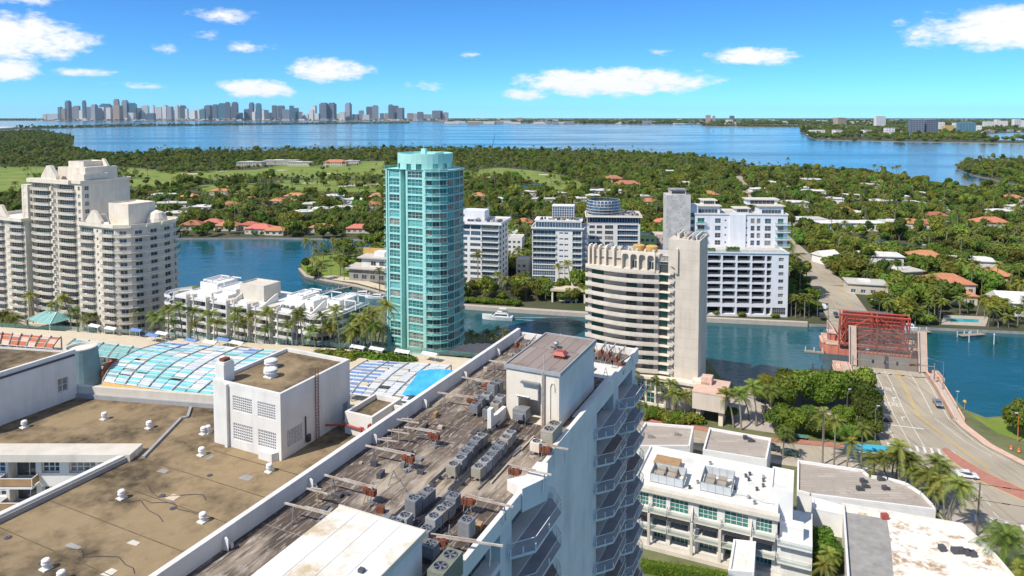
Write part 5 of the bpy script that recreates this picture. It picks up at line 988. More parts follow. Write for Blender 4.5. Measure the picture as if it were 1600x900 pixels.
# podium
mb = MB(); mb.box(15, 36.5, -3.2, -.4, 10.4, 11.2); mb.box(33.5, 38.5, -3.0, 4, 11.2, 12.2); part('podium_ledge', mb, 'ivory', BB)
facade(BB, (9, -3.0), (16.5, -3.0), 2.2, 10.4, [(.3, 7.2, 4.2, 10.0, 12, 1, 'grey')], 'concrete', .2, 'concrete', wname='louvre_panel', ft=.12)
facade(BB, (16.5, -2.6), (26, -2.6), 2.2, 10.4, [(.4, 2.8, 3.0, 6.2, 2, 2, 'glass_green'), (3.3, 5.7, 3.0, 6.2, 2, 2, 'glass_green'), (6.2, 8.6, 3.0, 6.2, 2, 2, 'glass_green'), (.4, 2.8, 6.6, 10.0, 2, 2, 'glass'), (3.3, 5.7, 6.6, 10.0, 2, 2, 'glass'), (6.2, 8.6, 6.6, 10.0, 2, 2, 'glass')], 'ivory', .3, 'white_clean', ft=.1)
mb = MB(); mb.box(26, 34, -2.4, -.31, 2.2, 10.39); part('podium_wall', mb, 'ivory', BB)
for x in (35.5, 41.8): mb = MB(); mb.box(x, x + 1.2, -8, 2, 2.2, 6.4); part('gate_pier', mb, 'ivory', BB)
mb = MB(); mb.box(34.6, 43.6, -9, 2.5, 6.4, 11.2); part('gatehouse_block', mb, 'beige', BB); mb = MB(); mb.box(34.5, 43.7, -9.1, 2.6, 11.2, 11.5); mb.box(36, 39, -3, 0, 11.5, 13.6); part('gatehouse_roof', mb, 'coral_pale', BB)
# ================================================================ island apartment blocks across the creek
D1 = thing('flat_roofed_block', 'white mid-rise block with grey glazed corner balconies right of the teal tower', 'apartment block', (-30, 353, 0), -R(14))
fl = 3.02; ops = []
for k in range(10):
    z = 4.2 + fl * k
    if k < 8: ops += [(.6, 2.6, z + .6, z + 2.2, 2, 1), (4.2, 7.0, z + .6, z + 2.2, 3, 1), (8.6, 14.2, z + .6, z + 2.2, 6, 1)]
    else: ops += [(.4, 8.4, z + .3, z + 2.5, 8, 1, 'glass_blue'), (9, 14.2, z + .3, z + 2.5, 5, 1, 'glass_blue')]
    ops += [(14.8, 23.6, z + .1, z + 2.7, 6, 2, 'glass' if k % 2 else 'glass_blue', .8)]
facade(D1, (0, 0), (24, 0), 1.2, 35, ops, 'white_clean', .2, 'grey', ft=.1)
for k in range(10): put_balcony(D1, balcony_mesh(9.2, .9, 'rail_glass', 'cool_white', key='d1'), (19.2, 0, 4.2 + fl * k), 0)
facade(D1, (24, 0), (24, 19), 1.2, 35, [(u, u + 2.6, 4.2 + fl * k + .5, 4.2 + fl * k + 2.3, 2, 1) for k in range(10) for u in (2, 8, 13.5)], 'white_clean', .2, 'grey', ft=.1)
mb = MB(); mb.quad((24, 19, 1), (0, 19, 1), (0, 19, 35), (24, 19, 35)); mb.quad((0, 19, 1), (0, 0, 1), (0, 0, 35), (0, 19, 35)); part('wall', mb, 'white_clean', D1)
roofslab(D1, [(-1, -1.2), (25.6, -1.2), (25.6, 20), (-1, 20)], 35.1, 'roof_flat', .8, .4, 'cool_white'); mb = MB(); mb.box(-1.1, 25.8, -1.4, 20.1, 34.5, 35.09); part('eaves', mb, 'white_clean', D1); block(D1, 'penthouse', 1, 14, 8, 17, 35.12, 40, 'cool_white', .3)
for i in range(16): x = random.uniform(6, 24); y = random.uniform(1, 7); mb = MB(); mb.box(x, x + 1.3, y, y + 1.1, 35.12, 36 + random.random()); part('roof_unit', mb, random.choice(['dark_grey', 'grey', 'galv']), D1)
D2 = thing('glazed_island_block', 'white island block with blue glazed bays and a glass box on its roof', 'apartment block', (10.5, 353, 0), -R(8))
ops = []
for k in range(9):
    z = 4 + fl * k; w = 'glass_blue'
    ops += [(.4, 12.2, z + (.1 if k > 2 else .2), z + 2.75, 10 if k < 4 else 6, 2 if k < 4 else 1, w, .2 if k < 4 else .9), (14.2, 16.2, z + .9, z + 1.9, 2, 1), (16.8, 18.8, z + .9, z + 1.9, 2, 1), (21, 25.4, z + .2, z + 2.6, 3, 1, w, .8)]
facade(D2, (0, 0), (26, 0), 1.2, 31.8, ops, 'white_clean', .25, 'white_clean', ft=.1)
for k in range(9):
    z = 4 + fl * k
    if k > 3: put_balcony(D2, balcony_mesh(12.4, .8, 'rail_glass', 'white_clean', key='d2'), (6.2, 0, z), 0)
    put_balcony(D2, balcony_mesh(5, 1.2, 'rail_glass', 'white_clean', key='d2'), (23.3, 0, z), 0)
facade(D2, (26, 0), (28, 16), 1.2, 31.8, [(1.5 + 5 * j, 4.5 + 5 * j, 4 + fl * k + .3, 4 + fl * k + 2.4, 2, 1, 'glass_blue') for k in range(9) for j in range(3)], 'cool_white', ft=.1)
mb = MB(); mb.quad((28, 16, 1), (0, 16, 1), (0, 16, 32), (28, 16, 32)); mb.quad((0, 16, 1), (0, 0, 1), (0, 0, 32), (0, 16, 32)); part('wall', mb, 'white_clean', D2)
for k in range(9): put_balcony(D2, balcony_mesh(4.4, 1.8, 'white_clean', 'cream', key='d2s'), (26.5, 4, 4 + fl * k), R(83))
roofslab(D2, [(-.5, -.8), (27, -.8), (29, 16.5), (-.5, 16.5)], 31.9, 'roof_flat', .7, .4, 'white_clean')
facade(D2, (1.5, .8), (25.5, .8), 31.92, 35.6, [(.3, 23.7, 32.3, 35.2, 16, 1, 'glass_blue')], 'white_clean', .2, 'white_clean', ft=.12); mb = MB(); mb.box(1, 26, 1.2, 14, 35.61, 36.1); part('penthouse_roof', mb, 'white_clean', D2)
for i in range(26): x = random.uniform(1.5, 24); y = random.uniform(1.5, 4); mb = MB(); mb.box(x, x + .9, y, y + .9, 36.1, 36.9 + random.random() * .7); part('roof_unit', mb, random.choice(['dark_grey', 'grey', 'galv', 'wood']), D2)
def glassgrid(P, p0, p1, z0, z1, n, m, name='glass_grid'):
    facade(P, p0, p1, z0, z1, [(.1, math.dist(p0, p1) - .1, z0 + .1, z1 - .2, n, m, 'glass_blue')], 'white_clean', .1, 'white_clean', name=name, ft=.16)
for p, q in (((10, 5), (21.5, 5)), ((21.5, 5), (21.5, 12)), ((21.5, 12), (10, 12)), ((10, 12), (10, 5))): glassgrid(D2, p, q, 36.1, 43.0, 9, 5)
mb = MB(); mb.box(9.9, 21.6, 4.9, 12.1, 43, 43.3); part('box_roof', mb, 'white_clean', D2)
D3 = thing('drum_roof_block', 'white island block crowned by a round glass drum', 'apartment block', (41.5, 372, 0), -R(5))
ops = []
for k in range(9): z = 4 + fl * k; ops += [(1, 4, z + .5, z + 2.2, 3, 1), (5, 8, z + .5, z + 2.2, 3, 1), (9.5, 14, z + .3, z + 2.4, 4, 1), (16.3, 27.4, z + .1, z + 2.6, 9, 1, 'glass_blue', .6)]
facade(D3, (0, 0), (28.5, 0), 1.2, 31.4, ops, 'white_clean', .2, 'grey', ft=.1); facade(D3, (.6, .6), (28, .6), 31.42, 35.4, [(.4, 27, 31.9, 35, 18, 1, 'glass_blue')], 'white_clean', .2, 'white_clean', ft=.14)
mb = MB(); mb.quad((28.5, 0, 1), (28.5, 18, 1), (28.5, 18, 35.4), (28.5, 0, 35.4)); mb.quad((28.5, 18, 1), (0, 18, 1), (0, 18, 35.4), (28.5, 18, 35.4)); mb.quad((0, 18, 1), (0, 0, 1), (0, 0, 35.4), (0, 18, 35.4)); part('wall', mb, 'white_clean', D3)
roofslab(D3, [(-1, -1), (29.5, -1), (29.5, 19), (-1, 19)], 35.5, 'roof_flat', .6, .4, 'cream'); mb = MB(); mb.box(-1.2, 29.7, -1.3, 19.2, 35, 35.49); part('eaves', mb, 'white_clean', D3)
nd = 28
for i in range(nd):
    a, b = 2 * math.pi * i / nd, 2 * math.pi * (i + 1) / nd
    for j in range(5):
        r0, r1 = (8.9 + (.35 * j if j < 3 else .7 - .25 * (j - 2))), (8.9 + (.35 * (j + 1) if j < 2 else .7 - .25 * (j - 1)))
        z_0, z_1 = 35.6 + 1.6 * j, 35.6 + 1.6 * (j + 1); mb = MB(); c = (9, 9); g = .02
        mb.quad((c[0] + r0 * math.cos(a + g), c[1] + r0 * math.sin(a + g), z_0 + .15), (c[0] + r0 * math.cos(b - g), c[1] + r0 * math.sin(b - g), z_0 + .15), (c[0] + r1 * math.cos(b - g), c[1] + r1 * math.sin(b - g), z_1), (c[0] + r1 * math.cos(a + g), c[1] + r1 * math.sin(a + g), z_1)); part('pane', mb, 'glass_blue', D3)
mb = MB()
for j in range(6): r = 8.9 + (.35 * j if j < 3 else .7 - .25 * (j - 2)); mb.lathe([(r - .05, 0), (r + .12, 0), (r + .12, .2), (r - .05, .2)], nd, (9, 9, 35.5 + 1.6 * j), cap=False)
part('drum_frame', mb, 'white_clean', D3); mb = MB(); mb.lathe([(6, 0), (6, 6.5)], 20, (9, 9, 35.6)); part('drum_core', mb, 'cream', D3)
for i in range(18): x = random.uniform(19, 27); y = random.uniform(1, 12); mb = MB(); mb.box(x, x + 1.2, y, y + 1, 35.52, 36.4 + random.random()); part('roof_unit', mb, random.choice(['dark_grey', 'grey', 'galv']), D3)
# lower pale houses between the blocks
for i, (px_, py_, w, d, h, mt_, lb) in enumerate(((806, 415, 9, 12, 16, 'white_clean', 'narrow white town house with stepped terraces between the two island blocks'), (818, 440, 7, 9, 11, 'cream', 'cream town house half hidden by trees between the island blocks'), (1013, 440, 9, 10, 22, 'lime', 'lime green town house behind the beige tower'), (1030, 438, 9, 10, 22, 'pinkish', 'pale pink town house beside the lime green one'), (800, 385, 8, 9, 9, 'white_clean', 'small white house roof behind the flat roofed block'))):
    Y = G(px_, py_, 1.2)[1] + (20 if i in (2, 3) else 8); X = (px_ - 800) / FPX * Y; T = thing('town_house', lb, 'house', (X, Y, 1.2), -R(8))
    facade(T, (-w / 2, -d / 2), (w / 2, -d / 2), 0, h, [(.8 + 2.8 * j, 2.4 + 2.8 * j, .9 + 3 * k, 2.5 + 3 * k, 2, 1) for k in range(int(h // 3)) for j in range(int(w // 2.9))], mt_, ft=.08)
    mb = MB(); mb.quad((w / 2, -d / 2, 0), (w / 2, d / 2, 0), (w / 2, d / 2, h), (w / 2, -d / 2, h)); mb.quad((w / 2, d / 2, 0), (-w / 2, d / 2, 0), (-w / 2, d / 2, h), (w / 2, d / 2, h)); mb.quad((-w / 2, d / 2, 0), (-w / 2, -d / 2, 0), (-w / 2, -d / 2, h), (-w / 2, d / 2, h)); part('wall', mb, mt_, T); roofslab(T, [(-w / 2, -d / 2), (w / 2, -d / 2), (w / 2, d / 2), (-w / 2, d / 2)], h, 'roof_flat', .5, .25, mt_)
T = thing('beige_pavilion', 'flat beige roofed pavilion on columns at the creek wall', 'pavilion', (*G(890, 470, 1.2), 1.2), -R(8)); mb = MB(); mb.box(-9, 8, -4, 4, 5.4, 6.4); part('roof', mb, 'sand', T); mb = MB(); mb.box(-6, 4, -1, 3.5, 0, 5.4); part('wall', mb, 'white', T); [part('column', (lambda m_: m_.box(x, x + .8, -3.6, -2.8, 0, 5.4))(MB()), 'white', T) for x in (-8.5, -2.8, 2.8, 6.9)]
# ================================================================ garage block, white flats above, raw concrete tower
GA = thing('parking_garage', 'white parking garage with dark open decks across the creek', 'parking garage', (83.6, 300.5, 0), -R(4))
ops = []; cw = [.4, 2.6, 3.4, 9.2, 10.0, 15.6, 16.4, 22.0, 22.8, 28.4, 29.1, 31.2]
for k in range(7):
    z = 6.6 + 3.2 * k
    for a, b in zip(cw[::2], cw[1::2]): ops.append((a, b, z + .3, z + 2.5, max(1, int((b - a) / .6)), 1, 'dark_room', 1.2) if False else (a, b, z + .3, z + 2.7, 0, 0, None, 5.0))
    ops.append((34.2, 36.4, z + .3, z + 1.9, 2, 1, 'glass'))
for a, b in zip(cw[::2], cw[1::2]): ops.append((a, b, 2.2, 5.4, 0, 0, None, 5.0))
ops.append((31.8, 37.6, 2.2, 5.4, 6, 2, 'glass'))
facade(GA, (0, 0), (38.4, 0), 1.2, 29.6, ops, 'cool_white', .3, 'grey', ft=.1)
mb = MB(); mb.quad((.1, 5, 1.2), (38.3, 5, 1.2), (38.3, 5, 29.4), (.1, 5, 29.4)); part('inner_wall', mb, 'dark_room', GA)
for k in range(7):
    z = 6.6 + 3.2 * k
    for a, b in zip(cw[::2], cw[1::2]):
        def rl_(w=b - a):
            mb = MB(); n = int(w / .35)
            for i in range(n + 1): x = w * i / n; mb.box(x - .03, x + .03, 0, .06, 0, 1.0)
            mb.box(0, w, 0, .07, 1.0, 1.08); return mb.mesh('railing', 'dark_grey')
        ob('railing', shared(('garail', round(b - a, 2)), rl_), GA, (a, .12, z + .3))
mb = MB(); mb.quad((38.4, 0, 1), (38.4, 34, 1), (38.4, 34, 29.6), (38.4, 0, 29.6)); mb.quad((38.4, 34, 1), (0, 34, 1), (0, 34, 29.6), (38.4, 34, 29.6)); mb.quad((0, 34, 1), (0, 0, 1), (0, 0, 29.6), (0, 34, 29.6)); part('wall', mb, 'cool_white', GA)
roofslab(GA, [(-.4, -.4), (38.8, -.4), (38.8, 34.4), (-.4, 34.4)], 29.62, 'roof_flat', .5, .4, 'cool_white'); mb = MB(); [mb.quad((x, -.2, 30.1), (x + 2.9, -.2, 30.1), (x + 2.9, -.2, 31.1), (x, -.2, 31.1)) for x in np.arange(.2, 37, 3.05)]; part('glass_rail', mb, 'rail_glass', GA)
mb = MB()
for i in range(420):
    u = random.random(); x0_ = random.choice([(1, 7), (12, 17.5)]); x = random.uniform(*x0_); y = random.uniform(.8, 3.4); z = 29.7 + random.random() * (1.3 if x < 12 else 2.0); a = random.uniform(0, 6.3); s_ = .35; dx, dy = s_ * math.cos(a), s_ * math.sin(a); mb.quad((x - dx, y - dy, z - .2), (x + dx, y + dy, z - .1), (x + dx, y + dy, z + .4), (x - dx, y - dy, z + .35))
part('roof_planting', mb, 'leaf_bright', GA)
WF = thing('white_flats', 'cool white flats with square windows set back above the garage', 'apartment block', (85, 315, 29.62), -R(4))
ops = []
for k in range(4):
    z = .5 + 3.4 * k; ops += [(1.2, 4.4, z + .1, z + 2.6, 2, 1, 'glass_green'), (9.2, 11.8, z + .3, z + 2.5, 2, 2, 'glass'), (13.6, 14.4, z + 1.2, z + 2.0, 1, 1), (23.2, 24, z + 1.2, z + 2.0, 1, 1), (25.4, 27.2, z + .3, z + 2.6, 1, 2), (28.2, 29.8, z + .3, z + 2.6, 1, 2), (31.8, 34.6, z + .3, z + 2.6, 2, 2), (37.6, 40.2, z + .1, z + 2.6, 2, 2, 'glass_green')]
facade(WF, (0, 0), (42, 0), 0, 15, ops, 'cool_white', .25, 'grey', ft=.1)
mb = MB(); mb.box(15.8, 23, -.6, -.002, 0, 15.2); part('blank_bay', mb, 'cool_white', WF)
for k in range(4): put_balcony(WF, balcony_mesh(6.5, 1.8, 'rail_teal', 'cool_white', key='wf'), (39.6, 0, .5 + 3.4 * k), 0); put_balcony(WF, balcony_mesh(4.6, 1.5, 'rail_teal', 'cool_white', key='wf2'), (2.6, 0, .5 + 3.4 * k), 0)
mb = MB(); mb.quad((42, 0, 0), (42, 16, 0), (42, 16, 15), (42, 0, 15)); mb.quad((42, 16, 0), (0, 16, 0), (0, 16, 15), (42, 16, 15)); mb.quad((0, 16, 0), (0, 0, 0), (0, 0, 15), (0, 16, 15)); part('wall', mb, 'cool_white', WF)
roofslab(WF, [(-.3, -.3), (42.3, -.3), (42.3, 16.3), (-.3, 16.3)], 15.02, 'roof_flat', .6, .3, 'cool_white')
for a in ((1, 12, 3, 10, 15.03, 18.4), (30, 41, 3, 11, 15.03, 18.6), (5, 11, 8, 14, 18.41, 20.5), (26, 40, 9, 15, 18.61, 21), (20, 26, 6, 12, 15.03, 17)):
    block(WF, 'penthouse', *a, 'cool_white'); mb = MB(); mb.box(a[0] - .8, a[1] + .8, a[2] - .8, a[3] + .8, a[5] + .001, a[5] + .35); part('penthouse_roof', mb, 'cream', WF); ob('window', win_mesh((a[1] - a[0]) * .8, 1.8, 6, 1, 'white_clean', 'glass'), WF, ((a[0] + a[1]) / 2, a[2] - .01, a[4] + .3))
CT = thing('raw_concrete_tower', 'raw grey patched concrete slab tower behind the beige tower', 'tower', (71.5, 314, 0), -R(4))
def patch(N, L_, nz, rng, mix, math_, pos, c):
    a = mix(rng(nz(.3, 6), .4, .6), (.60, .57, .52), (.47, .44, .40)); return mix(rng(nz(.75, 3, (1, 1, 1.6)), .60, .63, 0, .8), a, (.27, .25, .23))
spec('patched', kind='extra', fn=patch, rough=.95)
mb = MB(); mb.box(0, 11, 0, 10, 1, 53.8); part('shaft', mb, 'patched', CT); mb = MB(); mb.box(2, 9, 1, 8, 53.8, 56); part('lift_room', mb, 'patched', CT); mb = MB(); mb.box(1.7, 9.3, .7, 8.3, 56.001, 56.3); part('lift_roof', mb, 'concrete', CT); ob('window', win_mesh(6, 1.2, 8, 1, 'concrete', 'dark_room'), CT, (5.5, .99, 54.3))
mb = MB(); mb.box(11.05, 15, 3, 9, 20, 49); part('linking_stair', mb, 'cool_white', CT); [ob('window', win_mesh(3, 2, 2, 1, 'teal', 'glass_green'), CT, (13, 2.98, 30 + 3.3 * k)) for k in range(5)]
# ================================================================ low buildings at the lower right
HA = thing('white_roof_hotel', 'four storey hotel with glaring white roof and green windows below the street', 'hotel', (*G(988, 757, 14), 0), -R(23.6))
def HL(px, py, z):
    c, s = math.cos(-R(23.6)), math.sin(-R(23.6)); o = G(988, 757, 14); X, Y = G(px, py, z); return (c * (X - o[0]) + s * (Y - o[1]), -s * (X - o[0]) + c * (Y - o[1]))
hw = HL(1215, 805, 14)[0]; hd = 17.5; ops = []
gw = [(1, 3.4), (4.2, 7), (7.8, 11.4), (13.4, 17), (18.4, 22.8), (24.2, hw - .9)]
for a, b in gw: ops.append((a, b, 10.2, 12.8, 4, 3, 'green_pane'))
for a, b in gw: ops += [(a, b, 6.6, 9.0, 4, 2, 'green_pane', 1.8), (a, b, 3.0, 5.6, 4, 2, 'green_pane', 1.8)]
facade(HA, (0, 0), (hw, 0), 2.2, 14, ops, 'white', .3, 'white_clean', ft=.08)
mb = MB(); mb.box(-.4, hw + .4, -.9, .6, 13.5, 14.3); part('cornice', mb, 'cream', HA); mb = MB(); mb.quad((hw, 0, 2.2), (hw, hd, 2.2), (hw, hd, 14), (hw, 0, 14)); mb.quad((0, hd, 2.2), (0, 0, 2.2), (0, 0, 14), (0, hd, 14)); mb.quad((hw, hd, 2.2), (0, hd, 2.2), (0, hd, 14), (hw, hd, 14)); part('wall', mb, 'white', HA)
roofslab(HA, [(0, .6), (hw, .6), (hw, hd), (0, hd)], 14.02, 'roof_white', .5, .35, 'white_clean')
lb = balcony_mesh(5.2, 1.4, 'rail_glass', 'cream', key='ha')
for i, (a, b) in enumerate(gw):
    for z in (9.9, 6.3): put_balcony(HA, balcony_mesh(round(b - a + 1.2, 1), 1.5, 'rail_glass', 'cream', key='ha'), ((a + b) / 2, 0, z), 0)
    mb = MB(); [mb.box(a - .3, b + .3, -1.4 - .001 * q_, -.02, 9.3 - .25 * q_, 9.36 - .25 * q_) for q_ in range(3)]; part('sun_louvre', mb, 'dark_grey', HA)
for x in (12.3, 23.5, 3.8, 17.7): mb = MB(); mb.box(x - .25, x + .25, -1.7, -1.3, 2.2, 9.6); part('column', mb, 'cream', HA)
for x in (12.2, 23.3): mb = MB(); mb.add([(x, -1.5, 9.9), (x + .15, -1.5, 9.9), (x + .15, 0, 12.4), (x, 0, 12.4), (x, 0, 9.9), (x + .15, 0, 9.9)], [(0, 1, 2, 3), (0, 3, 4), (1, 5, 2)]); part('fin', mb, 'white', HA)
mb = MB(); mb.box(-.2, hw + 1, -1.9, -.5, 2.2, 3.0); part('terrace_wall', mb, 'cream', HA)
for nm, x0_, x1_, y0_, y1_ in (('screen_enclosure', 13.2, 19.2, 3.2, 10.2), ('screen_enclosure', 3.2, 9.8, 2.5, 7.5)):
    for k, (p, q) in enumerate((((x0_, y0_), (x1_, y0_)), ((x1_, y0_), (x1_, y1_)), ((x1_, y1_), (x0_, y1_)), ((x0_, y1_), (x0_, y0_)))):
        n = 4; mb = MB()
        for i in range(n): a = Vector(p).lerp(Vector(q), i / n); b = Vector(p).lerp(Vector(q), (i + 1) / n); mb.bar((*a, 14.03), (*a, 15.9), .08, .08); mb.bar((*a, 15.9), (*b, 15.9), .06, .06); mb.quad((*a, 14.2), (*b, 14.2), (*b, 15.8), (*a, 15.8), 1)
        part('screen_panel', mb, ['grey', 'pale_panel'], HA)
    for i in range(4): x = x0_ + .8 + (i % 2) * 2.3; y = y0_ + 1.2 + (i // 2) * 2.2; mb = MB(); mb.box(x, x + 1.7, y, y + 1.5, 14.05, 15.5); part('roof_unit', mb, 'tan_metal', HA)
mb = MB(); mb.box(2.6, 8, 8.6, 12, 14.04, 15.4); part('timber_deck', mb, 'wood', HA)
for i in range(16): x = random.uniform(11, hw - 2); y = random.uniform(2, hd - 2); mb = MB(); mb.lathe([(.25, 0), (.2, .5), (.35, .55), (.3, .7)], 8, (x, y, 14.03)); part('roof_pipe', mb, random.choice(['dark_grey', 'steel', 'concrete']), HA)
mb = MB(); pts = [(19.3 + 1.1 * i, 4.2 + .5 * math.sin(i * .8), 14.2) for i in range(9)]; [mb.tube(a, b, .12, n=6) for a, b in zip(pts, pts[1:])]; part('duct_pipe', mb, 'pale_panel', HA)
block(HA, 'stair_tower', hw - 1.5, hw + 2.6, 4, 13, 2.2, 16.8, 'white_clean', .4, roof='roof_white')
facade(HA, (hw + .02, -.2), (hw + 6.2, -.2), 2.2, 9.4, [(.8, 2.6, 3.2, 5.2, 2, 1), (3.4, 5.6, 3.2, 5.2, 2, 1), (.8, 2.6, 6.4, 8.4, 2, 1), (3.4, 5.6, 6.4, 8.4, 2, 1)], 'white', .4, 'white_clean', ft=.08); mb = MB(); mb.box(hw + .05, hw + 6.2, -.18, 12, 2.2, 9.39); part('annex_wing', mb, 'white', HA); put_balcony(HA, balcony_mesh(6, 1.2, 'rail_glass', 'white', key='hz'), (hw + 3.1, -.2, 5.9), 0); put_balcony(HA, balcony_mesh(6, 1.2, 'rail_glass', 'white', key='hz'), (hw + 3.1, -.2, 9.3), 0)
block(HA, 'annex_penthouse', hw + .4, hw + 4.6, 1.5, 4, 9.4, 11.4, 'white_clean', .3)
# grey roofed blocks between hotel and street
def lowblock(name, label, poly, z, roofmat, wall='white_clean', par=.6, cat='building', units=0, um='dark_grey'):
    c = poly[0]; T = thing(name, label, cat, (*c, 0), 0); P = [(x - c[0], y - c[1]) for x, y in poly]
    ar = sum(P[i][0] * P[(i + 1) % len(P)][1] - P[(i + 1) % len(P)][0] * P[i][1] for i in range(len(P)))
    if ar < 0: P = P[::-1]
    mb = MB(); [mb.quad((*P[i], 2.2), (*P[(i + 1) % len(P)], 2.2), (*P[(i + 1) % len(P)], z), (*P[i], z)) for i in range(len(P))]; part('wall', mb, wall, T); roofslab(T, P, z, roofmat, par, .4, wall)
    cx, cy = np.mean([p[0] for p in P]), np.mean([p[1] for p in P])
    for i in range(units): x, y = cx + random.uniform(-4, 4), cy + random.uniform(-3, 3); mb = MB(); mb.box(x, x + 1.0, y, y + .8, z + .01, z + .9); mb.box(x + 1.1, x + 1.6, y, y + .5, z + .01, z + .6); part('roof_unit', mb, um, T)
    return T
lowblock('grey_roof_shop', 'low shop with a plain worn grey roof at the street corner by the tarred tower', GP([(1008, 663), (1084, 669), (1078, 700), (1000, 700), (990, 690)], 8), 8, 'grey_roof', units=2, um='concrete')
lowblock('grey_roof_shop', 'low shop with a grey planked roof and white rim behind the white roofed hotel', GP([(1108, 671), (1205, 688), (1198, 722), (1098, 706)], 8), 8, 'grey_roof', units=2)
cor = [(1246, 722), (1348, 737), (1358, 746), (1385, 749), (1415, 757), (1440, 773), (1458, 792), (1462, 800), (1268, 776), (1245, 770)]
lowblock('curved_corner_shop', 'low shop with striped grey roof and curved white rim at the crossing', GP(cor, 7), 7, 'grey_roof', units=5)
st = lowblock('stained_roof_shop', 'low building with a rust stained white roof at the lower right', GP([(1316, 792), (1505, 824), (1552, 868), (1600, 925), (1325, 930)], 7.5), 7.5, 'stained_roof', 'white', .9, units=0)
c0 = G(1316, 792, 7.5); P_ = [(x - c0[0], y - c0[1]) for x, y in GP([(1320, 800), (1386, 811), (1392, 850), (1398, 930), (1330, 930)], 7.52)]; mb = MB(); mb.sheet(P_, 7.53); part('worn_roof_patch', mb, 'concrete', st)
for i, (px_, py_) in enumerate(((1470, 862), (1490, 866), (1500, 866), (1510, 869), (1518, 871))): p = G(px_, py_, 7.6); mb = MB(); mb.box(p[0] - c0[0], p[0] - c0[0] + 1.1, p[1] - c0[1], p[1] - c0[1] + 1.0, 7.6, 8.5); part('roof_unit', mb, 'dark_grey', st)
p = G(1379, 812, 7.6); mb = MB(); mb.box(p[0] - c0[0], p[0] - c0[0] + 1.3, p[1] - c0[1], p[1] - c0[1] + .9, 7.6, 8.6); part('red_vent', mb, 'red_paint', st)
lowblock('stained_stair_block', 'small white stair block with rust puddles on its roof beside the hedge', GP([(1146, 845), (1181, 849), (1178, 898), (1138, 894)], 8.5), 8.5, 'stained_roof', 'white_clean', .4)
lowblock('white_lean_building', 'white lower building with small windows between hotel and stained roof', GP([(1268, 778), (1318, 792), (1318, 806), (1270, 796)], 7), 7, 'roof_white', 'white_clean', .3)
p = GP([(1002, 884), (1135, 905), (1135, 925), (1000, 905)], 3.2); T = thing('clipped_hedge', 'clipped green hedge wall below the hotel terrace', 'hedge', (*p[0], 2.2)); hd_ = (Vector(p[1]) - Vector(p[0])); hl = hd_.length; u = hd_.normalized(); mb = MB(); rh = np.random.default_rng(2)
for i in range(5200):
    s_, y, z = rh.uniform(0, hl), rh.uniform(-.9, .9), rh.uniform(.1, 2.2); q = Vector((u.x * s_ - u.y * y, u.y * s_ + u.x * y, z)); d1 = Vector(rh.normal(size=3)) * .13; d2 = Vector(rh.normal(size=3)) * .13; mb.quad(q, q + d1, q + d1 + d2, q + d2)
part('foliage', mb, 'leaf_bright', T)
mb = MB(); mb.prism([(u.y * .7, -u.x * .7), (u.x * hl + u.y * .7, u.y * hl - u.x * .7), (u.x * hl - u.y * .7, u.y * hl + u.x * .7), (-u.y * .7, u.x * .7)], 0, 2.0); part('stem_mass', mb, 'leaf_bright', T)
T = thing('bus_shelter', 'turquoise flat roof of a bus shelter at the crossing', 'shelter', (*G(1360, 702, 5), 2.2), -R(8)); mb = MB(); mb.box(-6.0, 6.0, -1.6, 1.6, 2.9, 3.3); part('roof', mb, 'cyan_paint', T); [part('post', (lambda m_: m_.box(x, x + .2, -.1, .1, 0, 2.9))(MB()), 'steel', T) for x in (-5, 0, 5)]
T = thing('green_bench', 'green kiosk bench on the pavement near the palms', 'bench', (*G(1250, 685, 2.4), 2.4), -R(20)); mb = MB(); mb.box(-1.8, 1.8, -.3, .3, .4, .5); part('seat', mb, 'fence_green', T); mb = MB(); mb.box(-1.8, 1.8, .3, .38, .5, 1.0); part('backrest', mb, 'fence_green', T); [part('leg', (lambda m_: m_.box(x, x + .12, -.25, .25, 0, .4))(MB()), 'dark_grey', T) for x in (-1.6, 1.5)]
# ================================================================ drawbridge with both leaves raised
BG = thing('drawbridge', 'coral red double leaf drawbridge with both leaves raised over the creek', 'drawbridge', (*BO, 0), BA)
spec('grate_see', col=(.26, .20, .17), rough=.8, col2=(.15, .11, .10), scale=.5, alpha=.3)
spec('grate_red', col=(.50, .20, .16), rough=.8, col2=(.36, .14, .11), scale=.5, alpha=.9)
def leaf(P, name, y, sgn, ang, ln, red):
    """leaf hinged at y, z = 4.9; sgn +1 reaches away from camera; local: along = leaf, x = width"""
    o = ob(name, None, P, (0, y, 4.9)); ca, sa = math.cos(ang) * sgn, math.sin(ang)
    def A(x, s, t=0): return (x, s * ca - t * sa * sgn, s * sa + t * abs(ca))
    # t > 0 lies on the traffic side
    return o, A
o, A = leaf(BG, 'deck_leaf', 0, 1, R(77), 13.2, False)
mb = MB(); f = lambda m_, x0, x1, s0, s1, t0, t1: m_.add([A(x, s, t) for t in (t0, t1) for x, s in ((x0, s0), (x1, s0), (x1, s1), (x0, s1))], [(3, 2, 1, 0), (4, 5, 6, 7), (0, 1, 5, 4), (1, 2, 6, 5), (2, 3, 7, 6), (3, 0, 4, 7)])
f(mb, -9.2, -.6, 0, 4.2, -.3, 0); f(mb, .6, 9.2, 0, 4.2, -.3, 0); part('concrete_deck', mb, 'asphalt', o)
mb = MB(); f(mb, -.55, .55, 0, 4.2, -.35, -.1); part('median_slot', mb, 'dark_grey', o)
mb = MB(); mb.add([A(-9.2, 4.25, -.08), A(9.2, 4.25, -.08), A(9.2, 13, -.08), A(-9.2, 13, -.08)], [(0, 1, 2, 3)]); part('steel_grating', mb, 'grate_see', o)
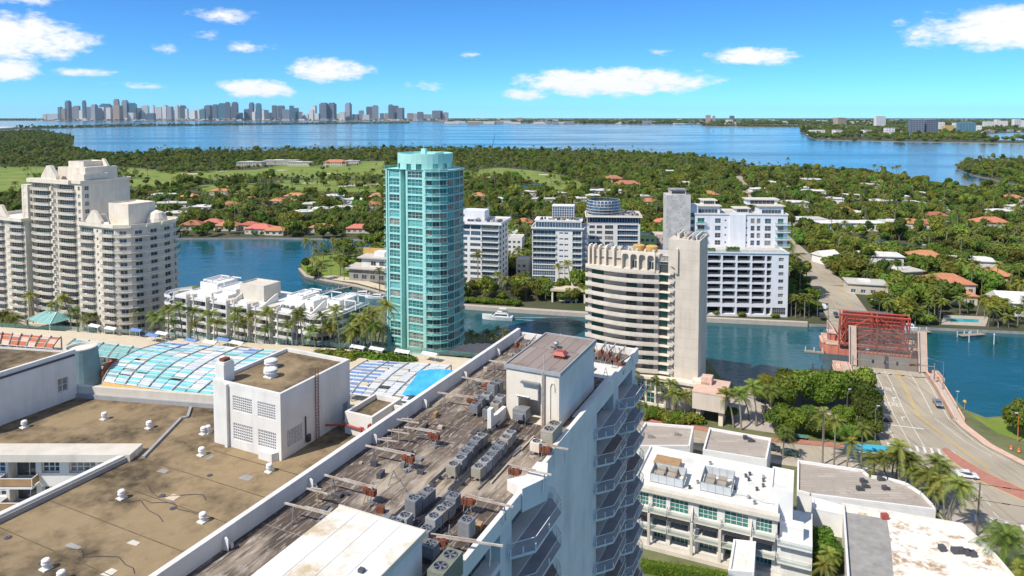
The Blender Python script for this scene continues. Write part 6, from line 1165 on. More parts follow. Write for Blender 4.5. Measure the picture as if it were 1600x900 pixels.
for i in range(15): mb = MB(); x = -9.2 + 18.4 * i / 14; f(mb, x - .07, x + .07, 4.25, 13.1, -.5, -.1); part('stringer', mb, 'grate', o)
for i in range(6): mb = MB(); s_ = 4.4 + 8.6 * i / 5; f(mb, -9.2, 9.2, s_ - .1, s_ + .1, -.7, -.12); part('cross_beam', mb, 'grate', o)
for x0_, x1_ in ((-11.4, -9.6), (9.9, 11.7)):
    mb = MB(); f(mb, x0_, x1_, .3, 13.4, .1, .4); part('walkway', mb, 'sidewalk', o)
for x in (-9.5, 9.5, 11.75, -11.5): mb = MB(); f(mb, x - .13, x + .13, .2, 13.4, .1, 1.2); part('leaf_parapet', mb, 'coral_pale', o)
o, A = leaf(BG, 'truss_leaf', 27.5, -1, R(75), 13.6, True)
# underside trusses face the camera: t < 0 side
for i in range(3): mb = MB(); f(mb, -11.5, 11.5, [.6, 6.4, 13.2][i] - .3, [.6, 6.4, 13.2][i] + .3, -3.4, -2.9) if i != 1 else f(mb, -11.5, 11.5, 6.2, 6.6, -2.2, -1.8); part('chord', mb, 'red_steel', o)
for x in (-11.4, -9.4, -.9, .9, 9.4, 11.4): mb = MB(); f(mb, x - .2, x + .2, .2, 13.4, -3.3, -2.95); f(mb, x - .16, x + .16, .2, 13.4, -.6, -.3); part('main_girder', mb, 'red_steel', o)
for x0_, x1_ in ((-9.4, -.9), (9.4, .9), (-11.4, -9.4), (11.4, 9.4)):
    for s0, s1 in ((.6, 6.4), (13.2, 6.4)): mb = MB(); mb.bar(A(x0_, s0 if s0 < 7 else 6.4, -3.1), A(x1_, s1 if s0 < 7 else 13.2, -3.1), .35, .35); part('diagonal', mb, 'red_steel', o)
for x in (-11.4, 11.4, -.9, .9):
    for s_ in (.6, 4.8, 9, 13.2): mb = MB(); mb.bar(A(x, s_, -3.1), A(x, min(13.2, s_ + 2), -.4), .22, .22); part('web_member', mb, 'red_steel', o)
for i in range(17): mb = MB(); x = -10 + 20 * i / 16; f(mb, x - .06, x + .06, .4, 13.3, -.5, -.1); part('stringer', mb, 'red_steel', o)
for i in range(9): mb = MB(); s_ = .8 + 12.2 * i / 8; f(mb, -10.6, 10.6, s_ - .09, s_ + .09, -.55, -.08); part('cross_beam', mb, 'red_steel', o)
mb = MB(); mb.add([A(-10.5, .3, -.03), A(-10.5, 13.2, -.03), A(10.5, 13.2, -.03), A(10.5, .3, -.03)], [(0, 1, 2, 3)]); part('steel_grating', mb, 'grate_red', o)
# piers
def pier(y0, y1, xl, xr, nm):
    mb = MB(); mb.prism([(xl + 2, y0), (xr - 2, y0), (xr, y0 + 2), (xr, y1 - 2), (xr - 2, y1), (xl + 2, y1), (xl, y1 - 2), (xl, y0 + 2)], -2, 3.6); p = part(nm, mb, 'coral', BG)
    mb = MB(); mb.prism([(xl + 1.9, y0 - .2), (xr - 1.9, y0 - .2), (xr + .2, y0 + 1.9), (xr + .2, y1 - 1.9), (xr - 1.9, y1 + .2), (xl + 1.9, y1 + .2), (xl - .2, y1 - 1.9), (xl - .2, y0 + 1.9)], 3.6, 4.1); part('pier_cap', mb, 'coral_pale', p)
    for x in np.arange(xl + 2.6, xr - 2.6, 2.6): mb = MB(); mb.box(x, x + .35, y0 - .18, y0 - .002, -1, 3.6); part('pier_rib', mb, 'coral', p)
    return p
pier(-5, 3.2, -16.5, 16, 'bridge_pier'); pier(25.5, 36, -17, 15, 'bridge_pier')
for x0_, x1_ in ((-16.3, -11.6), (11.9, 15.8)):
    for y0_, y1_ in ((-4.6, 2.8), (26, 35)):
        for (a, b) in (((x0_, y0_), (x1_, y0_)), ((x0_, y1_), (x1_, y1_)), (((x0_ if x0_ < 0 else x1_), y0_), ((x0_ if x0_ < 0 else x1_), y1_))): mb = MB(); mb.bar((*a, 4.6), (*b, 4.6), .3, 1.0); part('balustrade', mb, 'coral_pale', BG)
mb = MB(); mb.box(-14.6, -12.3, 28, 32, 4.1, 7.2); part('tender_house', mb, 'coral', BG); mb = MB(); mb.box(-14.9, -12, 27.7, 32.3, 7.2, 7.5); part('tender_roof', mb, 'coral_pale', BG)
for x, w in ((-BWID - .7, .5), (-BWID - 3.2, .35), (BWID + .7, .45), (BWID + 3.0, .4)):
    for (y0, z0_), (y1, z1_) in zip(prof, prof[1:]): mb = MB(); mb.add([(x - w / 2, y0, z0_ - 1.5), (x + w / 2, y0, z0_ - 1.5), (x + w / 2, y1, z1_ - 1.5), (x - w / 2, y1, z1_ - 1.5), (x - w / 2, y0, z0_ + .95), (x + w / 2, y0, z0_ + .95), (x + w / 2, y1, z1_ + .95), (x - w / 2, y1, z1_ + .95)], [(4, 5, 6, 7), (0, 1, 5, 4), (1, 2, 6, 5), (2, 3, 7, 6), (3, 0, 4, 7)]); part('road_parapet', mb, 'coral_pale', BG)
for x0_, x1_ in ((-BWID - 3, -BWID - .9), (BWID + .9, BWID + 2.8)):
    for (y0, z0_), (y1, z1_) in zip(prof, prof[1:]): mb = MB(); mb.add([(x0_, y0, z0_ + .1), (x1_, y0, z0_ + .1), (x1_, y1, z1_ + .1), (x0_, y1, z1_ + .1)], [(0, 1, 2, 3)]); part('footway', mb, 'sidewalk', BG)
mb = MB(); [mb.quad((s_ * (BWID + 3.3), y0, -1), (s_ * (BWID + 3.3), y1, -1), (s_ * (BWID + 3.3), y1, z1_), (s_ * (BWID + 3.3), y0, z0_)) for s_ in (-1, 1) for (y0, z0_), (y1, z1_) in zip(prof, prof[1:])]; part('approach_wall', mb, 'concrete', BG)
for x in (-BWID - .2, BWID - 1.4):
    for (y0, z0_), (y1, z1_) in zip(prof2, prof2[1:3]): mb = MB(); mb.add([(x - .3, y0, -1), (x + .3, y0, -1), (x + .3, y1, -1), (x - .3, y1, -1), (x - .3, y0, z0_ + .9), (x + .3, y0, z0_ + .9), (x + .3, y1, z1_ + .9), (x - .3, y1, z1_ + .9)], [(4, 5, 6, 7), (0, 1, 5, 4), (1, 2, 6, 5), (2, 3, 7, 6), (3, 0, 4, 7)]); part('road_parapet', mb, 'coral_pale', BG)
for i, (px_, py_, lb) in enumerate(((1272, 550, 'pale timber fender float beside the far bridge pier'), (1284, 578, 'dark timber fender float beside the near bridge pier'), (1447, 583, 'pale timber fender float on the right of the bridge'))):
    T = thing('fender_float', lb, 'float', (*G(px_, py_, .2), 0), BA); mb = MB(); mb.box(-3.5, 3.5, -.7, .7, -.3, .5); part('raft', mb, 'dock' if i != 1 else 'dark_grey', T); [part('pile', (lambda m_: m_.tube((x, 0, -2), (x, 0, 2.0), .22, n=8))(MB()), 'pale_panel' if i != 1 else 'dark_grey', T) for x in (-3, 0, 3)]
# ---- gantries, lamps, signs
def lamp(px, py, z, h, label, arm=(-3, 0), mat='steel', sign=False):
    T = thing('street_lamp', label, 'street lamp', (*G(px, py, z), z)); mb = MB(); mb.tube((0, 0, 0), (0, 0, h), .13, .08, 8); part('pole', mb, mat, T); mb = MB(); mb.tube((0, 0, h), (arm[0], arm[1], h + .9), .06, n=6); part('arm', mb, mat, T); mb = MB(); mb.prism([(arm[0] - .6, arm[1] - .18), (arm[0] + .2, arm[1] - .18), (arm[0] + .2, arm[1] + .18), (arm[0] - .6, arm[1] + .18)], h + .82, h + 1.0); part('lantern', mb, 'pale_panel', T)
lamp(1473, 610, 4.2, 9, 'tall grey street lamp on the right bridge parapet, nearer one', (-4.5, 1)); lamp(1437, 573, 4.9, 9, 'tall grey street lamp at the right of the raised near leaf', (-2.5, .5)); lamp(1343, 597, 4.2, 9.5, 'tall grey street lamp on the left bridge parapet', (3, 1))
lamp(1373, 508, 3, 10, 'tall grey street lamp beyond the red truss leaf on the right', (-3, 0)); lamp(1277, 494, 3, 9, 'tall grey street lamp beyond the bridge on the left', (4, 0)); lamp(1294, 533, 4.5, 10, 'slim grey lamp post beside the red truss leaf', (1.5, 0))
lamp(1367, 690, 2.3, 9, 'slim grey lamp post at the bushes by the crossing', (.8, 0)); lamp(1287, 692, 2.3, 8, 'slim grey lamp post among the low bushes', (-.8, 0)); lamp(1323, 655, 2.3, 8, 'slim pale lamp post before the parking trees', (.8, 0)); lamp(1495, 637, 4, 4, 'short pale blue lamp at the kerb of the bridge ramp', (.3, 0), 'cyan_paint'); lamp(1590, 690, 2.3, 7, 'red sign pole at the right edge of the picture', (-.4, 0), 'safety_orange')
T = thing('traffic_gantry', 'grey traffic gantry beam crossing the bridge road', 'gantry', (*B2W(-BWID - .7, -8), 4)); a = Vector(B2W(-BWID - .7, -8)); b = Vector(B2W(BWID + 1, -8)) - a; mb = MB(); mb.tube((0, 0, 0), (0, 0, 7), .16, n=8); part('pole', mb, 'steel', T); mb = MB(); mb.tube((b.x, b.y, 0), (b.x, b.y, 7), .16, n=8); part('pole', mb, 'steel', T); mb = MB(); mb.tube((0, 0, 5.9), (b.x, b.y, 5.9), .13, n=8); part('beam', mb, 'steel', T)
for t in (.25, .4, .55): p = b * t; mb = MB(); mb.box(p.x - .25, p.x + .25, p.y - .2, p.y + .2, 5.1, 6.3); part('signal_head', mb, 'dark_grey', T)
p = b * .76; mb = MB(); mb.box(p.x - 1.6, p.x + 1.6, p.y - .1, p.y + .1, 5.5, 6.2); part('rusty_sign', mb, 'rust', T)
T = thing('traffic_gantry', 'grey traffic beam over the island road behind the bridge', 'gantry', (*B2W(-BWID, 58), 3)); a = Vector(B2W(-BWID, 58)); b = Vector(B2W(BWID + 2, 58)) - a; mb = MB(); mb.tube((0, 0, 0), (0, 0, 7), .15, n=8); mb.tube((b.x, b.y, 0), (b.x, b.y, 7), .15, n=8); part('pole', mb, 'steel', T); mb = MB(); mb.tube((0, 0, 6), (b.x, b.y, 6), .12, n=8); part('beam', mb, 'steel', T)
up = G(1526, 838, 2.3); T = thing('utility_pole', 'weathered wooden utility pole at the crossing', 'utility pole', (*up, 2.2)); mb = MB(); mb.tube((0, 0, 0), (.5, .3, 11.5), .22, .14, 8); part('pole', mb, 'trunk', T); mb = MB(); mb.bar((-.9, 0, 7.6), (1.3, .6, 8.2), .12, .12); part('cross_arm', mb, 'trunk', T)
for i, (zz, zt_, end) in enumerate(((13.4, 17, (60, 190)), (10.0, 13, (54, 172)))):
    q = [Vector((up[0] + .5, up[1] + .3, zz)), Vector((up[0] - 18, up[1] + 16, zz - .3)), Vector((up[0] + 45, up[1] - 15, zz))]
    T = thing('overhead_wire', ['upper', 'lower'][i] + ' black overhead wire with sleeves running past the wooden pole', 'wire', tuple(q[0])); mb = MB(); [mb.tube(a - q[0], b - q[0], .045, n=5) for a, b in ((q[1], q[0]), (q[0], q[2]))]; part('cable', mb, 'rubber', T)
    for t in np.linspace(.1, .9, 9): p = (q[2] - q[0]) * t; u = (q[2] - q[0]).normalized(); mb = MB(); mb.tube(p - u * .7, p + u * .7, .1, n=6); part('sleeve', mb, 'rubber', T)
for i, (px_, py_, h, lb) in enumerate(((1580, 702, .8, 'orange traffic barrel at the right kerb, nearer of two'), (1592, 706, .8, 'orange traffic barrel at the right kerb, beside the red pole'))): T = thing('traffic_barrel', lb, 'barrel', (*G(px_, py_, 2.4), 2.37)); mb = MB(); mb.lathe([(.34, 0), (.32, .4), (.27, .45), (.24, 1.0), (.1, 1.05)], 12); part('drum', mb, 'safety_orange', T); mb = MB(); mb.lathe([(.33, .2), (.325, .34)], 12, cap=False); part('band', mb, 'paint_white', T)
T = thing('navigation_post', 'yellow topped post on the ramp edge by the water', 'post', (*G(1507, 640, 2.4), 2.3)); mb = MB(); mb.tube((0, 0, 0), (0, 0, 2.2), .12, n=8); part('pole', mb, 'dock', T); mb = MB(); mb.lathe([(.5, 0), (.5, .5), (.1, .9)], 8, (0, 0, 2.2)); part('head', mb, 'ochre', T)
# ---- vehicles
def car(px, py, z, rz, label, body, kind='sedan'):
    T = thing('car', label, 'car', (*G(px, py, z), z + .01), rz); Lc, Wc = (4.6, 1.85) if kind != 'van' else (5.3, 2.0)
    prf = {'sedan': [(-2.3, .45), (-2.3, .85), (-1.7, .95), (-1.1, 1.42), (.5, 1.42), (1.2, .98), (2.1, .85), (2.3, .6), (2.3, .4)], 'suv': [(-2.3, .5), (-2.3, 1.1), (-2.1, 1.65), (.5, 1.7), (1.2, 1.1), (2.2, .98), (2.35, .7), (2.35, .45)], 'van': [(-2.6, .5), (-2.6, 1.95), (1.2, 2.0), (1.9, 1.2), (2.6, 1.0), (2.65, .5)]}[kind]
    def mk():
        mb = MB(); n = len(prf); w = Wc / 2; inset = [.0 if z_ < 1.0 else .17 for _, z_ in prf]
        l = [(x, -w + i_, z_) for (x, z_), i_ in zip(prf, inset)]; r = [(x, w - i_, z_) for (x, z_), i_ in zip(prf, inset)]
        mb.add(l + r, [(i, (i + 1) % n, n + (i + 1) % n, n + i) for i in range(n)] + [tuple(range(n))[::-1], tuple(range(n, 2 * n))]); return mb.mesh('body', body)
    ob('body', shared(('car', kind, body), mk), T)
    top = max(z_ for _, z_ in prf); xs = [x for x, z_ in prf if z_ > top - .12]; x0_, x1_ = min(xs), max(xs)
    ws = [p for p in prf if p[0] > x1_][0]; mb = MB(); w = Wc / 2 - .2
    mb.quad((x1_ + .08, -w, top - .06), (ws[0] - .08, -w - .1, ws[1] + .05), (ws[0] - .08, w + .1, ws[1] + .05), (x1_ + .08, w, top - .06)); mb.v = [(x + .03, y, z_ + .03) for x, y, z_ in mb.v]; part('windscreen', mb, 'glass', T)
    for s_ in (-1, 1): mb = MB(); yy = s_ * (Wc / 2 - .12); mb.quad((x0_ - .1, yy, 1.0), (x1_ + .5, yy, 1.0), (x1_ + .05, s_ * (Wc / 2 - .16), top - .1), (x0_ + .05, s_ * (Wc / 2 - .16), top - .1)); part('side_window', mb, 'glass', T)
    wm = shared('wheel', lambda: (lambda m_: (m_.tube((0, -.12, 0), (0, .12, 0), .34, n=14), m_.tube((0, -.13, 0), (0, .13, 0), .18, n=10, mi=1), m_.mesh('wheel', ['rubber', 'steel']))[2])(MB()))
    for x in (-1.4, 1.4):
        for s_ in (-1, 1): ob('wheel', wm, T, (x, s_ * (Wc / 2 - .1), .34))
    for s_ in (-1, 1): mb = MB(); mb.box(Lc / 2 - .04, Lc / 2 + .04, s_ * .62 - .2, s_ * .62 + .2, .6, .75); part('headlight', mb, 'lamp_white', T); mb = MB(); mb.box(-Lc / 2 - .03, -Lc / 2 + .04, s_ * .65 - .17, s_ * .65 + .17, .7, .85); part('tail_light', mb, 'lamp_red', T)
up_ = R(90) + BA
car(1465, 632, 3.6, up_ + R(180), 'dark grey sedan driving down the bridge ramp', 'car_grey'); car(1511, 746, 2.26, -R(14), 'white sport utility car crossing the intersection', 'car_white', 'suv'); car(1234, 711, 2.26, -R(22), 'dark green car behind the palm on the street', 'car_green'); car(1219, 634, 2.26, R(75), 'white car parked under the trees by the creek', 'car_white', 'suv'); car(1312, 646, 2.26, R(80), 'silver car parked beside the rounded trees', 'car_white'); car(1195, 642, 2.26, R(75), 'dark car parked in shade at the edge of the lot', 'car_dark')
car(1283, 494, 2.9, up_, 'dark blue car waiting left of the open bridge', 'car_dark'); car(1306, 493, 2.9, up_ + R(180), 'black car waiting in the middle lane beyond the bridge', 'car_dark'); car(1287, 482, 1.9, up_, 'white van queued beyond the bridge', 'car_white', 'van'); car(1385, 655, 2.27, up_, 'dark car in shade at the left kerb of the ramp', 'car_dark'); car(1205, 703, 2.26, -R(22), 'dark car at the rim of the white roofed hotel', 'car_dark', 'suv')
# ---- boats and docks
def yacht(px, py, rz, s_, label, flying=True):
    T = thing('motor_yacht', label, 'boat', (*G(px, py, 0), 0), rz); T.scale = (s_, s_, s_); mb = MB(); st_ = [(-6, 1.7, 1.5), (-3, 1.9, 1.5), (1, 1.9, 1.65), (4, 1.3, 1.9), (6, .55, 2.15), (7, .02, 2.3)]; n = len(st_)
    vs = []
    for x, w, h in st_: vs += [(x, -w, h), (x, -w * .75, -.3), (x, w * .75, -.3), (x, w, h)]
    mb.add(vs, [(4 * i + j, 4 * i + j + 1, 4 * (i + 1) + j + 1, 4 * (i + 1) + j) for i in range(n - 1) for j in range(3)] + [(4 * i + 3, 4 * i, 4 * (i + 1), 4 * (i + 1) + 3) for i in range(n - 1)] + [(0, 3, 2, 1)]); part('hull', mb, 'boat_white', T)
    mb = MB(); mb.add([(-4.4, -1.5, 1.5), (3.2, -1.3, 1.6), (3.2, 1.3, 1.6), (-4.4, 1.5, 1.5), (-4.2, -1.3, 2.9), (1.2, -1.15, 2.9), (1.2, 1.15, 2.9), (-4.2, 1.3, 2.9)], [(0, 1, 5, 4), (1, 2, 6, 5), (2, 3, 7, 6), (3, 0, 4, 7), (4, 5, 6, 7)]); cb_ = part('cabin', mb, 'boat_white', T)
    for s2 in (-1, 1): mb = MB(); mb.quad((-3.8, s2 * 1.49, 1.9), (2.0, s2 * 1.34, 1.95), (1.0, s2 * 1.22, 2.6), (-3.8, s2 * 1.37, 2.6)); part('window', mb, 'glass', cb_)
    mb = MB(); mb.quad((2.9, -1.1, 1.85), (2.9, 1.1, 1.85), (1.5, 1.0, 2.8), (1.5, -1.0, 2.8)); mb.v = [(x + .06, y, z_) for x, y, z_ in mb.v]; part('windscreen', mb, 'glass', cb_)
    if flying:
        mb = MB(); mb.add([(-3.6, -1.1, 2.9), (.4, -1, 2.9), (.4, 1, 2.9), (-3.6, 1.1, 2.9), (-3.8, -1.2, 3.5), (.8, -1.1, 3.5), (.8, 1.1, 3.5), (-3.8, 1.2, 3.5)], [(0, 1, 5, 4), (1, 2, 6, 5), (2, 3, 7, 6), (3, 0, 4, 7)]); part('flybridge', mb, 'boat_white', T)
        mb = MB(); mb.box(-3.4, -.2, -1.1, 1.1, 4.7, 4.82); part('hardtop', mb, 'boat_white', T); [part('hardtop_post', (lambda m_: m_.bar((x, y, 3.4), (x - .3, y, 4.7), .08, .08))(MB()), 'steel', T) for x in (-2.8, -.4) for y in (-1, 1)]
    mb = MB(); pts = [(x, s2 * (w - .05), h + .6) for s2 in (1,) for x, w, h in st_[2:]]; [mb.tube(a, b, .03, n=4) for a, b in zip(pts, pts[1:])]; pts = [(x, -y, z_) for x, y, z_ in pts]; [mb.tube(a, b, .03, n=4) for a, b in zip(pts, pts[1:])]; part('bow_rail', mb, 'steel', T)
    return T
yacht(779, 499, R(172), 1.05, 'white motor yacht cruising in the creek right of the teal tower'); yacht(563, 462, R(185), .8, 'white motor boat moored at the peninsula dock', False); yacht(586, 466, R(170), .75, 'small white boat moored beside the teal tower edge', False); yacht(1413, 514, R(165), .8, 'covered white boat at the dock right of the bridge', False); yacht(730, 548, R(200), .6, 'small dark trimmed launch tucked beside the teal tower', False)
yacht(1452, 385.5, R(180), .8, 'dark cabin boat on the inner canal of the island', False); yacht(1295, 217.6, R(180), 1.4, 'tiny white boat off the far village shore', False)
mb = MB(); w0 = G(795, 497, 0)
for s_ in (-1, 1):
    for k in range(7): a, b = k / 7, (k + 1) / 7; x0_, x1_ = w0[0] + 26 * a, w0[0] + 26 * b; mb.quad((x0_, w0[1] + s_ * (.6 + 3 * a) - 3.6 * a, .03), (x1_, w0[1] + s_ * (.6 + 3 * b) - 3.6 * b, .03), (x1_, w0[1] + s_ * (1.3 + 3.6 * b) - 3.6 * b, .03), (x0_, w0[1] + s_ * (1.3 + 3.2 * a) - 3.6 * a, .03))
spec('foam', col=(.7, .78, .8), rough=.6, alpha=.35); tag(part('wake_water', mb, 'foam', None), kind='structure')
def dock(px0, py0, px1, py1, label, piles=True, w=1.6):
    a = Vector(G(px0, py0, 1)); b = Vector(G(px1, py1, 1)); T = thing('dock', label, 'dock', (*a, 0)); d = b - a; u = d.normalized(); n = Vector((-u.y, u.x)) * w / 2; k = max(2, int(d.length / 1.5)); mb = MB()
    for i in range(k): p = d * (i / k); q = d * ((i + .92) / k); mb.prism([tuple(p - n), tuple(q - n), tuple(q + n), tuple(p + n)], .9, 1.05)
    part('decking', mb, 'dock', T)
    for i in range(0, k + 1, 2): p = d * (i / k) + n; mb = MB(); mb.tube((p.x, p.y, -2), (p.x, p.y, 2.2), .18, n=6); part('pile', mb, 'pale_panel', T)
dock(503, 456, 556, 446, 'slim dock with pale piles off the peninsula point'); dock(560, 456, 600, 449, 'short timber dock beside the teal tower edge'); dock(1420, 519, 1452, 517, 'timber dock right of the raised bridge', w=3); dock(1500, 524, 1537, 521, 'timber dock below the villa pool', w=2.5); dock(1458, 387, 1520, 386, 'long dock on the inner island canal, left part', w=2); dock(1522, 388.5, 1590, 387, 'long dock on the inner island canal, right part', w=2); dock(722, 538, 752, 535, 'white dock steps beside the teal tower'); dock(1490, 297, 1540, 300.5, 'white landing at the far bay shore', w=6); dock(1425, 280.5, 1470, 290, 'white sea wall landing on the bay shore', w=6)
for i, (px_, py_) in enumerate(((437, 449), (1514, 535), (1553, 538))): T = thing('channel_marker', ['dark channel marker standing in the left basin', 'white mooring pile near the villa dock', 'white mooring pile nearer the right edge'][i], 'marker', (*G(px_, py_, 0), 0)); mb = MB(); mb.tube((0, 0, -2), (0, 0, 3.6), .2, n=8); part('pile', mb, 'dark_grey' if i == 0 else 'pale_panel', T); mb = MB(); mb.lathe([(.3, 3.6), (.3, 4.1), (.05, 4.4)], 8); part('cap', mb, 'dark_grey' if i == 0 else 'pale_panel', T)
# crane mast far on the island
T = thing('crane_mast', 'thin leaning crane mast on the far island shore', 'crane', (*G(768, 235, 1.2), 1.2)); mb = MB(); mb.tube((0, 0, 0), (9, 0, 42), .9, .5, 5); part('mast', mb, 'dark_grey', T); mb = MB(); mb.box(-2.5, 2.5, -2, 2, 0, 3.5); part('cab', mb, 'dark_grey', T)
# ================================================================ island houses
HOUSES = []
def house(px, py, w, d, h, rot, roof, wall, label, group=None, z=1.2):
    X, Y = G(px, py, z); HOUSES.append((X, Y, max(w, d) * .62)); T = thing('villa', label, 'house', (X, Y, z), R(rot), group)
    n = max(2, int(w / 4)); mb = None
    ops = []
    for k in range(max(1, int(h // 3.2))): ops += [(w * (j + .25) / n, w * (j + .75) / n, .7 + 3.2 * k, 2.5 + 3.2 * k, 2, 1) for j in range(n)]
    facade(T, (-w / 2, -d / 2), (w / 2, -d / 2), 0, h, ops, wall, .2, ft=.1)
    mb = MB(); mb.quad((w / 2, -d / 2, 0), (w / 2, d / 2, 0), (w / 2, d / 2, h), (w / 2, -d / 2, h)); mb.quad((w / 2, d / 2, 0), (-w / 2, d / 2, 0), (-w / 2, d / 2, h), (w / 2, d / 2, h)); mb.quad((-w / 2, d / 2, 0), (-w / 2, -d / 2, 0), (-w / 2, -d / 2, h), (-w / 2, d / 2, h)); part('wall', mb, wall, T)
    mb = MB(); e = .7; W_, D_ = w / 2 + e, d / 2 + e
    if roof == 'roof_tile' or roof == 'gable':
        rh = min(w, d) * .26; r = max(0, W_ - D_) if w > d else 0; r2 = max(0, D_ - W_) if d >= w else 0
        if roof == 'gable': r = W_; r2 = 0
        mb.add([(-W_, -D_, h), (W_, -D_, h), (W_, D_, h), (-W_, D_, h), (-r, -r2, h + rh), (r, r2, h + rh)], [(0, 1, 5, 4), (1, 2, 5), (2, 3, 4, 5), (3, 0, 4)] if w > d else [(0, 1, 4), (1, 2, 5, 4), (2, 3, 5), (3, 0, 4, 5)]); mb.box(-W_, W_, -D_, D_, h - .25, h - .01); part('roof', mb, 'roof_tile' if roof == 'roof_tile' else 'roof_white', T)
    else:
        mb.box(-W_, W_, -D_, D_, h + .001, h + .45); rf_ = part('roof', mb, roof, T); mb = MB(); mb.box(-w * .2, w * .1, -d * .2, d * .2, h + .46, h + 1.4); part('roof_hatch', mb, 'roof_white', rf_)
    return T
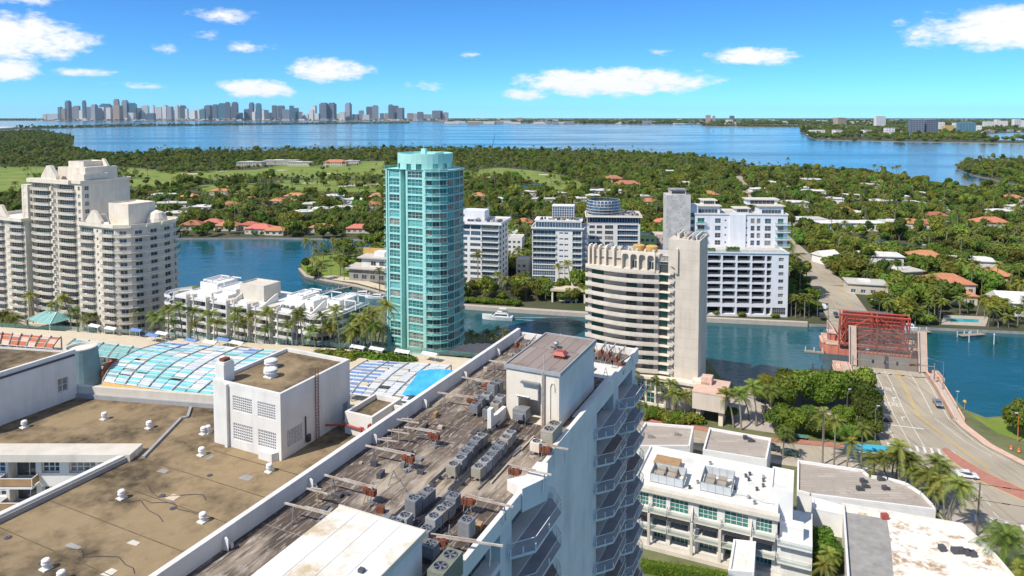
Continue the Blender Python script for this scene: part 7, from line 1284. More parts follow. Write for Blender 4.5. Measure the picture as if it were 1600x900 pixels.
HS = [(408, 364, 20, 12, 4.2, -8, 'roof_tile', 'long cream villa with orange roof at the basin wall'), (433, 366, 15, 10, 3.6, -8, 'roof_tile', 'low orange roofed villa beside a garden terrace at the basin'), (502, 362, 16, 10, 4, -5, 'roof_tile', 'pinkish villa with orange roof half hidden by basin trees'), (562, 363, 18, 10, 4, -4, 'roof_tile', 'orange roofed villa next to the teal tower top half'),
      (357, 359, 18, 11, 4, -6, 'roof_tile', 'orange roofed villa with white columns at the basin, left of centre'), (302, 358, 16, 12, 4.2, 4, 'roof_tile', 'bright orange roofed villa near the white tower edge'), (334, 355, 15, 10, 4.5, 0, 'roof_tile', 'orange villa with two gables behind basin palms'), (392, 358, 14, 9, 4, -8, 'roof_tile', 'small orange villa squeezed between basin trees'),
      (272, 324, 34, 14, 4.6, 5, 'roof_flat', 'wide flat roofed pale villa right of the white tower'), (252, 309, 30, 14, 3.8, 5, 'roof_white', 'low white flat roofed villa beside the fairway'), (296, 312, 16, 12, 4, 0, 'roof_tile', 'orange roofed cottage beside the fairway trees'), (362, 327, 22, 14, 4, 0, 'roof_tile', 'brown roofed villa deep in trees above the basin'), (392, 317, 16, 11, 4, 8, 'roof_tile', 'small orange roof among dark trees below the fairway'),
      (462, 312, 22, 12, 4.5, 0, 'roof_tile', 'orange roofed villa below the long bunker'), (524, 311, 26, 12, 4, 0, 'roof_white', 'white flat roofed villa below the palm row'), (490, 325, 20, 14, 4.4, 0, 'roof_flat', 'grey flat roofed villa among dense trees'), (583, 327, 16, 12, 5, 0, 'roof_tile', 'pink walled villa left of the teal tower'), (440, 257, 60, 22, 8, 0, 'roof_flat', 'large grey clubhouse mansion beyond the fairway'), (470, 259, 40, 20, 7, 0, 'roof_flat', 'pale wing of the clubhouse beyond the fairway'), (393, 259, 46, 20, 7, 0, 'roof_flat', 'long brown clubhouse hall left of the mansion'), (525, 259, 40, 18, 7, 0, 'roof_tile', 'reddish clubhouse annex near the tower top'), (549, 256, 30, 14, 6, 0, 'roof_flat', 'small grey hall beside the clubhouse annex'),
      (958, 284, 24, 16, 5, 5, 'roof_tile', 'orange roofed villa beyond the drum roofed block'), (980, 293, 32, 16, 5, -8, 'roof_tile', 'white walled villa with dark red roof mid island'), (946, 303, 34, 14, 4.5, 0, 'roof_white', 'long white flat villa behind the drum block'), (1036, 303, 22, 12, 4.5, 0, 'roof_white', 'white flat villa left of the concrete tower'), (1040, 271, 26, 14, 4.5, 0, 'roof_white', 'white villa near the bay behind the concrete tower'), (848, 317, 24, 12, 4.5, 0, 'roof_flat', 'grey flat roof between trees above the glass box'), (902, 316, 18, 10, 4.5, 0, 'roof_white', 'small white roof between trees above the glass box'), (1106, 310, 20, 14, 5, 0, 'roof_tile', 'orange roofed villa above the white flats'), (818, 356, 14, 12, 5, -8, 'roof_tile', 'orange roof between the two island blocks'), (1036, 355, 14, 10, 5, 0, 'roof_tile', 'orange roof beside the raw concrete tower'),
      (1264, 287, 30, 14, 6, -8, 'roof_white', 'boxy white villa near the bay at the right'), (1268, 306, 26, 16, 6, -8, 'roof_white', 'white cubic villa among palms right of the white flats'), (1238, 323, 26, 14, 5, 0, 'roof_white', 'white villa just right of the white flats roof'), (1252, 351, 36, 16, 5, 5, 'roof_flat', 'wide beige flat roofed villa beside the island road'), (1302, 361, 26, 14, 7, 5, 'roof_white', 'white two storey villa with terraces by the inner canal'), (1354, 359, 24, 14, 6, -5, 'roof_white', 'grey and white villa above the inner canal'), (1392, 358, 16, 12, 6.5, -5, 'roof_flat', 'modern white villa with dark glazing at the inner canal'), (1420, 357, 20, 12, 5, -25, 'roof_tile', 'orange roofed villa stepping down to the canal'), (1447, 357, 18, 12, 4.5, -15, 'roof_tile', 'orange roofed wing beside the canal villa'), (1320, 336, 16, 10, 4.5, 0, 'roof_tile', 'orange roof amid yellow green trees, right side'), (1338, 339, 12, 9, 4.5, 0, 'roof_white', 'small white hut among right side trees'), (1352, 294, 26, 14, 5, 0, 'roof_flat', 'flat grey villa close to the right bay shore'), (1377, 290, 20, 12, 4.5, 0, 'roof_flat', 'flat pale villa at the right bay shore'),
      (1290, 410, 12, 10, 5, 20, 'gable', 'white gabled house beside the island road'), (1374, 413, 22, 14, 6, -12, 'roof_white', 'white flat roofed house below the inner canal'), (1445, 411, 18, 12, 5, -15, 'roof_tile', 'pale orange roofed house below the inner canal'), (1522, 421, 20, 14, 6, -10, 'roof_white', 'white house with terraces among palms at the right'), (1545, 355, 24, 14, 5, 0, 'roof_tile', 'orange roofed villa behind the canal at far right'), (1462, 345, 16, 12, 5, 0, 'roof_tile', 'orange roof left of the yellow tree'), (1352, 456, 18, 12, 5, -15, 'roof_flat', 'grey roofed house in trees above the bridge'), (1478, 463, 20, 14, 8, -10, 'roof_tile', 'tan villa with orange roof above the pool by the creek'), (1494, 472, 14, 10, 4.5, -10, 'roof_tile', 'lower tan wing of the villa by the creek pool'), (1588, 488, 18, 14, 6, -12, 'gable', 'white gabled boathouse style villa at the right creek shore'), (1592, 330, 20, 12, 5, 0, 'roof_white', 'white villa at the far right of the island'), (1450, 462, 9, 8, 4, 0, 'roof_white', 'small white pool house by the creek villa'), (1602, 420, 16, 12, 5, 0, 'roof_tile', 'orange roofed house cut by the right edge')]
for px_, py_, w, d, h, rot, rf_, lb in HS: house(px_, py_, w, d, h, rot, rf_, 'white_clean' if rf_ in ('roof_white', 'gable') else 'house_wall', lb)
EX = random.Random(21)
for i, (px_, py_) in enumerate([(238, 330), (318, 330), (436, 320), (476, 338), (540, 330), (592, 312), (748, 312), (825, 306), (925, 312), (1015, 322), (1068, 290), (1132, 276), (1205, 290), (1300, 318), (1372, 320), (1428, 324), (1500, 334), (1560, 338), (1408, 434), (276, 340), (346, 304), (505, 334), (556, 318), (782, 318), (870, 308), (1002, 312), (1186, 300), (1246, 298), (1330, 310), (1400, 312), (1440, 308), (1480, 322), (1580, 316), (1545, 440)]):
    k = EX.choice(['roof_tile', 'roof_white', 'roof_flat', 'roof_white']); house(px_, py_, EX.uniform(14, 24), EX.uniform(10, 14), EX.uniform(4, 5.4), EX.uniform(-20, 15), k, 'white_clean' if k == 'roof_white' else 'house_wall', {'roof_tile': 'half hidden orange roofed house', 'roof_white': 'half hidden white roofed house', 'roof_flat': 'half hidden grey roofed house'}[k] + ' in the ' + ('left' if px_ < 600 else 'central' if px_ < 1100 else 'right') + ' island trees, ' + ('near the creek' if py_ > 420 else 'near the bay' if py_ < 305 else 'midway to the bay'), 'houses half hidden in the island trees')
PEN = thing('peninsula_house', 'layered concrete house with ochre rear wall on the peninsula', 'house', (*G(585, 436, 1.2), 1.2), -R(15)); HOUSES.append((*G(585, 436, 1.2), 17))
for nm, a, mt_ in (('wall', (-12, 12, -6, 6, 0, 6.5), 'concrete'), ('terrace_slab', (-14, 12.5, -7.5, 6.5, 6.5, 7.2), 'roof_flat'), ('storey_wall', (-6, 12, -3, 6, 7.2, 12), 'white'), ('storey_slab', (-8, 12.6, -4.5, 6.6, 12, 12.6), 'roof_flat'), ('ochre_wall', (-10, 14, 6.61, 8, 0, 15.5), 'ochre'), ('roof_room', (0, 10, 0, 6, 12.61, 15), 'white_clean')): mb = MB(); mb.box(*a); part(nm, mb, mt_, PEN)
for x in (-8, -3, 2, 7): ob('window', win_mesh(3, 2.6, 2, 1, 'white_clean', 'glass'), PEN, (x, -6.02, 1.2)); ob('window', win_mesh(3, 2.2, 2, 1, 'white_clean', 'glass'), PEN, (x + 4 if x < 7 else x, -3.02 if x < 7 else -3.03, 8.2)) if x > -8 else None
p = GP([(1487, 497), (1530, 499), (1528, 503.5), (1484, 502)], 1.3); mb = MB(); mb.sheet(GP([(1475, 492), (1545, 495), (1540, 510), (1470, 507)], 1.2), 1.25); struct('pool_pavement', mb, 'sidewalk'); mb = MB(); mb.sheet(p, 1.29); struct('swimming_pool_water', mb, 'pool_water')
mb = MB(); mb.sheet(GP([(470, 412), (488, 402), (512, 396), (560, 398), (596, 404), (604, 440), (560, 440), (500, 434), (474, 426)], 1.2), 1.24); struct('peninsula_lawn', mb, 'lawn'); mb = MB(); mb.sheet(GP([(496, 434), (556, 442), (608, 456), (608, 448), (560, 436), (520, 430)], 1.2), 1.27); struct('peninsula_path', mb, 'sand')
mb = MB(); mb.prism(GP([(466, 420), (476, 432), (510, 440), (560, 449), (610, 463), (609, 460.5), (560, 446.5), (512, 438), (480, 430.5), (470, 420)], 1.2), -.5, 1.7); tag(part('seawall_kerb', mb, 'sidewalk', None), kind='structure')
mb = MB(); mb.prism(GP([(700, 477.5), (760, 482), (920, 492), (1098, 499), (1262, 506.5), (1262, 504.2), (1098, 496.5), (920, 489), (760, 479), (700, 475)], 1.2), -.5, 1.8); tag(part('seawall_kerb', mb, 'sidewalk', None), kind='structure')
mb = MB(); mb.sheet(GP([(1510, 645), (1540, 655), (1570, 652), (1600, 642), (1600, 690), (1560, 678)], 2.2), 2.24); struct('shore_lawn', mb, 'lawn'); mb = MB(); mb.sheet(GP([(1130, 615), (1230, 612), (1330, 605), (1345, 640), (1372, 690), (1230, 680), (1150, 668)], 2.2), 2.235); struct('parking_pavement', mb, 'sidewalk')
mb = MB(); mb.sheet(GP([(1240, 660), (1300, 668), (1366, 678), (1370, 692), (1240, 682)], 2.2), 2.245); struct('verge_lawn', mb, 'lawn')
# ================================================================ vegetation
def np_mesh(name, verts, faces, mats, mi=None):
    me = bpy.data.meshes.new(name); nv, nf, k = len(verts), len(faces), faces.shape[1]
    me.vertices.add(nv); me.vertices.foreach_set('co', np.asarray(verts, np.float32).ravel()); me.loops.add(nf * k); me.loops.foreach_set('vertex_index', faces.astype(np.int32).ravel()); me.polygons.add(nf)
    me.polygons.foreach_set('loop_start', np.arange(0, nf * k, k, dtype=np.int32))
    for m_ in mats: me.materials.append(M(m_))
    if mi is not None: me.polygons.foreach_set('material_index', mi)
    me.update(calc_edges=True); return me
def crown_mesh(seed, R0=5.0, H=6.0, nb=9, cards=1100, size=.75, mat='leaf', flat=1.0):
    r = np.random.default_rng(seed); bl = []
    for i in range(nb):
        a = r.uniform(0, 6.28); d = R0 * .62 * math.sqrt(r.uniform(.05, 1)); bl.append((d * math.cos(a), d * math.sin(a), H * r.uniform(.35, .72) * (1 - .25 * d / R0), R0 * r.uniform(.34, .52)))
    bl = np.array(bl); w = bl[:, 3] ** 2; w /= w.sum(); pick = r.choice(nb, cards, p=w)
    d = r.normal(size=(cards, 3)); d[:, 2] = d[:, 2] * .8 + .25; d /= np.linalg.norm(d, axis=1)[:, None]
    c = bl[pick, :3] + d * (bl[pick, 3] * r.uniform(.72, 1.08, cards))[:, None] * np.array([1, 1, .82 * flat])
    n = d + r.normal(size=(cards, 3)) * .55; n /= np.linalg.norm(n, axis=1)[:, None]
    t = np.cross(n, r.normal(size=(cards, 3))); t /= np.linalg.norm(t, axis=1)[:, None]; b = np.cross(n, t); s = (size * r.uniform(.5, 1.15, cards))[:, None]
    v = np.stack([c - t * s - b * s * .3, c - t * s * .1 - b * s * .75, c + t * s + b * s * .2, c + t * s * .1 + b * s * .8], 1).reshape(-1, 3); f = np.arange(cards * 4).reshape(-1, 4)
    # opaque inner cores in the leaf material, added to block light through gaps
    iv, jf = [], []; k = 0; U, Vn = 8, 5
    for x, y, z, q in bl:
        q = q * .74
        for j in range(Vn + 1):
            ph = math.pi * j / Vn
            for i in range(U): th = 2 * math.pi * i / U; iv.append((x + q * math.sin(ph) * math.cos(th), y + q * math.sin(ph) * math.sin(th), z + q * .8 * math.cos(ph) * flat))
        for j in range(Vn):
            for i in range(U): jf.append((k + j * U + i, k + (j + 1) * U + i, k + (j + 1) * U + (i + 1) % U, k + j * U + (i + 1) % U))
        k += U * (Vn + 1)
    f2 = np.array(jf) + len(v); return np_mesh('crown', np.vstack([v, np.array(iv)]), np.vstack([f, f2]), [mat])
def tree_trunk(h, r, seed):
    rr = random.Random(seed); mb = MB(); mb.tube((0, 0, -.3), (rr.uniform(-.3, .3), rr.uniform(-.3, .3), h), r, r * .65, 7)
    for i in range(4): a = i * 1.6 + rr.random(); mb.tube((0, 0, h * .75), (2.2 * math.cos(a), 2.2 * math.sin(a), h + 1.8), r * .5, r * .2, 5)
    return mb.mesh('trunk', 'trunk')
BROAD = [(crown_mesh(20 + i, mat=['leaf', 'leaf', 'leaf_bright', 'leaf', 'leaf', 'leaf_yellow'][i], nb=[9, 10, 10, 7, 14, 9][i], H=[6, 11, 5.5, 7.5, 4.6, 6][i], R0=[5, 3.6, 4.6, 5, 7, 4.2][i]), tree_trunk(2.6, .32, i)) for i in range(6)]
BROADHI = [(crown_mesh(60 + i, mat=['leaf', 'leaf_bright', 'leaf'][i], nb=13, cards=3600, size=.42, H=5.5), tree_trunk(2.6, .32, 10 + i)) for i in range(3)]
BUSH = [crown_mesh(80 + i, R0=2.2, H=2.0, nb=7, cards=900, size=.26, mat=['leaf_bright', 'leaf_yellow', 'leaf'][i]) for i in range(3)]
def palm_meshes(seed, h, L_=3.3, nf=17, mat='frond', crownshaft=False, bend=.8, dense=13, lw=.11):
    r = random.Random(seed); mb = MB(); pts = []; bx_, by_ = r.uniform(-bend, bend), r.uniform(-bend, bend)
    for i in range(5): t = i / 4; pts.append((bx_ * t * t, by_ * t * t, -.3 + (h + .3) * t))
    for i, (a, b) in enumerate(zip(pts, pts[1:])): mb.tube(a, b, .24 - .03 * i, .21 - .03 * i, 7)
    if crownshaft: mb.tube(pts[-1], (pts[-1][0], pts[-1][1], h + 1.1), .16, .1, 7, 1)
    tr = mb.mesh('trunk', ['palm_trunk', 'leaf_bright']); top = Vector(pts[-1]) + Vector((0, 0, 1.0 if crownshaft else 0)); c = MB()
    for k in range(nf):
        az = k * 2.4 + r.uniform(-.25, .25); e0 = R(75) - R(95) * (k / nf) + r.uniform(-.12, .12); u = Vector((math.cos(az), math.sin(az), 0)); side = Vector((-u.y, u.x, 0)); Lk = L_ * r.uniform(.85, 1.1); P = []
        for i in range(8): t = i / 7; P.append(top + u * (Lk * t * math.cos(e0) * (1 - .12 * t) + Lk * .18 * t * t) + Vector((0, 0, Lk * (math.sin(e0) * t - .62 * t * t))))
        for i in range(dense):
            t = .1 + .9 * i / (dense - 1); q = t * 7; j = min(6, int(q)); p = P[j].lerp(P[j + 1], q - j); d = (P[j + 1] - P[j]).normalized(); ll = Lk * .27 * (math.sin(math.pi * min(.97, .18 + .78 * t)) + .12)
            for s_ in (-1, 1): tip = p + (side * s_ * .86 + d * .5).normalized() * ll + Vector((0, 0, -ll * .38)); c.add([p - d * lw, p + d * lw, tip + d * lw * .3], [(0, 1, 2)])
        for a, b in zip(P, P[1:]): c.add([a + side * .03, b + side * .02, b - side * .02, a - side * .03], [(0, 1, 2, 3)])
    return c.mesh('crown', mat), tr
PALM = [palm_meshes(1, 6.2), palm_meshes(2, 7.8, bend=1.6), palm_meshes(3, 9.5, crownshaft=True, bend=.2, nf=14, L_=3.0), palm_meshes(4, 5.2, mat='frond_gold', nf=18), palm_meshes(5, 8.5, mat='frond', bend=2.0), palm_meshes(6, 4.2, L_=4.2, nf=46, dense=22, lw=.06, bend=.1), palm_meshes(7, 13.0, L_=3.6, bend=1.6, nf=19), palm_meshes(8, 11.0, L_=3.6, bend=1.2, nf=19), palm_meshes(9, 9.6, L_=3.4, bend=1.0, nf=19, mat='frond_gold')]
COUNT = {'b': 0, 'p': 0}
def tree(kind, m, x, y, z, s_, label, group, cat=None, rz=None):
    o = thing({'b': 'broadleaf_tree', 'p': 'palm_tree'}[kind], label, cat or {'b': 'tree', 'p': 'palm'}[kind], (x, y, z), random.uniform(0, 6.28) if rz is None else rz, group); o.scale = (s_, s_, s_ * random.uniform(.78, 1.3)); c, t = m; COUNT[kind] += 1
    k = ob('crown', c, o, (0, 0, 2.0) if kind == 'b' else (0, 0, 0)); ob('trunk', t, o); return o
def palms(pts, z, label, group, kinds, smin=.9, smax=1.15):
    for i, p in enumerate(sorted(pts)):
        x, y = G(p[0], p[1], z); tree('p', PALM[random.choice(kinds)], x, y, z, random.uniform(smin, smax), label if len(pts) == 1 else label + f', {ORD[i]} from the left', group)
palms([(20, 520), (4, 518)], 2.2, 'large feathery date palm at the left edge before the white tower', 'date palms at the left edge', [5], 1.3, 1.5)
palms([(122, 519), (136, 521), (150, 522), (196, 524), (205, 525), (222, 524), (238, 527), (52, 505), (75, 512), (112, 515)], 2.2, 'coconut palm in the row at the foot of the white tower', 'palms before the white tower', [0, 1, 4, 7], 1.0, 1.35)
palms([(250, 552), (264, 556), (276, 554), (288, 558), (297, 556), (312, 560)], 7, 'coconut palm between the white tower and the terraced block', 'palms beside the terraced block end', [6, 7], 1.05, 1.3)
palms([(360, 566), (374, 570), (398, 570), (412, 573), (386, 568), (446, 575), (462, 577), (330, 562), (342, 564), (424, 572), (476, 578)], 7, 'coconut palm in front of the terraced block', 'palms before the terraced block', [6, 7, 6], 1.05, 1.35)
palms([(496, 580), (506, 578), (515, 574), (524, 570), (533, 580), (541, 572), (549, 576), (556, 580), (566, 574), (574, 580), (582, 576), (590, 580), (597, 584), (545, 584), (562, 586), (578, 588), (552, 570), (570, 568), (588, 572)], 7, 'coconut palm in the dense clump left of the teal tower', 'palm clump left of the teal tower', [6, 7, 6, 8], 1.1, 1.4)
palms([(738, 542), (748, 546), (760, 541), (770, 546), (781, 541), (788, 546)], 2.2, 'dark palm beside the curved entrance roof of the teal tower', 'palms right of the teal tower', [0, 0, 4], .75, .9)
palms([(1028, 645), (1040, 648), (1052, 650), (1056, 640), (1070, 652), (1080, 646), (992, 640)], 2.2, 'coconut palm at the foot of the beige tower', 'palms before the beige tower', [0, 1, 3], .9, 1.2)
palms([(1158, 672), (1182, 666), (1192, 660), (1170, 655), (1146, 668)], 2.2, 'tall coconut palm beside the gatehouse of the beige tower', 'palms beside the gatehouse', [1, 4, 0], 1.05, 1.3)
palms([(1223, 716)], 2.3, 'lone palm in front of the dark green car', None, [0]); palms([(1285, 726), (1303, 730), (1323, 735), (1345, 740)], 2.3, 'slim street palm in the kerb row behind the curved shop', 'street palms behind the curved shop', [2, 0], .95, 1.1)
palms([(1366, 750), (1382, 754), (1393, 757), (1404, 762), (1414, 768), (1426, 776), (1437, 780), (1446, 790), (1455, 794), (1462, 802), (1475, 806), (1470, 788), (1430, 765), (1484, 822), (1478, 830), (1400, 752), (1420, 772), (1452, 782)], 2.3, 'palm in the curved row round the corner shop', 'palms round the corner shop', [0, 1, 3, 0], .95, 1.2)
palms([(1568, 902)], 2.3, 'big feathery date palm at the bottom right', None, [5], 1.4, 1.45); palms([(1604, 930)], 2.3, 'date palm cut by the bottom right corner', None, [5], 1.0, 1.1); palms([(1300, 905), (1292, 925)], 2.3, 'bushy palm in the gap beside the stained roof', 'palms beside the stained roof', [0, 3], .8, .9)
palms([(1386, 508), (1396, 506), (1408, 509), (1418, 505), (1430, 508), (1440, 505), (1450, 508), (1460, 502), (1468, 506)], 1.2, 'tall palm on the creek shore between bridge and villa pool', 'palms between bridge and villa pool', [0, 1, 2, 7, 8], .9, 1.15)
palms([(1544, 511), (1552, 508), (1560, 512), (1568, 507), (1576, 512), (1500, 492), (1512, 491), (1526, 493), (1538, 496), (1590, 510)], 1.2, 'palm on the creek shore right of the villa pool', 'palms right of the villa pool', [0, 1, 3, 8], .85, 1.1)
palms([(1236, 494), (1243, 497), (1250, 494), (1257, 498), (1264, 495), (1246, 488), (1258, 487)], 1.2, 'golden palm between the garage and the island road', 'golden palms beside the garage', [3, 8], .9, 1.2)
def trees(pts, z, label, group, hi=True):
    for i, p in enumerate(sorted(pts)): x, y = G(p[0], p[1], z); m = random.choice(BROADHI if hi else BROAD); tree('b', m, x, y, z, p[2], label + f', {ORD[i]} from the left', group)
trees([(1218, 640, 1.0), (1238, 634, 1.1), (1258, 632, 1.15), (1278, 634, 1.1), (1300, 632, 1.1)], 2.2, 'round topped tree in the row shading the creek car park', 'trees of the creek car park')
trees([(1344, 642, 1.2), (1350, 668, 1.05), (1338, 624, 1.05), (1358, 685, .75)], 2.2, 'bushy bright tree at the left side of the bridge ramp', 'trees at the bridge ramp'); trees([(1215, 672, .8), (1238, 676, .85), (1262, 678, .9), (1285, 682, .75), (1225, 687, .7), (1305, 686, .6)], 2.2, 'low dense tree beside the street opposite the hotel', 'low trees opposite the hotel')
trees([(1205, 618, .8), (1228, 616, .85), (1252, 614, .8), (1275, 614, .8), (1310, 622, .9), (1190, 628, .7), (1268, 656, .6), (1320, 668, .7), (1335, 686, .6)], 2.2, 'leafy filler tree round the creek car park', 'filler trees of the creek car park'); trees([(1590, 682, .9), (1604, 665, 1.0)], 2.2, 'round green tree at the right edge by the creek', 'trees at the right edge'); trees([(1288, 890, .6), (1285, 862, .55), (1298, 880, .5)], 2.2, 'dark leafy tree in the gap beside the hotel', 'trees beside the hotel'); trees([(1085, 640, .5), (1000, 648, .45), (1020, 655, .4), (1060, 660, .45), (1140, 655, .5)], 2.2, 'leafy shrub tree at the foot of the beige tower', 'shrub trees before the beige tower')
def bush(pts, z, k, s_, label, group):
    for i, p in enumerate(sorted(pts)): o = thing('shrub', label + f', {ORD[i]} from the left', 'shrub', (*G(p[0], p[1], z), z), random.uniform(0, 6), group); o.scale = (s_, s_, s_ * .9); ob('foliage', BUSH[k], o)
bush([(502, 566), (516, 565), (530, 566), (545, 568)], 13, 1, 2.0, 'yellow green clipped shrub behind the deck fence', 'clipped shrubs behind the deck fence'); bush([(712, 581), (725, 580), (739, 579), (752, 578)], 9, 1, 1.7, 'yellow green shrub below the curved entrance roof', 'shrubs below the entrance roof'); bush([(590, 568), (605, 570), (620, 572), (634, 572), (575, 566), (560, 566)], 13, 0, 2.0, 'leafy green shrub before the teal tower base', 'shrubs before the teal tower'); bush([(1010, 652), (1024, 656), (1040, 658), (1055, 660), (1070, 662), (1082, 660)], 2.2, 1, 1.5, 'yellow leafed shrub on the beige tower forecourt', 'shrubs of the beige tower forecourt')
bush([(725 + 14 * i, 472 + .9 * i) for i in range(7)], 1.2, 0, 1.5, 'low hedge shrub on the island creek wall', 'shrubs on the island creek wall'); bush([(1104, 492), (1119, 493), (1158, 495), (1210, 497)], 1.2, 1, 1.1, 'small round shrub at the foot of the parking garage', 'shrubs before the garage'); bush([(1360 + 9 * i, 748 + 4 * i) for i in range(10)], 2.3, 0, .8, 'small shrub in the planting strip of the curved shop', 'shrubs round the curved shop')
mb = MB(); mb.prism(GP([(232, 540), (330, 556), (480, 570), (650, 580), (650, 610), (480, 610), (330, 600), (232, 575)], 7), 2.2, 7, bottom=False); struct('garden_ground', mb, 'near_land')
# ---- island wood: sampled over the land, thinned round houses, roads, fairways and water
def inpoly(P, x, y):
    P = np.asarray(P); r = np.zeros(len(x), bool); j = len(P) - 1
    for i in range(len(P)):
        xi, yi, xj, yj = P[i, 0], P[i, 1], P[j, 0], P[j, 1]; c = ((yi > y) != (yj > y)); c &= x < (xj - xi) * (y - yi) / (yj - yi + 1e-12) + xi; r ^= c; j = i
    return r
def jgrid(y0, y1, sp, kx=.84):
    ys = np.arange(y0, y1, sp); X, Y = np.meshgrid(np.arange(-kx * y1, kx * y1, sp), ys); X = X.ravel() + RNG.uniform(-.48, .48, X.size) * sp; Y = Y.ravel() + RNG.uniform(-.48, .48, Y.size) * sp; k = np.abs(X) < kx * Y; return X[k], Y[k]
CC = np.concatenate([np.stack([RNG.uniform(min(q[0] for q in p), max(q[0] for q in p), n), RNG.uniform(min(q[1] for q in p), max(q[1] for q in p), n)], 1) for p, n in zip(FWW, (26, 3, 4, 1, 3))]); CRD = RNG.uniform(8, 26, len(CC))
def CLUMP(x, y):
    r = np.zeros(len(x), bool)
    for (a, b), q in zip(CC, CRD): r |= ((x - a) / (q * 1.8)) ** 2 + ((y - b) / q) ** 2 < 1
    return r
PX_, PY_, SC_ = [], [], []
for y0, y1, sp, sc in ((290, 430, 5.4, .95), (430, 620, 6.6, .88), (620, 1100, 8.4, .92), (1100, 1600, 10, .72), (1600, 4200, 15, .85)):
    x, y = jgrid(y0, y1, sp); k = inpoly(ISLW, x, y) | inpoly(FARI, x, y)
    for p in PONDS + ROADS: k &= ~inpoly(p, x, y)
    fw = np.zeros(len(x), bool)
    for p in FWW: fw |= inpoly(p, x, y)
    k &= ~fw | (RNG.random(len(x)) < .02) | CLUMP(x, y); fs = np.zeros(len(x), bool)
    for p in FWW: fs |= inpoly([(a, b - 55) for a, b in p], x, y)
    fs &= ~fw; k &= ~fs | (RNG.random(len(x)) < .4); s = sc * RNG.uniform(.6, 1.2, len(x)) * np.where(RNG.random(len(x)) < .16, 1.45, 1)
    s = np.where(fs, s * .6, s)
    for hx, hy, hr in HOUSES:
        dx, dy = x - hx, y - hy; fr = 7 + hy * .024; near = (np.abs(dx) < hr * .8) & (dy > -hr * .7 - fr) & (dy < hr * .7); core = (np.abs(dx) < hr * .9) & (np.abs(dy) < hr * .7); k &= ~core; k &= ~(near & (RNG.random(len(x)) < .75)); s = np.where(near, s * .55, s)
    for bx0, bx1, by0, by1 in ((-34, 2, 340, 378), (8, 42, 342, 376), (40, 74, 364, 396), (68, 128, 290, 340), (0, 16, 352, 385), (68, 84, 372, 400)): k &= ~((x > bx0) & (x < bx1) & (y > by0) & (y < by1))
    k &= ~((y < 312) & (x < 125) & (x > -30)); k &= ~((x > B2W(-14, 50)[0]) & (x < B2W(14, 50)[0] + 12) & (y < 300) & (y > 280)); PX_.append(x[k]); PY_.append(y[k]); SC_.append(s[k])
X, Y, SCL = map(np.concatenate, (PX_, PY_, SC_))
pen_ = inpoly(GP([(464, 400), (500, 385), (612, 385), (612, 466), (540, 450), (464, 425)], 1.2), X, Y) & (RNG.random(len(X)) < .62); X, Y, SCL = X[~pen_], Y[~pen_], SCL[~pen_]
clear = inpoly(GP([(1470, 488), (1548, 490), (1548, 514), (1470, 512)], 1.2), X, Y) | inpoly(GP([(700, 468), (920, 476), (920, 494), (700, 486)], 1.2), X, Y); X, Y, SCL = X[~clear], Y[~clear], SCL[~clear]
onfw = np.zeros(len(X), bool)
for p in FWW: onfw |= inpoly(p, X, Y)
palm = (RNG.random(len(X)) < np.where((Y < 430) & (X < -50), .7, np.where(Y < 700, .40, .28))) | (onfw & (RNG.random(len(X)) < .5)); VAR = np.where(palm, 6 + RNG.choice(6, len(X), p=[.22, .18, .2, .12, .14, .14]), RNG.choice(6, len(X), p=[.22, .2, .16, .2, .15, .07])); order = np.argsort(Y)
spx = 800 + FPX * X / Y; spy = HORY + FPX * (CAMH - 6) / Y; occ = np.zeros(len(X), bool)
for a, b, c, d in ((0, 258, 262, 510), (600, 716, 238, 570), (718, 800, 330, 452), (832, 998, 335, 452), (1045, 1232, 310, 492), (922, 1097, 385, 640), (1290, 1400, 500, 600)): occ |= (spx > a) & (spx < b) & (spy > c) & (spy < d)
vis = (spx > -5) & (spx < 1605) & ~occ; single = np.zeros(len(X), bool)
LM = [(a[0], a[1], a[7]) for a in HS] + [(668, 470, 'teal tower'), (760, 455, 'white mid-rise block right of the teal tower'), (870, 455, 'island block with the glass box'), (950, 450, 'drum roofed block'), (1165, 495, 'parking garage'), (585, 436, 'layered concrete house on the peninsula'), (1320, 500, 'raised drawbridge')]
LMX = np.array([(a, b) for a, b, _ in LM]); nb_, np_ = 300 - COUNT['b'], 300 - COUNT['p']; PV = [PALM[0], PALM[1], PALM[2], PALM[3], PALM[7], PALM[8]]
import re
def tree_label(i, kind):
    bx_, by_ = spx[i], HORY + FPX * (CAMH - 1.2) / Y[i]; d = (LMX[:, 0] - bx_) ** 2 + (2.2 * (LMX[:, 1] - by_)) ** 2; k = int(np.argmin(d)); dx, dy = bx_ - LMX[k, 0], by_ - LMX[k, 1]
    rel = 'in front of the' if dy > 4 and abs(dx) < 14 else 'behind the' if dy < -4 and abs(dx) < 14 else 'left of the' if dx < 0 else 'right of the'; nm = LM[k][2]
    size = 'small' if SCL[i] < .72 else 'tall' if SCL[i] > 1.0 else 'middling'; kind, size = (kind.split(' ', 1)[1], 'lofty') if kind.startswith('tall') else (kind[10:], 'very tall') if kind.startswith('very') else (kind, size); 
    while len(f'{size} {kind} {rel} {nm}'.split()) > 16: nm = re.sub(r' (at|beside|behind|with|near|among|in|between|by|below|above|deep|half|next|beyond|left|right|just|on|and|of)( [^ ]+)*?$', '', nm, count=1) if re.search(r' (at|beside|behind|with|near|among|in|between|by|below|above|beyond|on) ', nm) else ' '.join(nm.split()[:6])
    return f'{size} {kind} {rel} {nm}', f'trees around the {nm}'
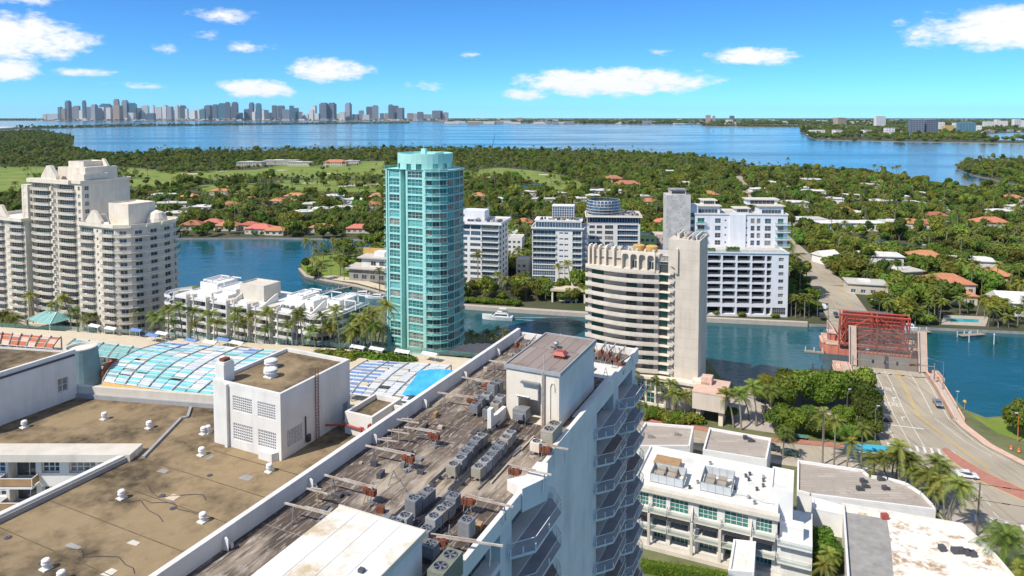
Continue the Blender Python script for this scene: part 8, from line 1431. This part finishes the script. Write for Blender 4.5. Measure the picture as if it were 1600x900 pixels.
for i in order:
    if not vis[i]: continue
    if VAR[i] < 6 and nb_ > 0: nb_ -= 1; single[i] = True; tree('b', BROAD[VAR[i]], X[i], Y[i], 1.2, SCL[i], *tree_label(i, 'leafy tree'))
    elif VAR[i] >= 6 and np_ > 0: np_ -= 1; single[i] = True; tree('p', PV[VAR[i] - 6], X[i], Y[i], 1.2, min(1.25, SCL[i] * 1.15), *tree_label(i, ['palm', 'leaning palm', 'straight royal palm', 'golden palm', 'very tall palm', 'tall golden palm'][VAR[i] - 6]))
dupl = {}
for o in COL.objects:
    if o.name.startswith(('broadleaf_tree', 'palm_tree')): dupl.setdefault(o['label'], []).append(o)
for l, os_ in dupl.items():
    if 1 < len(os_) <= 20 and len(l.split()) <= 13:
        for i, o in enumerate(sorted(os_, key=lambda q: q.location.x / q.location.y)): o['label'] = l + f', {ORD[i]} from left'
def wood(name, label, x, y, z, s, var, cat='woodland'):
    me = bpy.data.meshes.new(name); n = len(x); me.vertices.add(n); me.vertices.foreach_set('co', np.stack([x, y, np.full(n, z) if np.isscalar(z) else z], 1).astype(np.float32).ravel())
    for k, v, t in (('variant', var, 'INT'), ('size', s, 'FLOAT'), ('spin', RNG.uniform(0, 6.28, n), 'FLOAT'), ('tall', np.asarray(s) * RNG.uniform(.75, 1.35, n), 'FLOAT')): me.attributes.new(k, t, 'POINT').data.foreach_set('value', np.asarray(v, np.int32 if t == 'INT' else np.float32))
    o = ob(name, me); tag(o, label, cat, None, 'stuff'); ng = bpy.data.node_groups.new(name + '_nodes', 'GeometryNodeTree'); ng.interface.new_socket('Geometry', in_out='INPUT', socket_type='NodeSocketGeometry'); ng.interface.new_socket('Geometry', in_out='OUTPUT', socket_type='NodeSocketGeometry')
    N, L_ = ng.nodes, ng.links; gi = N.new('NodeGroupInput'); go = N.new('NodeGroupOutput'); jn = N.new('GeometryNodeJoinGeometry')
    def attr(nm, t): a = N.new('GeometryNodeInputNamedAttribute'); a.data_type = t; a.inputs[0].default_value = nm; return a.outputs[0]
    av, as_, ar = attr('variant', 'INT'), attr('size', 'FLOAT'), attr('spin', 'FLOAT'); cx = N.new('ShaderNodeCombineXYZ'); L_.new(ar, cx.inputs[2]); sz = N.new('ShaderNodeCombineXYZ'); L_.new(as_, sz.inputs[0]); L_.new(as_, sz.inputs[1]); L_.new(attr('tall', 'FLOAT'), sz.inputs[2])
    for k in sorted(set(int(v) for v in var)):
        cmp_ = N.new('FunctionNodeCompare'); cmp_.data_type = 'INT'; cmp_.operation = 'EQUAL'; L_.new(av, cmp_.inputs[2]); cmp_.inputs[3].default_value = k
        ip = N.new('GeometryNodeInstanceOnPoints'); L_.new(gi.outputs[0], ip.inputs['Points']); L_.new(cmp_.outputs[0], ip.inputs['Selection']); L_.new(sz.outputs[0], ip.inputs['Scale'])
        L_.new(cx.outputs[0], ip.inputs['Rotation']); j2 = N.new('GeometryNodeJoinGeometry')
        for src in SRC[k]:
            oi = N.new('GeometryNodeObjectInfo'); oi.inputs[0].default_value = src; oi.transform_space = 'ORIGINAL'; tr = N.new('GeometryNodeTransform'); L_.new(oi.outputs['Geometry'], tr.inputs[0]); tr.inputs['Translation'].default_value = tuple(src.location); L_.new(tr.outputs[0], j2.inputs[0])
        L_.new(j2.outputs[0], ip.inputs['Instance']); L_.new(ip.outputs[0], jn.inputs[0])
    L_.new(jn.outputs[0], go.inputs[0]); o.modifiers.new('scatter', 'NODES').node_group = ng; return o
SRC = {}
for o in list(COL.objects):
    if o.name.startswith('crown') and o.parent:
        for k, m_ in enumerate([b[0] for b in BROAD] + [p[0] for p in PV]):
            if o.data == m_ and k not in SRC: SRC[k] = [o] + [c for c in o.parent.children if c != o][:1]
VAR = np.array([v if v in SRC else list(SRC)[0] for v in VAR])
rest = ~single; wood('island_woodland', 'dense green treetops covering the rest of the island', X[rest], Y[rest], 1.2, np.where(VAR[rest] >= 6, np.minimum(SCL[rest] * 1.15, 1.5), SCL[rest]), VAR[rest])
# woods of the far shores
def scatter_poly(P, n, smin, smax):
    P = np.array(P); x = RNG.uniform(P[:, 0].min(), P[:, 0].max(), n * 4); y = RNG.uniform(P[:, 1].min(), P[:, 1].max(), n * 4); k = inpoly(P, x, y); x, y = x[k][:n], y[k][:n]; return x, y, RNG.uniform(smin, smax, len(x))
parts_ = [scatter_poly(NBV, 2600, 1.6, 2.6), scatter_poly(CAUS, 900, 1.4, 2.2), scatter_poly(CAUSR, 300, 1.4, 2.2)]
for px0, px1, Y0, Y1, n in ((-100, 720, 14500, 17500, 3500), (700, 1100, 10500, 15000, 2500), (690, 1700, 7600, 9500, 5000), (900, 1700, 9500, 15000, 3500)):
    y = RNG.uniform(Y0, Y1, n); x = (RNG.uniform(px0, px1, n) - 800) / FPX * y; ok = inpoly([(-33800, 13200), (-9000, 14400), (-2500, 14000), (-1000, 10500), (1200, 8000), (3600, 7300), (9000, 7200), (33900, 9000), (33900, 33900), (-33900, 33900)], x, y); parts_.append((x[ok], y[ok], RNG.uniform(2.0, 4.0, ok.sum())))
x, y, s = [np.concatenate(t) for t in zip(*parts_)]; wood('far_shore_woodland', 'dark tree cover along the far shores of the bay', x, y, 1.5, s, RNG.choice([k for k in SRC if k < 6], len(x)))
# ================================================================ far skyline
def tower(px, w, top, Y, mat, label, group, base=0, d=None, cap=0, cat='skyscraper'):
    X = (px - 800) / FPX * Y; h = ZY(px, top, Y)[1] - base; wm = w / FPX * Y; dm = d or wm * .9
    T = thing('skyline_tower', label, cat, (X, Y, base), random.uniform(-.25, .25), group); mb = MB(); mb.box(-wm / 2, wm / 2, -dm / 2, dm / 2, 0, h * (.93 if cap else 1)); part('shaft', mb, mat, T)
    mb = MB(); mb.box(-wm * .36, wm * .36, -dm * .36, dm * .36, h * (.93 if cap else 1) + .01, h * (1.0 if cap else 1.03)); part('crown', mb, mat if cap else 'grey', T); mb = MB(); mb.box(-wm * .62, wm * .6, -dm * .6, dm * .6, 0, h * .12); part('podium', mb, random.choice(['sky_white', 'sky_grey', 'sky_tan']), T)
c = {'g': 'sky_grey', 'w': 'sky_white', 'd': 'sky_dark', 't': 'sky_teal', 'n': 'sky_tan'}; cn = {'g': 'grey', 'w': 'pale', 'd': 'dark glass', 't': 'blue green', 'n': 'tan'}
SK1 = [(285, 20, 715, 'w'), (310, 24, 712, 'n'), (345, 60, 712, 'w'), (382, 20, 670, 't'), (405, 22, 680, 'n'), (433, 27, 628, 'd'), (460, 25, 670, 'n'), (487, 30, 663, 'g'), (520, 36, 690, 'w'), (533, 18, 627, 'd'), (565, 30, 670, 'g'), (597, 30, 652, 'g'), (618, 36, 677, 'g'), (652, 32, 672, 'w'), (668, 56, 648, 't'), (690, 30, 673, 'w'), (735, 27, 618, 'n'), (743, 42, 662, 'n'), (788, 31, 625, 'g'), (828, 36, 705, 'w'), (834, 42, 643, 't'), (872, 46, 676, 'd'), (914, 36, 657, 'w'), (950, 40, 708, 'd'), (962, 14, 660, 'w'), (995, 50, 672, 'w'), (1037, 26, 660, 'w'), (1068, 30, 668, 'g'), (1095, 22, 690, 'd'), (1110, 20, 657, 'w'), (1148, 34, 658, 'd'), (1172, 16, 680, 'w'), (1215, 32, 692, 'w'), (1245, 26, 687, 'w'), (1275, 22, 682, 't'), (1308, 40, 657, 'd'), (1350, 28, 652, 'd'), (1393, 42, 645, 't'), (1427, 28, 637, 'd'), (1449, 22, 666, 't'), (1473, 32, 637, 'd'), (1500, 34, 705, 'd'), (1548, 30, 683, 'd'), (1577, 25, 640, 'd'), (1592, 20, 700, 'w')]
SK2 = [(20, 30, 645, 't'), (38, 64, 688, 'w'), (90, 30, 705, 'd'), (118, 24, 660, 'd'), (160, 38, 662, 'd'), (190, 42, 686, 'g'), (226, 26, 662, 't'), (252, 30, 676, 't'), (280, 26, 700, 'g'), (315, 40, 715, 'w'), (350, 26, 690, 'w'), (367, 24, 662, 'w'), (385, 26, 710, 'w'), (428, 46, 642, 'd'), (478, 42, 642, 'd'), (520, 30, 712, 'w'), (542, 32, 700, 'w'), (580, 32, 642, 'g'), (625, 34, 715, 'd'), (660, 30, 692, 'g'), (690, 40, 718, 'w'), (711, 38, 668, 'd'), (748, 38, 657, 'g'), (788, 22, 708, 'd'), (818, 26, 708, 'n'), (845, 30, 653, 'd'), (872, 36, 662, 'd'), (906, 36, 675, 'd'), (966, 40, 708, 'n'), (1010, 40, 710, 'g'), (1028, 34, 700, 'd'), (1070, 52, 715, 'g'), (1135, 54, 692, 'd'), (1184, 36, 703, 'g')]
SK = sorted([(a / 4, w / 4, t / 4, k) for a, w, t, k in SK1] + [(400 + a / 4, w / 4, t / 4, k) for a, w, t, k in SK2])
mx_ = {}
for i, (a, w, t, k) in enumerate(SK):
    q = (k, int(a // 70)); mx_.setdefault(q, []).append(i)
zn = ['at the left tip of', 'in the leftmost cluster of', 'in the second cluster of', 'left of centre in', 'in the middle of', 'just right of centre in', 'in the right half of', 'near the right end of', 'at the right end of', 'beyond the right end of', 'past', 'past']
LB = {}
for i, (a, w, t, k) in enumerate(SK):
    size = 'tallest ' if t < 158 else 'tall ' if t < 166 else 'mid height ' if t < 173 else 'low '
    base_ = f'{size}{cn[k]} tower {zn[int(a // 70)]} the downtown skyline'; LB.setdefault(base_, []).append(i)
for base_, ids in LB.items():
    for n, i in enumerate(ids):
        a, w, t, k = SK[i]; lb = base_ if len(ids) == 1 else base_ + ', ' + ['first', 'second', 'third', 'fourth', 'fifth', 'sixth'][n] + ' from left'
        tower(a, w * 1.0, t, 15000 + random.uniform(-500, 700), c[k], lb, 'towers of the downtown skyline', 2, cap=t < 165)
MID = [(1276, 22, 203, 3300, 'w', 'row of low white flats on the village point', 'flats'), (1308, 12, 203, 3150, 'w', 'narrow white slab block right of the village point', 'apartment block'), (1353.7, 13, 203, 3150, 'w', 'narrow white slab block mid village shore', 'apartment block'), (1389, 12.5, 200, 3100, 'w', 'white slab block nearest the dark twin block', 'apartment block'), (1374, 16, 182, 5200, 'w', 'tall white block standing behind the village shore', 'apartment block'), (1431, 20, 187, 3250, 'd', 'left half of the big dark glass block', 'apartment block'), (1452.5, 20, 187, 3260, 'd', 'right half of the big dark glass block', 'apartment block'),
       (1469, 9, 191, 3900, 'w', 'white block wedged behind the dark twin block', 'apartment block'), (1481, 14, 196, 3700, 'sky_yellow', 'bright yellow mid-rise block', 'apartment block'), (1494, 10, 192, 4200, 'w', 'pale block behind the yellow one', 'apartment block'), (1509, 24, 191, 3300, 't', 'round edged blue green glass block', 'apartment block'), (1526, 10, 196, 3500, 'w', 'pale block right of the glass block', 'apartment block'), (1540, 8, 190, 5200, 'w', 'slim pale block by the inlet, left', 'apartment block'), (1548, 8, 190, 5200, 'w', 'slim pale block by the inlet, second', 'apartment block'), (1557, 6, 187, 5400, 'w', 'slimmest pale block by the inlet', 'apartment block'), (1566, 12, 189, 5300, 'w', 'broad pale block by the inlet', 'apartment block'), (1587, 10, 186.5, 5000, 'w', 'white block near the right edge of the far shore', 'apartment block'), (1597, 9, 188, 5000, 'w', 'white block cut by the right edge of the far shore', 'apartment block'), (1311, 14, 184, 7600, 'n', 'orange tan block far behind the village', 'apartment block'), (1106, 7, 180, 8300, 'n', 'brown tower alone on the mainland shore', 'tower'), (1143, 6, 181, 8300, 'd', 'dark tower on the mainland shore right of the brown one', 'tower'), (1139, 9, 187, 7900, 'w', 'white block below the dark mainland tower', 'apartment block'), (1115, 4, 181, 9000, 'g', 'slim grey tower behind the brown one', 'tower'), (812, 10, 184, 11000, 'n', 'pinkish block on the mainland shore at centre', 'apartment block')]
for a, w, t, Y, k, lb, ct in MID: tower(a, w, t, Y, c.get(k, k), lb, None, 1.5, cat=ct, d=30 if Y < 6000 else None)
# low mainland town: thousands of small roofs, one mass
mb = MB(); rr = random.Random(9)
for i in range(1500):
    Y = rr.uniform(7700, 19000) if rr.random() < .6 else rr.uniform(14300, 18000); px = rr.uniform(690, 1640) if Y < 14300 else rr.uniform(60, 1000); X = (px - 800) / FPX * Y
    if X < -1000 + 0 * Y and Y < 14300: continue
    w, d, h = rr.uniform(15, 70), rr.uniform(20, 50), rr.uniform(9, 30) * (1.4 if rr.random() < .12 else 1); mb.box(X - w, X + w, Y - d, Y + d, 3, 3 + h, rr.choice([0, 0, 1, 2, 0]))
tag(part('mainland_rooftops', mb, ['sky_white', 'sky_grey', 'sky_tan'], None), 'low pale rooftops scattered along the mainland shore', 'town', None, 'stuff')
mb = MB()
for i in range(160):
    x, y = NBV[0][0] + rr.uniform(0, 1700), rr.uniform(2500, 5500); w, d, h = rr.uniform(6, 22), rr.uniform(8, 18), rr.uniform(6, 16)
    if inpoly(NBV, np.array([x]), np.array([y]))[0]: mb.box(x - w, x + w, y - d, y + d, 1.5, 1.5 + h, rr.choice([0, 1, 2]))
tag(part('village_rooftops', mb, ['sky_white', 'sky_grey', 'sky_tan'], None), 'small roofs among the trees of the far bay village', 'town', None, 'stuff')
T = thing('far_hill', 'low grey mound on the horizon behind the tall white block', 'hill', ((1346 - 800) / FPX * 12000, 12000, 0)); mb = MB(); mb.lathe([(300, 0), (220, 22), (120, 34), (10, 38)], 20); part('mound', mb, 'concrete', T)
T = thing('round_stadium', 'pale round hall at the far left shore', 'building', ((8 - 800) / FPX * 4800, 4800, 1)); mb = MB(); mb.lathe([(52, 0), (55, 8), (48, 14), (30, 17), (2, 18)], 20); part('shell', mb, 'cream', T)
# thin sea haze over the bay
mb = MB(); mb.box(-34500, 34500, -2500, 34500, -3, 520); o = part('haze', mb, 'haze', None); tag(o, 'thin pale haze over the bay', 'haze', None, 'stuff')
